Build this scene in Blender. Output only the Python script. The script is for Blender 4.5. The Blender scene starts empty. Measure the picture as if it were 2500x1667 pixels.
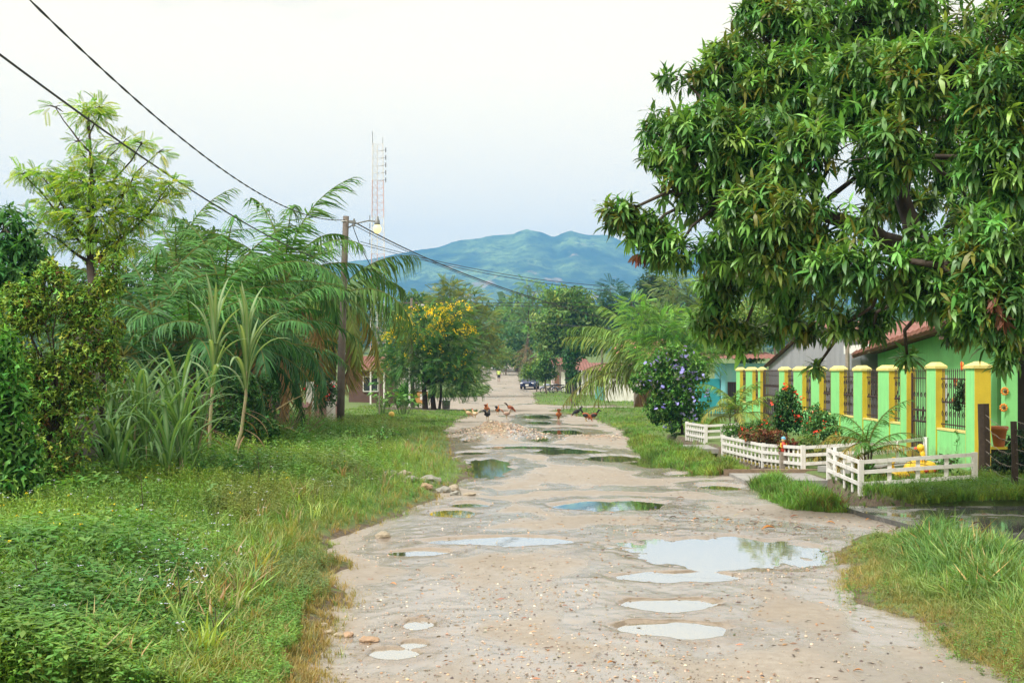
import bpy, bmesh, math, random
import numpy as np
from mathutils import Vector, Matrix

random.seed(7)
RNG = np.random.default_rng(11)
SC = bpy.context.scene
COL = SC.collection
R = math.radians

# ------------------------------------------------------------------ camera, sky, sun, exposure
F, HZ, CX, CH = 3000.0, 905.0, 1250.0, 2.3     # focal length in photo pixels, horizon row, centre column, camera height
cam = bpy.data.cameras.new('camera')
cam.sensor_width = 36.0
cam.lens = 36.0 * F / 2500.0
cam.shift_y = (HZ - 833.5) / 2500.0
cam.clip_start = 0.1
cam.clip_end = 20000
camo = bpy.data.objects.new('camera', cam)
camo.location = (0, 0, CH)
camo.rotation_euler = (R(90), 0, 0)
COL.objects.link(camo)
SC.camera = camo

SUN_EL, SUN_AZ = R(52), R(238)        # azimuth clockwise from +Y: behind the camera on the left
W = bpy.data.worlds.new('World')
SC.world = W
W.use_nodes = True
nt = W.node_tree
nt.nodes.clear()
wo = nt.nodes.new('ShaderNodeOutputWorld')
bg = nt.nodes.new('ShaderNodeBackground')
sky = nt.nodes.new('ShaderNodeTexSky')
sky.sky_type = 'NISHITA'
sky.sun_disc = False
sky.sun_elevation = SUN_EL
sky.sun_rotation = SUN_AZ
sky.dust_density = 2.0
geo = nt.nodes.new('ShaderNodeTexCoord')
mp = nt.nodes.new('ShaderNodeMapping')
mp.inputs['Scale'].default_value = (2.2, 2.2, 9.0)
cn = nt.nodes.new('ShaderNodeTexNoise')
cn.inputs['Scale'].default_value = 1.6
cn.inputs['Detail'].default_value = 5
cr = nt.nodes.new('ShaderNodeMapRange')          # cloud cover: nearly closed
cr.inputs['From Min'].default_value = 0.20
cr.inputs['From Max'].default_value = 0.42
cr.inputs['To Min'].default_value = 0.55
cr.inputs['To Max'].default_value = 1.0
ml = nt.nodes.new('ShaderNodeMix'); ml.data_type = 'RGBA'
ms = nt.nodes.new('ShaderNodeMix'); ms.data_type = 'RGBA'; ms.blend_type = 'MULTIPLY'
ms.inputs['Factor'].default_value = 1.0
CLOUD = (10.3, 9.1, 6.8, 1)
SKY_STRENGTH = 0.10
ml.inputs[7].default_value = CLOUD
nt.links.new(geo.outputs['Generated'], mp.inputs['Vector'])
nt.links.new(mp.outputs['Vector'], cn.inputs['Vector'])
nt.links.new(cn.outputs['Fac'], cr.inputs['Value'])
nt.links.new(cr.outputs['Result'], ml.inputs['Factor'])
nt.links.new(sky.outputs['Color'], ml.inputs[6])
nt.links.new(ml.outputs[2], bg.inputs['Color'])
bg.inputs['Strength'].default_value = SKY_STRENGTH
nt.links.new(bg.outputs['Background'], wo.inputs['Surface'])

sl = bpy.data.lights.new('sun', 'SUN')
sl.energy = 3.7
sl.angle = R(12)
sl.color = (1.0, 0.965, 0.90)
so = bpy.data.objects.new('sun', sl)
sd = Vector((math.sin(SUN_AZ) * math.cos(SUN_EL), math.cos(SUN_AZ) * math.cos(SUN_EL), math.sin(SUN_EL)))
so.rotation_euler = (-sd).to_track_quat('-Z', 'Y').to_euler()
so.location = sd * 200
COL.objects.link(so)

SC.view_settings.view_transform = 'Standard'
SC.view_settings.look = 'None'
SC.view_settings.exposure = 0.55
SC.view_settings.gamma = 1.0
SC.view_settings.use_curve_mapping = False
SC.render.engine = 'CYCLES'
SC.cycles.max_bounces = 6
SC.cycles.diffuse_bounces = 3
SC.cycles.glossy_bounces = 3
SC.cycles.transmission_bounces = 4
SC.cycles.transparent_max_bounces = 6
SC.cycles.volume_bounces = 1
SC.cycles.caustics_reflective = False
SC.cycles.caustics_refractive = False
SC.cycles.sample_clamp_indirect = 6
try:
    SC.cycles.use_denoising = True
    SC.cycles.denoiser = 'OPENIMAGEDENOISE'
except Exception:
    pass


# ------------------------------------------------------------------ photo measurements to metres
def gx(px, Y): return (px - CX) * Y / F
def gz(py, Y): return CH + (HZ - py) * Y / F
def gy(py, z=0.0): return (CH - z) * F / (py - HZ)
def P(px, py, Y): return Vector((gx(px, Y), Y, gz(py, Y)))


# ------------------------------------------------------------------ object helpers
def link(o): COL.objects.link(o); return o


def tag(o, label=None, cat=None, group=None, kind=None):
    if label: o['label'] = label
    if cat: o['category'] = cat
    if group: o['group'] = group
    if kind: o['kind'] = kind
    return o


def thing(name, label, cat, loc=(0, 0, 0), group=None, rz=0.0):
    o = bpy.data.objects.new(name, None)
    o.empty_display_size = 0.3
    o.location = loc
    o.rotation_euler = (0, 0, rz)
    link(o)
    return tag(o, label, cat, group)


def woff(p):
    v = Vector((0, 0, 0))
    while p is not None:
        v += Vector(p.location)
        p = p.parent
    return v


def copy_thing(root, loc=None, rz=None, label=None, group=None):
    def rec(o, par):
        c = o.copy()
        link(c)
        c.parent = par
        for k in [x for x in bpy.data.objects if x.parent == o and x is not c]:
            rec(k, c)
        return c
    c = root.copy()
    link(c)
    if loc is not None: c.location = loc
    if rz is not None: c.rotation_euler = (0, 0, rz)
    if label: c['label'] = label
    if group: c['group'] = group
    for k in list(root.children):
        d = k.copy(); link(d); d.parent = c
        for g in list(k.children):
            e = g.copy(); link(e); e.parent = d
    return c


def put(name, me, parent=None, loc=None, rot=None):
    o = bpy.data.objects.new(name, me)
    link(o)
    if parent is not None: o.parent = parent
    if loc is not None: o.location = loc
    if rot is not None: o.rotation_euler = rot
    return o


class MB:
    """collects shapes (world or local metres) for one mesh"""
    def __init__(s): s.v, s.f, s.m = [], [], []

    def raw(s, vs, fs, m=0):
        b = len(s.v)
        s.v += [tuple(x) for x in vs]
        for f in fs:
            s.f.append([b + i for i in f]); s.m.append(m)
        return s

    def box(s, c, d, m=0, rz=0.0, rot=None):
        hx, hy, hz = d[0] / 2, d[1] / 2, d[2] / 2
        M3 = rot if rot is not None else Matrix.Rotation(rz, 3, 'Z')
        C = Vector(c)
        vs = [C + M3 @ Vector((x, y, z)) for z in (-hz, hz) for y in (-hy, hy) for x in (-hx, hx)]
        return s.raw(vs, [(0, 2, 3, 1), (4, 5, 7, 6), (0, 1, 5, 4), (2, 6, 7, 3), (0, 4, 6, 2), (1, 3, 7, 5)], m)

    def bar(s, a, b, w, h, m=0):
        a, b = Vector(a), Vector(b)
        d = b - a
        q = d.to_track_quat('X', 'Z').to_matrix()
        return s.box((a + b) / 2, (d.length, w, h), m, rot=q)

    def tube(s, pts, r, n=6, m=0):
        pts = [Vector(p) for p in pts]
        k = len(pts)
        rr = r if isinstance(r, (list, tuple)) else [r] * k
        vs = []
        t0 = (pts[1] - pts[0]).normalized()
        u = t0.orthogonal().normalized()
        for i in range(k):
            t = (pts[min(i + 1, k - 1)] - pts[max(i - 1, 0)])
            t = t.normalized() if t.length > 1e-9 else t0
            u = (u - t * u.dot(t))
            u = u.normalized() if u.length > 1e-6 else t.orthogonal().normalized()
            w = t.cross(u)
            for j in range(n):
                a = 2 * math.pi * j / n
                vs.append(pts[i] + (u * math.cos(a) + w * math.sin(a)) * rr[i])
        fs = []
        for i in range(k - 1):
            for j in range(n):
                j2 = (j + 1) % n
                fs.append((i * n + j, i * n + j2, (i + 1) * n + j2, (i + 1) * n + j))
        fs.append(tuple(reversed(range(n))))
        fs.append(tuple((k - 1) * n + j for j in range(n)))
        return s.raw(vs, fs, m)

    def lathe(s, c, prof, n=12, m=0):
        C = Vector(c)
        vs, fs = [], []
        for (r, z) in prof:
            for j in range(n):
                a = 2 * math.pi * j / n
                vs.append(C + Vector((r * math.cos(a), r * math.sin(a), z)))
        for i in range(len(prof) - 1):
            for j in range(n):
                j2 = (j + 1) % n
                fs.append((i * n + j, i * n + j2, (i + 1) * n + j2, (i + 1) * n + j))
        fs.append(tuple(reversed(range(n))))
        fs.append(tuple((len(prof) - 1) * n + j for j in range(n)))
        return s.raw(vs, fs, m)

    def ell(s, c, r, m=0, nu=10, nv=6, rot=None):
        C = Vector(c)
        M3 = rot if rot is not None else Matrix.Identity(3)
        vs, fs = [], []
        for i in range(nv + 1):
            th = math.pi * i / nv
            for j in range(nu):
                a = 2 * math.pi * j / nu
                vs.append(C + M3 @ Vector((r[0] * math.sin(th) * math.cos(a), r[1] * math.sin(th) * math.sin(a), -r[2] * math.cos(th))))
        for i in range(nv):
            for j in range(nu):
                j2 = (j + 1) % nu
                if i == 0: fs.append((j, nu + j2, nu + j))
                elif i == nv - 1: fs.append((i * nu + j, i * nu + j2, (i + 1) * nu + j))
                else: fs.append((i * nu + j, i * nu + j2, (i + 1) * nu + j2, (i + 1) * nu + j))
        return s.raw(vs, fs, m)

    def prism(s, poly, z0, z1, m=0):
        n = len(poly)
        vs = [(p[0], p[1], z0) for p in poly] + [(p[0], p[1], z1) for p in poly]
        fs = [tuple(reversed(range(n))), tuple(range(n, 2 * n))]
        for j in range(n):
            j2 = (j + 1) % n
            fs.append((j, j2, n + j2, n + j))
        return s.raw(vs, fs, m)

    def wavy(s, o, u, v, n, amp, m=0, th=0.01):
        """corrugated sheet: o origin, u along the waves' repeat, v along the grooves"""
        o, u, v = Vector(o), Vector(u), Vector(v)
        nn = u.cross(v).normalized()
        vs, fs = [], []
        k = n * 4
        for i in range(k + 1):
            a = amp * math.sin(2 * math.pi * i / 4.0)
            p = o + u * (i / k) + nn * a
            vs += [p, p + v, p - nn * th, p + v - nn * th]
        for i in range(k):
            a, b = i * 4, (i + 1) * 4
            fs += [(a, b, b + 1, a + 1), (a + 2, a + 3, b + 3, b + 2), (a, a + 2, b + 2, b), (a + 1, b + 1, b + 3, a + 3)]
        fs += [(0, 1, 3, 2), (k * 4, k * 4 + 2, k * 4 + 3, k * 4 + 1)]
        return s.raw(vs, fs, m)

    def mesh(s, name, mats, off=None, smooth=False):
        me = bpy.data.meshes.new(name)
        vs = s.v if off is None else [(a - off[0], b - off[1], c - off[2]) for a, b, c in s.v]
        me.from_pydata(vs, [], s.f)
        if not isinstance(mats, (list, tuple)): mats = [mats]
        for x in mats: me.materials.append(x)
        if len(mats) > 1: me.polygons.foreach_set('material_index', s.m)
        if smooth: me.polygons.foreach_set('use_smooth', [True] * len(s.f))
        me.update()
        return me

    def build(s, name, mats, parent=None, smooth=False, local=False):
        off = woff(parent) if (parent is not None and not local) else None
        return put(name, s.mesh(name, mats, off, smooth), parent)


# ------------------------------------------------------------------ materials
_mats = {}


def M(name, c, rough=0.7, var=0.15, scale=5.0, bump=0.0, bscale=40.0, metal=0.0, spec=0.4, c2=None, emit=None, dirt=None, mud=False):
    if name in _mats: return _mats[name]
    m = bpy.data.materials.new(name)
    m.use_nodes = True
    t = m.node_tree
    b = t.nodes['Principled BSDF']
    tc = t.nodes.new('ShaderNodeTexCoord')
    nz = t.nodes.new('ShaderNodeTexNoise')
    nz.inputs['Scale'].default_value = scale
    nz.inputs['Detail'].default_value = 6
    nz.inputs['Roughness'].default_value = 0.65
    rp = t.nodes.new('ShaderNodeMapRange')
    rp.inputs['From Min'].default_value = 0.3
    rp.inputs['From Max'].default_value = 0.7
    mx = t.nodes.new('ShaderNodeMix'); mx.data_type = 'RGBA'
    if c2 is None: c2 = tuple(min(1, x * (1 + var)) for x in c); c1 = tuple(x * (1 - var) for x in c)
    else: c1 = c
    mx.inputs[6].default_value = (*c1, 1)
    mx.inputs[7].default_value = (*c2, 1)
    t.links.new(tc.outputs['Object'], nz.inputs['Vector'])
    t.links.new(nz.outputs['Fac'], rp.inputs['Value'])
    t.links.new(rp.outputs['Result'], mx.inputs['Factor'])
    outc = mx.outputs[2]
    if dirt:                                           # blotches of grime with an irregular outline
        n2 = t.nodes.new('ShaderNodeTexNoise'); n2.inputs['Scale'].default_value = dirt[1]; n2.inputs['Detail'].default_value = 8
        mp2 = t.nodes.new('ShaderNodeMapping'); mp2.inputs['Scale'].default_value = (1, 1, 0.3)
        t.links.new(tc.outputs['Object'], mp2.inputs['Vector'])
        r2 = t.nodes.new('ShaderNodeMapRange'); r2.inputs['From Min'].default_value = 0.52; r2.inputs['From Max'].default_value = 0.75
        r2.inputs['To Max'].default_value = dirt[2]
        m2 = t.nodes.new('ShaderNodeMix'); m2.data_type = 'RGBA'
        t.links.new(mp2.outputs['Vector'], n2.inputs['Vector'])
        t.links.new(n2.outputs['Fac'], r2.inputs['Value'])
        t.links.new(r2.outputs['Result'], m2.inputs['Factor'])
        t.links.new(outc, m2.inputs[6]); m2.inputs[7].default_value = (*dirt[0], 1)
        outc = m2.outputs[2]
    if mud:                                            # splashed earth along the foot, streaks from the top
        sx = t.nodes.new('ShaderNodeSeparateXYZ'); t.links.new(tc.outputs['Object'], sx.inputs['Vector'])
        n3 = t.nodes.new('ShaderNodeTexNoise'); n3.inputs['Scale'].default_value = 7; n3.inputs['Detail'].default_value = 7
        t.links.new(tc.outputs['Object'], n3.inputs['Vector'])
        ad = t.nodes.new('ShaderNodeMath'); ad.operation = 'MULTIPLY_ADD'; ad.inputs[1].default_value = -.9
        t.links.new(n3.outputs['Fac'], ad.inputs[0]); t.links.new(sx.outputs['Z'], ad.inputs[2])
        r3 = t.nodes.new('ShaderNodeMapRange'); r3.inputs['From Min'].default_value = .15; r3.inputs['From Max'].default_value = -.4; r3.inputs['To Max'].default_value = .6
        t.links.new(ad.outputs[0], r3.inputs['Value'])
        m3 = t.nodes.new('ShaderNodeMix'); m3.data_type = 'RGBA'
        t.links.new(r3.outputs['Result'], m3.inputs['Factor']); t.links.new(outc, m3.inputs[6]); m3.inputs[7].default_value = (.20, .19, .11, 1)
        outc = m3.outputs[2]
        n4 = t.nodes.new('ShaderNodeTexNoise'); n4.inputs['Scale'].default_value = 9; n4.inputs['Detail'].default_value = 4
        mp4 = t.nodes.new('ShaderNodeMapping'); mp4.inputs['Scale'].default_value = (1, 1, .06)
        t.links.new(tc.outputs['Object'], mp4.inputs['Vector']); t.links.new(mp4.outputs['Vector'], n4.inputs['Vector'])
        r4 = t.nodes.new('ShaderNodeMapRange'); r4.inputs['From Min'].default_value = .55; r4.inputs['From Max'].default_value = .8; r4.inputs['To Max'].default_value = .35
        t.links.new(n4.outputs['Fac'], r4.inputs['Value'])
        m4 = t.nodes.new('ShaderNodeMix'); m4.data_type = 'RGBA'
        t.links.new(r4.outputs['Result'], m4.inputs['Factor']); t.links.new(outc, m4.inputs[6]); m4.inputs[7].default_value = (.16, .24, .12, 1)
        outc = m4.outputs[2]
    t.links.new(outc, b.inputs['Base Color'])
    b.inputs['Roughness'].default_value = rough
    b.inputs['Metallic'].default_value = metal
    b.inputs['Specular IOR Level'].default_value = spec
    if bump > 0:
        nb = t.nodes.new('ShaderNodeTexNoise'); nb.inputs['Scale'].default_value = bscale; nb.inputs['Detail'].default_value = 5
        bp = t.nodes.new('ShaderNodeBump'); bp.inputs['Strength'].default_value = bump; bp.inputs['Distance'].default_value = 0.02
        t.links.new(tc.outputs['Object'], nb.inputs['Vector'])
        t.links.new(nb.outputs['Fac'], bp.inputs['Height'])
        t.links.new(bp.outputs['Normal'], b.inputs['Normal'])
    if emit:
        b.inputs['Emission Color'].default_value = (*emit[0], 1)
        b.inputs['Emission Strength'].default_value = emit[1]
    _mats[name] = m
    return m


def leafmat(name, rough=0.45, transl=0.28, spec=0.45):
    if name in _mats: return _mats[name]
    m = bpy.data.materials.new(name)
    m.use_nodes = True
    t = m.node_tree
    b = t.nodes['Principled BSDF']
    out = t.nodes['Material Output']
    a = t.nodes.new('ShaderNodeAttribute'); a.attribute_name = 'Col'
    b.inputs['Roughness'].default_value = rough
    b.inputs['Specular IOR Level'].default_value = spec
    t.links.new(a.outputs['Color'], b.inputs['Base Color'])
    tr = t.nodes.new('ShaderNodeBsdfTranslucent')
    hs = t.nodes.new('ShaderNodeMix'); hs.data_type = 'RGBA'; hs.blend_type = 'MULTIPLY'
    hs.inputs['Factor'].default_value = 1.0
    hs.inputs[7].default_value = (1.5, 1.35, 0.6, 1)
    t.links.new(a.outputs['Color'], hs.inputs[6])
    t.links.new(hs.outputs[2], tr.inputs['Color'])
    mx = t.nodes.new('ShaderNodeMixShader'); mx.inputs['Fac'].default_value = transl
    t.links.new(b.outputs['BSDF'], mx.inputs[1])
    t.links.new(tr.outputs['BSDF'], mx.inputs[2])
    t.links.new(mx.outputs['Shader'], out.inputs['Surface'])
    _mats[name] = m
    return m


LEAF = leafmat('leaf_soft', 0.55, 0.30, 0.35)
GLOSS = leafmat('leaf_glossy', 0.42, 0.26, 0.45)
FROND = leafmat('palm_frond', 0.5, 0.25, 0.22)
GRASSM = leafmat('grass_blade', 0.5, 0.35, 0.35)
PETAL = leafmat('petal', 0.6, 0.3, 0.2)
BARK = M('bark', (0.13, 0.10, 0.075), 0.9, 0.35, 6, 0.6, 30)
BARKD = M('bark_dark', (0.055, 0.042, 0.033), 0.9, 0.35, 6, 0.6, 30)

# ------------------------------------------------------------------ leaf scattering (real geometry, numpy)
def tmpl(vs, faces):
    return (np.array(vs, float), np.array([i for f in faces for i in f], int), np.array([len(f) for f in faces], int))

# local axes: x across, y along, z up
T_LEAF = tmpl([(0, 0, 0), (.5, .42, .05), (0, 1, -.12), (-.5, .42, .05), (0, .45, -.04)], [(0, 1, 4), (4, 1, 2), (0, 4, 3), (4, 3, 2)])
T_LONG = tmpl([(0, 0, 0), (-.5, .35, .02), (.5, .35, .02), (-.36, .72, -.08), (.36, .72, -.08), (0, 1, -.26)], [(0, 2, 1), (1, 2, 4, 3), (3, 4, 5)])
T_QUAD = tmpl([(0, 0, 0), (.5, .5, .0), (0, 1, -.1), (-.5, .5, .0)], [(0, 1, 2, 3)])
T_BLADE = tmpl([(-.5, 0, 0), (.5, 0, 0), (-.4, .5, -.05), (.4, .5, -.05), (0, 1, -.28)], [(0, 1, 3, 2), (2, 3, 4)])
def _feather(k, wl, ang=0.9):
    vs, fs = [], []
    for i in range(k):
        y = 0.12 + 0.85 * i / (k - 1)
        L = wl * (0.6 + 0.4 * math.sin(math.pi * (0.15 + 0.75 * i / (k - 1))))
        z = -0.25 * y * y
        w = 0.42 / k
        for sgn in (-1, 1):
            b = len(vs)
            dx, dy = math.sin(ang), math.cos(ang)
            vs += [(0, y, z), (sgn * (L * .5 * dx) , y + L * .5 * dy - w, z + .01), (sgn * L * dx, y + L * dy, z - .06), (sgn * (L * .5 * dx), y + L * .5 * dy + w, z + .01)]
            fs.append((b, b + 1, b + 2, b + 3))
    return tmpl(vs, fs)
T_FEATHER = _feather(7, 0.33)
T_FINE = _feather(9, 0.24)
def _clump(n, seed):
    r = random.Random(seed)
    vs, fs = [], []
    for i in range(n):
        d = Vector((r.gauss(0, 1), r.gauss(0, 1), r.gauss(0, .7))).normalized()
        o = d * r.uniform(0.05, 0.55)
        d2 = (d + Vector((r.gauss(0, .6), r.gauss(0, .6), r.gauss(-.2, .5)))).normalized()
        x = d2.orthogonal().normalized() * 0.5
        b = len(vs); L = r.uniform(.4, .7); wd = r.uniform(.3, .5)
        vs += [o, o + d2 * L * .45 + x * wd * .6, o + d2 * L, o + d2 * L * .45 - x * wd * .6]
        fs.append((b, b + 1, b + 2, b + 3))
    return tmpl(vs, fs)
T_CLUMPS = [_clump(6, i) for i in range(4)]
def _weed(n, seed, lw=0.24, ll=0.24):
    r = random.Random(seed)
    vs, fs = [], []
    vs += [(-.012, 0, 0), (.012, 0, 0), (.006, 0, .95), (-.006, 0, .95)]
    fs.append((0, 1, 2, 3))
    for i in range(n):
        z = .15 + .85 * i / (n - 1)
        a = i * 2.4 + r.uniform(-.4, .4)
        el = r.uniform(-.1, .7)
        d = Vector((math.cos(a) * math.cos(el), math.sin(a) * math.cos(el), math.sin(el)))
        s_ = Vector((-math.sin(a), math.cos(a), r.uniform(-.3, .3)))
        L = ll * r.uniform(.7, 1.2) * (1.1 - .5 * (i / n)); w = lw * L * r.uniform(.8, 1.3)
        o = Vector((r.uniform(-.03, .03), r.uniform(-.03, .03), z))
        b = len(vs)
        vs += [o, o + d * L * .45 + s_ * w, o + d * L + Vector((0, 0, -.12 * L)), o + d * L * .45 - s_ * w]
        fs.append((b, b + 1, b + 2, b + 3))
    return tmpl(vs, fs)
T_WEEDS = [_weed(12, 3), _weed(14, 5, .17, .3), _weed(11, 9, .32, .21), _weed(15, 12, .15, .25)]
def _tuft(n, seed, spread=0.55):
    r = random.Random(seed)
    vs, fs = [], []
    for i in range(n):
        a = r.uniform(0, 6.283)
        lean = r.uniform(.1, spread)
        dx, dy = math.cos(a), math.sin(a)
        o = Vector((r.gauss(0, .07), r.gauss(0, .07), 0))
        h = r.uniform(.6, 1.0); w = r.uniform(.025, .04)
        s_ = Vector((-dy, dx, 0)) * w
        m1 = o + Vector((dx * lean * .35 * h, dy * lean * .35 * h, h * .6))
        tp = o + Vector((dx * lean * h, dy * lean * h, h * r.uniform(.75, 1)))
        b = len(vs)
        vs += [o - s_ * .7, o + s_ * .7, m1 + s_ * .6, m1 - s_ * .6, tp]
        fs += [(b, b + 1, b + 2, b + 3), (b + 3, b + 2, b + 4)]
    return tmpl(vs, fs)
T_TUFTS = [_tuft(7, 1), _tuft(8, 2, .8), _tuft(6, 4, .4), _tuft(9, 8, 1.0)]
T_FLOWER = tmpl([(0, 0, 0), (.5, .1, .25), (.35, .5, .3), (0, .55, .2), (-.5, .1, .25), (-.35, -.45, .3), (.3, -.5, .28), (0, 0, .12)],
                [(7, 1, 2), (7, 2, 3), (7, 4, 5), (7, 5, 6), (7, 6, 1), (7, 3, 4)])


class Leaves:
    def __init__(s): s.V, s.L, s.S, s.C, s.n = [], [], [], [], 0

    def add(s, T, pos, X, Y, Z, sc, col):
        tv, tl, ts = T
        pos = np.asarray(pos, float); N = len(pos)
        if N == 0: return s
        sc = np.asarray(sc, float)
        if sc.ndim == 1: sc = np.repeat(sc[:, None], 3, 1)
        k = len(tv)
        lv = tv[None] * sc[:, None, :]
        w = pos[:, None] + lv[..., 0:1] * X[:, None] + lv[..., 1:2] * Y[:, None] + lv[..., 2:3] * Z[:, None]
        s.V.append(w.reshape(-1, 3))
        s.L.append((s.n + (np.arange(N) * k)[:, None] + tl[None]).ravel())
        s.S.append(np.tile(ts, N))
        s.C.append(np.repeat(np.asarray(col, float), k, 0))
        s.n += N * k
        return s

    def mesh(s, name, mat, off=(0, 0, 0)):
        me = bpy.data.meshes.new(name)
        V = np.concatenate(s.V) - np.array(off)[None]
        L = np.concatenate(s.L).astype(np.int32); S = np.concatenate(s.S).astype(np.int32)
        C = np.concatenate(s.C)
        me.vertices.add(len(V)); me.vertices.foreach_set('co', V.astype(np.float32).ravel())
        me.loops.add(len(L)); me.loops.foreach_set('vertex_index', L)
        me.polygons.add(len(S))
        st = np.concatenate([[0], np.cumsum(S)[:-1]]).astype(np.int32)
        me.polygons.foreach_set('loop_start', st)
        me.polygons.foreach_set('loop_total', S)
        me.update(calc_edges=True)
        at = me.color_attributes.new('Col', 'FLOAT_COLOR', 'POINT')
        at.data.foreach_set('color', np.concatenate([np.clip(C, 0, 1), np.ones((len(C), 1))], 1).astype(np.float32).ravel())
        me.materials.append(mat)
        return me

    def build(s, name, mat, parent=None, kind=None):
        off = woff(parent) if parent is not None else (0, 0, 0)
        o = put(name, s.mesh(name, mat, off), parent)
        if kind: o['kind'] = kind
        return o


def nrm(a): return a / np.maximum(np.linalg.norm(a, axis=1, keepdims=True), 1e-9)


def frames(d, up=None, rng=RNG, roll=0.5):
    """leaf axes from the direction each leaf points in"""
    N = len(d)
    d = nrm(d)
    u = np.tile(np.array([0, 0, 1.0]), (N, 1)) if up is None else up
    u = u + rng.normal(0, roll, (N, 3))
    X = nrm(np.cross(d, u))
    Z = np.cross(X, d)
    return X, d, Z


FOL = 1.6
def cols(base, N, rng=RNG, v=0.22, hue=0.12, alt=None, p_alt=0.0):
    """each leaf its own shade of the plant's colour"""
    base = np.asarray(base, float)
    if base.ndim == 1: base = base[None]
    c = base[rng.integers(0, len(base), N)]
    c = FOL * c * (1 + rng.normal(0, v, (N, 1))).clip(.35, 1.9)
    c = c * (1 + rng.normal(0, hue, (N, 3)) * np.array([1.2, .4, .8]))
    if alt is not None and p_alt > 0:
        a = np.asarray(alt, float)
        if a.ndim == 1: a = a[None]
        k = rng.random(N) < p_alt
        c[k] = a[rng.integers(0, len(a), k.sum())] * (1 + rng.normal(0, .2, (k.sum(), 1)))
    return c.clip(0.002, 1)


# ------------------------------------------------------------------ terrain
def vn(x, y, seed=0.0):
    x = np.asarray(x, float); y = np.asarray(y, float)
    xi, yi = np.floor(x), np.floor(y)
    fx, fy = x - xi, y - yi
    fx = fx * fx * (3 - 2 * fx); fy = fy * fy * (3 - 2 * fy)
    def h(a, b):
        s = np.sin(a * 127.1 + b * 311.7 + seed * 74.7) * 43758.5453
        return s - np.floor(s)
    return (h(xi, yi) * (1 - fx) + h(xi + 1, yi) * fx) * (1 - fy) + (h(xi, yi + 1) * (1 - fx) + h(xi + 1, yi + 1) * fx) * fy


def fbm(x, y, seed=0.0, o=4):
    r, a, t = 0, 1.0, 0
    for i in range(o):
        r = r + a * vn(x * 2 ** i, y * 2 ** i, seed + i * 3.3); t += a; a *= .5
    return r / t


def sstep(a, b, x):
    t = np.clip((x - a) / (b - a), 0, 1)
    return t * t * (3 - 2 * t)


def base(Y):
    Y = np.asarray(Y, float)
    d = np.clip(Y - 120, 0, 80)
    z = 0.0005 * d * d
    return z + np.clip(Y - 200, 0, 250) * 0.03


EL = [(-60, -1.5), (5, -1.45), (9, -1.45), (11.6, -1.57), (13.4, -1.7), (15, -1.95), (17, -2.2), (17.9, -1.95), (19.4, -1.52), (21.2, -1.13), (23.4, -1.05), (26, -.82),
      (28.5, -.9), (32, -1.3), (35.4, -1.65), (44.5, -2.1), (49.3, -2.5), (55, -2.5), (61, -2.2), (69.5, -1.6), (72, -3.0), (76, -7.5), (96, -8.5),
      (104, -6), (110, -2.6), (140, -2.3), (150, -2.6), (157, -3.6), (195, -4.6), (260, -5), (5000, -5)]
ER = [(-60, 3.6), (9, 3.55), (10.6, 3.5), (12, 3.35), (14.2, 3.6), (15.5, 3.87), (16.8, 4.3), (17.4, 5.6), (19.9, 5.6), (20.3, 4.7), (22.5, 4.69), (24.6, 4.83),
      (25.2, 5.1), (26.6, 5.1), (27, 4.4), (29.4, 3.7), (32.4, 3.5), (35.4, 3.66), (44.5, 4.15), (49, 4.1), (55, 3.85), (60, 3.7), (65.7, 2.63), (70, 2.1),
      (73, 5.0), (75, 9), (79, 9), (81, 3.2), (84, 1.6), (109, 1.75), (128, 2.1), (132, 4.5), (148, 5), (153, 1.2), (165, .7), (195, .6), (260, .5), (5000, .5)]
ELa, ERa = np.array(EL), np.array(ER)
def edgeL(Y): return np.interp(Y, ELa[:, 0], ELa[:, 1]) + (fbm(np.asarray(Y) * .9, 3.1, 1) - .5) * .7
def edgeR(Y): return np.interp(Y, ERa[:, 0], ERa[:, 1]) + (fbm(np.asarray(Y) * .9, 9.7, 2) - .5) * .6
def ditch(Y): return 5.4 + (34.5 - Y) * 0.0486


def ground(x, y):
    x = np.asarray(x, float); y = np.asarray(y, float)
    d = np.maximum(edgeL(y) - x, x - edgeR(y))                      # >0 outside the road
    d = d + (fbm(x * 2.2, y * 2.2, 5) - .5) * .35
    g = -0.12 + sstep(-.3, .5, d) * 0.19
    g = g + sstep(.5, 3.5, d) * .10 * sstep(140, 80, y)
    g = g + (fbm(x * .8, y * .8, 6) - .5) * .10 * sstep(.2, 1.5, d)
    xd = ditch(y)
    dd = np.abs(x - xd) + (fbm(x * 1.5, y * 1.5, 8) - .5) * .2
    cut = sstep(.62, .38, dd) * sstep(46, 42, y) * sstep(4, 7, y)
    g = g * (1 - cut) + (-.78) * cut
    g = np.where((x > 5.2) & (y > 16.3) & (y < 20.35) & (cut < .5), np.minimum(g, -.12), g)
    return g + base(y)


def G(x, y): return float(ground(np.array([x]), np.array([y]))[0])


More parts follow.
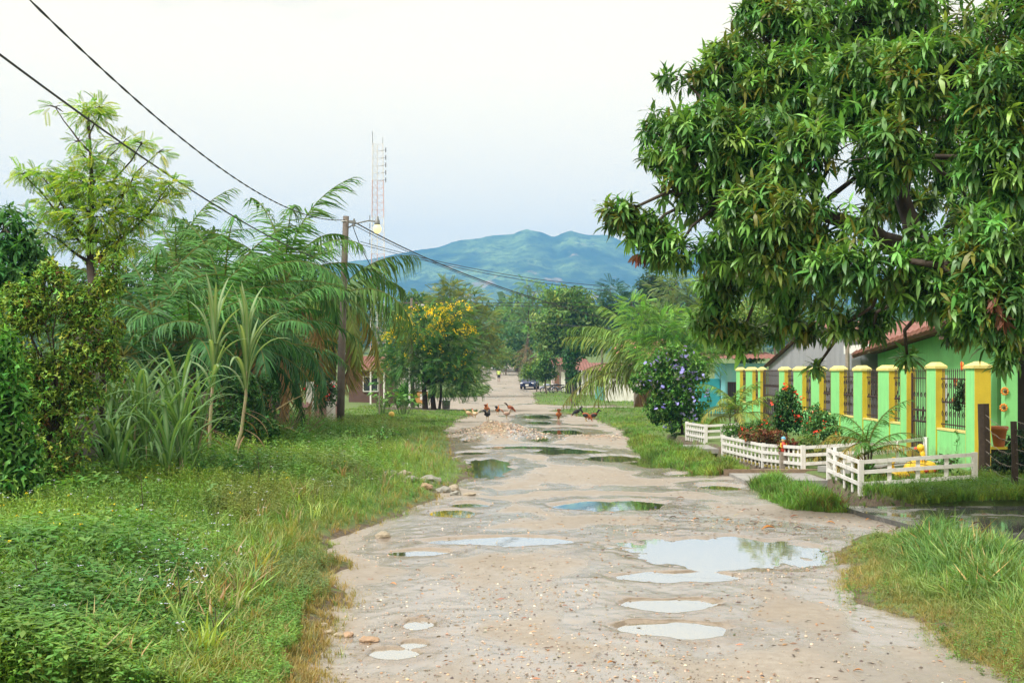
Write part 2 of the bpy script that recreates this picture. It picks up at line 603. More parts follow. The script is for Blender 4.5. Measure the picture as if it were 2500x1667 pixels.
def gridmesh(name, xs, ys, zf, mat, attrs=None):
    XX, YY = (xs, ys) if xs.ndim == 2 else np.meshgrid(xs, ys)
    ZZ = zf(XX, YY) if callable(zf) else zf
    ny, nx = XX.shape
    V = np.stack([XX, YY, ZZ], -1).reshape(-1, 3)
    i = np.arange((ny - 1) * (nx - 1)); r = i // (nx - 1); c = i % (nx - 1)
    a = r * nx + c
    L = np.stack([a, a + 1, a + nx + 1, a + nx], 1).ravel().astype(np.int32)
    me = bpy.data.meshes.new(name)
    me.vertices.add(len(V)); me.vertices.foreach_set('co', V.astype(np.float32).ravel())
    me.loops.add(len(L)); me.loops.foreach_set('vertex_index', L)
    n = len(L) // 4
    me.polygons.add(n)
    me.polygons.foreach_set('loop_start', (np.arange(n) * 4).astype(np.int32))
    me.polygons.foreach_set('loop_total', np.full(n, 4, np.int32))
    me.polygons.foreach_set('use_smooth', np.ones(n, bool))
    me.update(calc_edges=True)
    for k, v in (attrs or {}).items():
        at = me.attributes.new(k, 'FLOAT', 'POINT')
        at.data.foreach_set('value', np.asarray(v, np.float32).ravel())
    me.materials.append(mat)
    return put(name, me)


def nodes_mat(name):
    m = bpy.data.materials.new(name); m.use_nodes = True
    return m, m.node_tree, m.node_tree.nodes['Principled BSDF']


def nd(t, typ, **kw):
    n = t.nodes.new(typ)
    for k, v in kw.items():
        if k in n.inputs: n.inputs[k].default_value = v
        else: setattr(n, k, v)
    return n


def mixc(t, fac, a, b, blend='MIX'):
    n = t.nodes.new('ShaderNodeMix'); n.data_type = 'RGBA'; n.blend_type = blend
    for sock, v in ((n.inputs['Factor'], fac), (n.inputs[6], a), (n.inputs[7], b)):
        if hasattr(v, 'is_linked') or hasattr(v, 'links'): t.links.new(v, sock)
        elif isinstance(v, (int, float)): sock.default_value = v
        else: sock.default_value = (*v, 1)
    return n.outputs[2]


def rng_(t, v, a, b, c=0.0, d=1.0):
    n = t.nodes.new('ShaderNodeMapRange')
    t.links.new(v, n.inputs['Value'])
    for k, x in zip(('From Min', 'From Max', 'To Min', 'To Max'), (a, b, c, d)): n.inputs[k].default_value = x
    return n.outputs['Result']


def noise(t, co, scale, detail=5, rough=.6):
    n = nd(t, 'ShaderNodeTexNoise', Scale=scale, Detail=detail, Roughness=rough)
    t.links.new(co, n.inputs['Vector'])
    return n.outputs['Fac']


# ground material: soil under the plants, green where grass covers it
gm, t, b = nodes_mat('earth_and_turf')
tc = nd(t, 'ShaderNodeTexCoord').outputs['Object']
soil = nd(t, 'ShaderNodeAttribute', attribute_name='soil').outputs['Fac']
n1 = noise(t, tc, .8, 8); n2 = noise(t, tc, 14, 6)
turf = mixc(t, rng_(t, n1, .35, .65), (.055, .105, .022), (.095, .155, .035))
turf = mixc(t, rng_(t, n2, .3, .7), turf, (.12, .17, .05))
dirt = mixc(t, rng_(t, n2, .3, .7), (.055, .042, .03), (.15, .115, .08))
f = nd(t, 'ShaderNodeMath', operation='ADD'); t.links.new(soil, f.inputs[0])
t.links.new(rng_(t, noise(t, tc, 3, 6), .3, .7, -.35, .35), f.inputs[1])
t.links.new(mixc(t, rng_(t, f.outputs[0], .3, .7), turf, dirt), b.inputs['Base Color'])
b.inputs['Roughness'].default_value = .95
bp = nd(t, 'ShaderNodeBump', Strength=.8, Distance=.03)
t.links.new(n2, bp.inputs['Height']); t.links.new(bp.outputs['Normal'], b.inputs['Normal'])

xs = np.concatenate([-np.geomspace(2650, 12.2, 42), np.arange(-12, 14, .13), np.geomspace(14.2, 2650, 42)])
ys = np.concatenate([np.linspace(-60, 5.5, 12), np.geomspace(6, 3240, 470)])
XX, YY = np.meshgrid(xs, ys)
ZZ = ground(XX, YY)
dout = np.maximum(edgeL(YY) - XX, XX - edgeR(YY))
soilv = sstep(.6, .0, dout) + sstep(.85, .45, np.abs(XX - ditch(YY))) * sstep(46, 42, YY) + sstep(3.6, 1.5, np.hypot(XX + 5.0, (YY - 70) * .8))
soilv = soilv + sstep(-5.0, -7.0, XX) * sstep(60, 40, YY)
ZZ = np.where(YY > 1200, ZZ - 6, ZZ)
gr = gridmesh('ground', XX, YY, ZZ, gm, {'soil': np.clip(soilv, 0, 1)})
tag(gr, 'grassy verge and bare earth spreading on both sides of the dirt road', 'ground', kind='structure')

# puddles: centre and half-size in photo pixels
PUD = [(1225, 1317, 172, 11), (1020, 1345, 76, 7), (1765, 1345, 240, 40), (1653, 1403, 155, 13), (1630, 1471, 105, 15), (1633, 1531, 132, 18),
       (965, 1588, 50, 12), (1012, 1566, 32, 9), (1020, 1518, 30, 12), (1502, 1231, 140, 12), (1100, 1250, 58, 10), (1145, 1229, 46, 6), (1185, 1141, 64, 24),
       (1155, 1104, 45, 4.5), (1390, 1100, 95, 6), (1285, 1090, 115, 4), (1317, 1069, 30, 8), (1372, 1053, 62, 6.5), (1500, 1117, 78, 8), (1590, 1131, 48, 10),
       (1765, 1187, 56, 7), (1312, 1016, 44, 4.5), (1315, 1030, 30, 3.5), (1146, 1073, 20, 5), (1680, 1156, 55, 4)]
PG = []
for (px, py, rx, ry) in PUD:
    Y1, Y0 = gy(py - ry), gy(py + ry)
    Yc = (Y0 + Y1) / 2
    PG.append((gx(px, gy(py)), Yc, rx * gy(py) / F, (Y1 - Y0) / 2))
PUDDLE_LABELS = ['long thin puddle left of centre reflecting pale sky, behind the widest bare stretch', 'small puddle against the left grass edge with grass stalks reflected',
    'largest puddle on the road, with tree reflections, near the right grass', 'narrow white puddle just in front of the largest puddle', 'ragged puddle between two oval white puddles',
    'nearest oval puddle on the right half of the road', 'nearest small round puddle on the left side of road', 'tiny puddle just behind the nearest left puddle',
    'wet shallow puddle in the left wheel track', 'greenish oval puddle in middle of the road behind the dead leaves', 'shallow puddle at the left verge in front of the rock pile',
    'thin puddle beside the rock pile at the left verge', 'dark rounded puddle at the left verge behind the rock pile', 'thin dark puddle at left verge behind the rounded one',
    'long dark puddle across the right half, in front of gravel mound', 'thinnest long puddle just in front of the gravel mound', 'small green puddle right of the gravel mound',
    'puddle with house reflections behind the small green puddle', 'brown puddle along the right grass edge, farther half', 'brown puddle along the right grass edge, nearer half',
    'small puddle beside the concrete footbridge', 'shallow puddle between the two flocks of chickens', 'sliver of water behind the gravel mound', 'small dark puddle at left foot of the gravel mound',
    'thin strip of water along the right grass wedge']


def pudfield(x, y):
    dep = np.zeros_like(x); wet = np.zeros_like(x); rim = np.zeros_like(x)
    nz = (fbm(x * 2.6, y * 1.7, 20) - .5) * .75
    for (cx, cy, rx, ry) in PG:
        e = np.hypot((x - cx) / rx, (y - cy) / ry) + nz
        dep = np.maximum(dep, .055 * sstep(1.25, .72, e))
        wet = np.maximum(wet, sstep(1.9, 1.0, np.hypot((x - cx) / (rx + .25), (y - cy) / (ry + .45)) + nz))
        rim = np.maximum(rim, sstep(1.75, 1.15, np.hypot((x - cx) / (rx + .06), (y - cy) / (ry + .12)) + nz * 1.4))
    return dep, wet, rim


WETLINES = [[(1000, 1340), (1010, 1400), (1020, 1480), (1010, 1560), (960, 1600)], [(1080, 1560), (1180, 1580), (1400, 1625), (1560, 1660)],
            [(1100, 1180), (1200, 1200), (1400, 1190), (1700, 1195), (1850, 1185)], [(1060, 1290), (1250, 1262), (1080, 1240)],
            [(1620, 1260), (1850, 1275), (2050, 1290)], [(1150, 1050), (1300, 1030), (1450, 1040)], [(1970, 1420), (2090, 1470), (2200, 1530)],
            [(1220, 990), (1300, 985)], [(1290, 1015), (1200, 1045), (1120, 1060)]]


def roadz(x, y):
    dep, wet, rim = pudfield(x, y)
    z = (fbm(x * 1.3, y * .9, 30) - .5) * .035 + (fbm(x * 7, y * 5, 31) - .5) * .016
    for off in (-1.15, .45):                                        # shallow wheel ruts
        mid = (np.interp(y, ELa[:, 0], ELa[:, 1]) + np.interp(y, ERa[:, 0], ERa[:, 1])) / 2 if False else .9 + .25 * np.sin(y * .13)
        z = z - .018 * np.exp(-((x - mid - off) / .22) ** 2) * (.4 + fbm(x * .9, y * .35, 34))
    mound = np.exp(-(((x - gx(1215, 45)) / 1.05) ** 2) - (((y - 45.5) / 2.6) ** 2)) * .42 * (.6 + .8 * fbm(x * 2.2, y * 1.6, 33))
    mound2 = np.exp(-(((x - gx(1440, 43)) / 1.3) ** 2) - (((y - 41.5) / 1.6) ** 2)) * .10
    wl = np.zeros_like(x)
    for line in WETLINES:
        pts = [(gx(a, gy(b_)), gy(b_)) for a, b_ in line]
        for (x0, y0), (x1, y1) in zip(pts[:-1], pts[1:]):
            L2 = (x1 - x0) ** 2 + (y1 - y0) ** 2
            tt = np.clip(((x - x0) * (x1 - x0) + (y - y0) * (y1 - y0)) / L2, 0, 1)
            dd = np.hypot(x - x0 - tt * (x1 - x0), (y - y0 - tt * (y1 - y0)) * .6)
            wl = np.maximum(wl, sstep(.75, .1, dd + (fbm(x * 2, y * 1.2, 40) - .5) * .9))
    wet = np.clip(np.maximum(wet, wl) + sstep(.47, .68, fbm(x * .7, y * .4, 44)) * .75, 0, 1)
    return z - dep + mound + mound2 - wl * .006 + base(y), wet, sstep(.08, .2, mound + mound2 * 1.5), rim


ys = np.concatenate([np.linspace(-40, 7, 8), 1 / np.linspace(1 / 7.5, 1 / 90.0, 620), np.geomspace(91, 240, 120)])
u = np.linspace(0, 1, 300)
Lx, Rx = edgeL(ys) - .45, edgeR(ys) + .45
XX = Lx[:, None] + (Rx - Lx)[:, None] * u[None]
YY = np.repeat(ys[:, None], len(u), 1)
ZZ, WET, HEAP, RIM = roadz(XX, YY)
rm, t, b = nodes_mat('wet_dirt_road')
tc = nd(t, 'ShaderNodeTexCoord').outputs['Object']
wet = nd(t, 'ShaderNodeAttribute', attribute_name='wet').outputs['Fac']
heap = nd(t, 'ShaderNodeAttribute', attribute_name='heap').outputs['Fac']
nA = noise(t, tc, .55, 7); nB = noise(t, tc, 9, 8, .7); nC = noise(t, tc, 60, 4, .7)
vo = nd(t, 'ShaderNodeTexVoronoi', Scale=38.0); t.links.new(tc, vo.inputs['Vector'])
vo2 = nd(t, 'ShaderNodeTexVoronoi', Scale=16.0); t.links.new(tc, vo2.inputs['Vector'])
c = mixc(t, rng_(t, nA, .35, .65), (.305, .272, .235), (.36, .335, .305))
c = mixc(t, rng_(t, nB, .35, .75, 0, .8), c, (.225, .19, .155))
c = mixc(t, rng_(t, nC, .55, .8, 0, .6), c, (.16, .125, .10))
c = mixc(t, rng_(t, vo.outputs['Distance'], .0, .28, .5, 0), c, (.42, .36, .29))
c = mixc(t, rng_(t, vo2.outputs['Distance'], .0, .12, .5, 0), c, (.12, .10, .085))
c = mixc(t, heap, c, mixc(t, rng_(t, vo.outputs['Distance'], .1, .5), (.55, .43, .29), (.24, .175, .115)))
c = mixc(t, rng_(t, wet, 0, 1, 0, .6), c, (.23, .205, .19))
rim = nd(t, 'ShaderNodeAttribute', attribute_name='rim').outputs['Fac']
c = mixc(t, rng_(t, rim, 0, 1, 0, .7), c, mixc(t, rng_(t, nC, .4, .65), (.15, .11, .08), (.27, .21, .155)))
t.links.new(c, b.inputs['Base Color'])
t.links.new(rng_(t, wet, .25, .85, .85, .11), b.inputs['Roughness'])
t.links.new(rng_(t, wet, .3, .95, .25, .95), b.inputs['Specular IOR Level'])
hm = nd(t, 'ShaderNodeMath', operation='ADD'); t.links.new(nB, hm.inputs[0]); t.links.new(nC, hm.inputs[1])
bp = nd(t, 'ShaderNodeBump', Distance=.02)
t.links.new(rng_(t, wet, .2, .95, .55, .08), bp.inputs['Strength'])
t.links.new(hm.outputs[0], bp.inputs['Height']); t.links.new(bp.outputs['Normal'], b.inputs['Normal'])
rd = gridmesh('road', XX, YY, ZZ, rm, {'wet': WET, 'heap': HEAP, 'rim': RIM})
tag(rd, 'unpaved tan dirt road, wet and potholed, running straight towards the mountains', 'road', kind='structure')


def rz_(x, y):
    xa, ya = np.atleast_1d(np.asarray(x, float)), np.atleast_1d(np.asarray(y, float))
    return roadz(xa, ya)[0]


wm, t, b = nodes_mat('muddy_water')
b.inputs['Base Color'].default_value = (.20, .165, .095, 1)
b.inputs['Roughness'].default_value = .015
b.inputs['IOR'].default_value = 1.33
b.inputs['Specular IOR Level'].default_value = .75
tc = nd(t, 'ShaderNodeTexCoord').outputs['Object']
bp = nd(t, 'ShaderNodeBump', Strength=.02, Distance=.02)
t.links.new(noise(t, tc, 5, 3), bp.inputs['Height']); t.links.new(bp.outputs['Normal'], b.inputs['Normal'])
gl = nd(t, 'ShaderNodeBsdfGlossy', Roughness=.012, Color=(.97, .97, .96, 1)); t.links.new(bp.outputs['Normal'], gl.inputs['Normal'])
lwt = nd(t, 'ShaderNodeLayerWeight', Blend=.55)
mxs = nd(t, 'ShaderNodeMixShader'); t.links.new(rng_(t, lwt.outputs['Facing'], .3, .9, .1, .78), mxs.inputs['Fac'])
t.links.new(b.outputs['BSDF'], mxs.inputs[1]); t.links.new(gl.outputs['BSDF'], mxs.inputs[2]); t.links.new(mxs.outputs['Shader'], t.nodes['Material Output'].inputs['Surface'])
for i, (cx, cy, rx, ry) in enumerate(PG):
    me = bpy.data.meshes.new('puddle')
    n = 40
    vs = [(0, 0, 0)] + [(1.45 * rx * math.cos(2 * math.pi * k / n), 1.45 * ry * math.sin(2 * math.pi * k / n), 0) for k in range(n)]
    me.from_pydata(vs, [], [(0, 1 + k, 1 + (k + 1) % n) for k in range(n)])
    me.materials.append(wm)
    o = put('puddle', me, loc=(cx, cy, -.027 - .0005 * i + float(base(cy))))
    tag(o, PUDDLE_LABELS[i], 'puddle', 'rain puddles on the road', 'structure')

# ditch water
me = bpy.data.meshes.new('ditch_water')
dw = [(ditch(y) + s_ * .55, y, -.66) for y in np.linspace(6, 45, 20) for s_ in (-1, 1)]
me.from_pydata(dw, [], [(2 * k, 2 * k + 1, 2 * k + 3, 2 * k + 2) for k in range(19)])
me.materials.append(M('ditch_water', (.03, .028, .02), .08, .1, spec=.5))
tag(put('ditch_water', me), 'dark standing water in the roadside ditch on the right', 'water', kind='structure')

# ------------------------------------------------------------------ mountains and haze
RIDGE = [(-2600, 880), (-1400, 790), (-400, 745), (200, 720), (500, 690), (700, 668), (850, 640), (941, 627), (1031, 613), (1080, 602), (1127, 588), (1190, 579), (1254, 574), (1286, 560), (1320, 568),
         (1350, 583), (1392, 566), (1424, 572), (1488, 578), (1540, 596), (1620, 610), (1720, 622), (1850, 640), (2100, 660), (2500, 690), (3200, 760), (4000, 880)]
ra = np.array(RIDGE, float)
xs = np.linspace(-2560, 2560, 620)
tt = np.concatenate([np.linspace(0, 1, 170), np.linspace(1.01, 1.14, 6)])
TT, XA = np.meshgrid(tt, xs, indexing='ij')
YM = 1450 + TT * 1550
XM = XA * (YM / 3000.0) ** .6
rid = CH + HZ - np.interp(XA + 1250, ra[:, 0], ra[:, 1])
prof = np.where(TT <= 1, TT ** 1.15, 1 - (TT - 1) * 1.2)
spur = (np.abs(fbm(XM / 210 + TT * .8, TT * 1.6, 50, 5) - .5) * 2)
fine = fbm(XM / 45, YM / 60, 51, 4) - .5
env = np.sin(np.pi * np.clip(TT, 0, 1)) ** .8
ZM = rid * prof * (1 - .28 * env * (1 - spur) * .9) - spur * 62 * env + fine * (26 * env + 8) + (fbm(XM / 16, YM / 22, 53, 3) - .5) * 12 * (.3 + env) + 2
mm, t, b = nodes_mat('mountain_forest')
tc = nd(t, 'ShaderNodeTexCoord').outputs['Object']
n1 = noise(t, tc, .0075, 9, .72); n2 = noise(t, tc, .06, 7, .75)
c = mixc(t, rng_(t, n1, .44, .60), (.03, .07, .03), (.20, .30, .09))
c = mixc(t, rng_(t, n2, .44, .60, 0, .9), c, (.012, .03, .014))
c = mixc(t, rng_(t, noise(t, tc, .011, 6), .61, .68, 0, .8), c, (.42, .30, .20))
t.links.new(c, b.inputs['Base Color']); b.inputs['Roughness'].default_value = 1.0
b.inputs['Specular IOR Level'].default_value = .1
mo = gridmesh('mountain', XM, YM, ZM, mm)
tag(mo, 'long blue forested mountain ridge rising beyond the end of the road', 'mountain', kind='structure')

hz = MB().box((0, 1595, 187), (5400, 3370, 384))
hm = bpy.data.materials.new('haze_air'); hm.use_nodes = True
hm.node_tree.nodes.clear()
ho = hm.node_tree.nodes.new('ShaderNodeOutputMaterial')
hv = hm.node_tree.nodes.new('ShaderNodeVolumePrincipled')
hv.inputs['Color'].default_value = (.18, .46, .96, 1)
hv.inputs['Density'].default_value = 0.00031
hv.inputs['Anisotropy'].default_value = 0.0
hm.node_tree.links.new(hv.outputs['Volume'], ho.inputs['Volume'])
h = hz.build('haze', hm)
tag(h, 'pale blue haze in the air over the whole valley', 'haze', kind='stuff')


# ------------------------------------------------------------------ trees
def lobe_world(l, Y):
    px, py, rx, ry = l[:4]
    Yc = Y + (l[4] if len(l) > 4 else 0)
    return np.array([gx(px, Yc), Yc, gz(py, Yc)]), np.array([rx * Yc / F, rx * Yc / F * .85, ry * Yc / F])


def limb(mb, a, b_, r0, r1, rng, n=6, k=4, sag=.12):
    a, b_ = Vector(a), Vector(b_)
    L = (b_ - a).length
    pts = []
    for i in range(k + 1):
        s_ = i / k
        p = a.lerp(b_, s_) + Vector((rng.normal(0, .05), rng.normal(0, .05), 0)) * L * (0 if i in (0, k) else 1)
        p.z += math.sin(math.pi * s_) * L * sag
        pts.append(p)
    mb.tube(pts, [r0 + (r1 - r0) * i / k for i in range(k + 1)], n)


DENS = 6.5
def tree(name, label, cat, Y, lobes, trunk_px, leaf, size, col, dens=1.0, trunk_r=.18, bark=None, seed=1, group=None, alt=None, p_alt=0.0,
         mat=None, droop=.25, trunks=None, flowers=None, asp=.45, inner=.35, fork=None, twigs=6, base_z=None, gap=.0, leader=None):
    rng = np.random.default_rng(seed)
    X0 = gx(trunk_px, Y)
    z0 = G(X0, Y) - .05 if base_z is None else base_z
    root = thing(name, label, cat, (X0, Y, z0), group)
    W_ = [lobe_world(l, Y) for l in lobes]
    cz = float(np.mean([c[2] for c, r in W_]))
    zl = min(c[2] - r[2] for c, r in W_)
    fk = fork if fork is not None else max(z0 + .3, min(zl + .3 * (cz - zl), z0 + .62 * (cz - z0)))
    mb = MB()
    top = Vector((X0 + rng.normal(0, .1), Y, fk))
    for (dx, dr) in (trunks or [(0, 1)]):
        b0 = Vector((X0 + dx, Y + dx * .4, z0))
        tp = top if not trunks else top + Vector((dx * 1.3, 0, 0))
        mid = b0.lerp(tp, .5) + Vector((rng.normal(0, .06), rng.normal(0, .06), 0)) * (fk - z0)
        mb.tube([b0, b0.lerp(mid, .15), mid, tp], [trunk_r * dr * 1.35, trunk_r * dr, trunk_r * dr * .85, trunk_r * dr * .7], 8)
    if leader is not None:
        lt = P(leader[0], leader[1], Y)
        mb.tube([top, top.lerp(lt, .5) + Vector((.05, 0, 0)), lt], [trunk_r * .6, trunk_r * .4, trunk_r * .12], 6)
    for c, r in W_:
        if leader is not None:
            lt = P(leader[0], leader[1], Y)
            hd_ = abs(c[0] - X0)
            s_ = max(0.0, min(.95, (c[2] - .75 * hd_ - .35 - top.z) / max(.1, lt.z - top.z)))
            limb(mb, top.lerp(lt, s_), c, trunk_r * .34 * (1 - .6 * s_), trunk_r * .07, rng, 6, 4, -.04)
        else: limb(mb, top, c, trunk_r * .42, trunk_r * .10, rng)
        for j in range(twigs):
            d = rng.normal(0, 1, 3); d /= np.linalg.norm(d)
            limb(mb, c, c + d * r * .85, trunk_r * .13, trunk_r * .03, rng, 4, 2, .05)
    mb.build('trunk', bark or BARK, root, smooth=True)
    LV = Leaves(); FL = Leaves()
    for c, r in W_:
        px_area = math.pi * (r[0] * F / Y) * (r[2] * F / Y)
        lp = size * F / Y
        la = {'clump': lp * lp * .45, 'feather': lp * lp * .28, 'fine': lp * lp * .26, 'long': lp * lp * asp * .6 * 9, 'leaf': lp * lp * asp * .5 * 3}[leaf]
        n = int(max(12, dens * DENS * px_area / la))
        d = nrm(rng.normal(0, 1, (n, 3)))
        rad = inner + (1.06 - inner) * rng.random(n) ** .6
        pos = c + d * r * rad[:, None]
        lump = vn(pos[:, 0] * 1.1 / size * .25 + 3, pos[:, 2] * 1.1 / size * .25 + pos[:, 1] * .7, seed)
        keep = lump > gap + rng.random(n) * .3
        pos, d = pos[keep], d[keep]; n = len(pos)
        if n == 0: continue
        if leaf == 'clump':
            for q, T in enumerate(T_CLUMPS):
                k = np.arange(n) % 4 == q
                X, Yv, Z = frames(d[k] + rng.normal(0, .4, (k.sum(), 3)), rng=rng, roll=1)
                LV.add(T, pos[k], X, Yv, Z, size * rng.uniform(.7, 1.3, k.sum()), cols(col, k.sum(), rng, alt=alt, p_alt=p_alt))
        elif leaf in ('feather', 'fine'):
            dd = d * np.array([1, 1, .5]) + rng.normal(0, .35, (n, 3)); dd[:, 2] -= droop * .6 - .15
            X, Yv, Z = frames(dd, rng=rng, roll=.35)
            LV.add(T_FEATHER if leaf == 'feather' else T_FINE, pos, X, Yv, Z, size * rng.uniform(.7, 1.25, n), cols(col, n, rng, alt=alt, p_alt=p_alt))
        else:
            k = 9 if leaf == 'long' else 3
            ax = nrm(d + rng.normal(0, .35, (n, 3)) + np.array([0, 0, .15]))
            o1 = nrm(np.cross(ax, rng.normal(0, 1, (n, 3)))); o2 = np.cross(ax, o1)
            cl = cols(col, n, rng, alt=alt, p_alt=p_alt)
            for j in range(k):
                a = 2 * math.pi * j / k + rng.uniform(-.25, .25, n)
                tilt = rng.uniform(.1, .75, n)[:, None]
                dd = (o1 * np.cos(a)[:, None] + o2 * np.sin(a)[:, None]) + ax * tilt
                dd[:, 2] -= droop * rng.uniform(.4, 1.6, n)
                X, Yv, Z = frames(dd, rng=rng, roll=.25)
                L_ = size * rng.uniform(.7, 1.2, n)
                LV.add(T_LONG if leaf == 'long' else T_LEAF, pos + ax * (rng.uniform(-.3, .3, n)[:, None] * size), X, Yv, Z, np.stack([L_ * asp, L_, L_], 1), cl * (1 + rng.normal(0, .1, (n, 1))))
        if flowers:
            fc, fs, fn, fmode = flowers
            k = max(2, int(fn * px_area / 1000 * (1 if fmode < .5 else (1.5 if c[2] > cz else .22))))
            d = nrm(rng.normal(0, 1, (k, 3))); d[:, 2] = d[:, 2] * .6 + fmode * .7; d[:, 1] -= .5; d = nrm(d)
            pos = c + d * r * 1.02
            for j in range(6):
                X, Yv, Z = frames(d + rng.normal(0, .6, (k, 3)), rng=rng, roll=1)
                FL.add(T_FLOWER, pos + rng.normal(0, fs * .9, (k, 3)) + np.array([0, 0, j * fs * .35 * fmode]), X, Yv, Z, fs * rng.uniform(.7, 1.2, k), cols(fc, k, rng, .12, .04))
    LV.build('crown', mat or LEAF, root, 'stuff')
    if FL.n: FL.build('blossom', PETAL, root, 'stuff')
    return root


# --- mango tree on the right, its crown hanging over the road
MG = [(1905, 90, 120, 95, 1), (2080, 60, 150, 110, 2), (2270, 50, 160, 110, 2), (2440, 60, 150, 110, 1), (1850, 30, 60, 40, 1),
      (1665, 190, 55, 38, 0), (1760, 150, 50, 45, 0), (1810, 200, 90, 80, 0), (1960, 230, 120, 110, 0), (2130, 220, 130, 110, -1), (2300, 200, 130, 110, -2), (2450, 230, 110, 110, -3),
      (1640, 340, 75, 80, 0), (1730, 350, 100, 100, -1), (1870, 370, 120, 100, -1), (2010, 390, 110, 100, -2), (2150, 380, 110, 90, -2), (2430, 400, 85, 110, -3),
      (1640, 470, 70, 60, -1), (1510, 525, 45, 40, -1), (1740, 500, 110, 75, -1), (1880, 520, 120, 85, -2), (2030, 520, 110, 70, -2), (1590, 560, 55, 45, -1), (2210, 500, 70, 50, 2),
      (1660, 600, 85, 50, -1), (1800, 610, 100, 60, -1), (1950, 630, 110, 65, -2), (2110, 640, 120, 75, -3), (2290, 610, 110, 80, -3), (2440, 590, 100, 110, -4),
      (1760, 690, 60, 50, 0), (1900, 700, 65, 45, -1), (2070, 715, 105, 58, -2), (2275, 700, 105, 58, -3), (2430, 730, 110, 85, -4),
      (1740, 780, 55, 48, 0), (1810, 820, 50, 38, 0), (2140, 775, 45, 30, -2), (2460, 800, 45, 60, -2), (2400, 770, 50, 40, -2), (1995, 895, 20, 12, -1), (2215, 872, 24, 9, -2), (1985, 805, 45, 22, -1), (1925, 775, 40, 25, -1), (2050, 800, 40, 20, -2), (2340, 800, 45, 30, -3), (2445, 850, 45, 45, -2), (2130, 815, 30, 16, -2), (1900, 800, 25, 25, 0),
      (2620, 150, 160, 160, 0), (2620, 450, 150, 160, 0), (2620, 700, 130, 120, 0), (2330, 330, 60, 60, 3), (2300, 420, 60, 60, 3), (2440, 495, 70, 60, -1), (2370, 500, 60, 50, 2), (2380, 560, 60, 50, -2)]
def mango():
    Y = 19.0
    rng = np.random.default_rng(5)
    X0 = 9.6
    z0 = G(X0, 19.5)
    root = thing('mango_tree', 'huge mango tree with dense drooping dark green leaves overhanging from the right', 'tree', (X0, 19.5, z0))
    mb = MB()
    mb.tube([(X0, 19.5, z0 - .1), (X0 - .05, 19.5, .8), (X0 + .1, 19.4, 2.0), (X0, 19.3, 3.2)], [.5, .4, .36, .34], 10)
    top = Vector((X0, 19.3, 3.2))
    forks = []
    for (px, py, Yf, r) in ((2230, 610, 18.0, .2), (1990, 520, 18.0, .1), (2200, 380, 19, .16), (2420, 300, 17, .18), (2000, 300, 20, .1), (2300, 650, 15.5, .14), (1800, 450, 18.2, .07)):
        forks.append((P(px, py, Yf), r))
    limb(mb, top, forks[0][0], .3, .17, rng, 8, 4, .02)
    limb(mb, forks[0][0], forks[1][0], .17, .09, rng, 7, 4, .02)
    limb(mb, forks[1][0], forks[6][0], .09, .05, rng, 6, 4, .02)
    limb(mb, forks[0][0], forks[2][0], .14, .1, rng, 7, 4, .05)
    limb(mb, forks[2][0], forks[4][0], .1, .06, rng, 6, 4, .05)
    limb(mb, top, forks[3][0], .26, .14, rng, 8, 4, .05)
    limb(mb, top, forks[5][0], .2, .1, rng, 7, 4, .08)
    LV = Leaves(); tw = MB()
    for l in MG:
        c, r = lobe_world(l, Y)
        f_ = min(forks, key=lambda q: (q[0] - Vector(c)).length)
        limb(tw, f_[0], c, min(.05, f_[1] * .5), .02, rng, 5, 4, .06)
        px_area = math.pi * l[2] * l[3]
        n = max(6, int(px_area / 135))
        d = nrm(rng.normal(0, 1, (n, 3)))
        rad = .35 + .75 * rng.random(n) ** .45
        pos = c + d * r * rad[:, None]
        keep = vn(pos[:, 0] * 1.5, pos[:, 2] * 1.5 + pos[:, 1], 77) > (.16 + rng.random(n) * .24 if l[2] > 62 else rng.random(n) * .12)
        pos, d = pos[keep], d[keep]; n = len(pos)
        for j in range(0, n, 3):
            q = Vector(c).lerp(Vector(pos[j]), .25)
            limb(tw, q, pos[j], .014, .006, rng, 3, 2, .04)
        ax = nrm(d * np.array([1, 1, .7]) + rng.normal(0, .3, (n, 3)) + np.array([-.1, -.3, .3]))
        o1 = nrm(np.cross(ax, rng.normal(0, 1, (n, 3)))); o2 = np.cross(ax, o1)
        cl = cols([(.062, .155, .034), (.09, .205, .042), (.125, .235, .055), (.042, .115, .03)], n, rng, .3, .1, alt=[(.17, .18, .025), (.13, .18, .03)], p_alt=.14)
        K = 13
        size_r = rng.uniform(.72, 1.2, n)
        for j in range(K):
            a = 2 * math.pi * j / K * 2 + rng.uniform(-.2, .2, n)
            tilt = (.75 - .95 * (j / K) + rng.uniform(-.15, .15, n))[:, None]
            dd = (o1 * np.cos(a)[:, None] + o2 * np.sin(a)[:, None]) + ax * tilt
            dd[:, 2] -= rng.uniform(.0, .55, n)
            X, Yv, Z = frames(dd, rng=rng, roll=.22)
            L_ = .225 * size_r * rng.uniform(.7, 1.2, n)
            w_ = L_ * rng.uniform(.21, .27, n)
            ok = rng.random(n) > .08
            LV.add(T_LONG, (pos - ax * (.09 * j / K))[ok], X[ok], Yv[ok], Z[ok], np.stack([w_, L_, L_], 1)[ok], (cl * (1 + rng.normal(0, .12, (n, 1))))[ok])
    mb.build('trunk', BARKD, root, smooth=True)
    tw.build('twigs', BARKD, root, smooth=True)['kind'] = 'stuff'
    LV.build('crown', GLOSS, root, 'stuff')
    DL = Leaves()
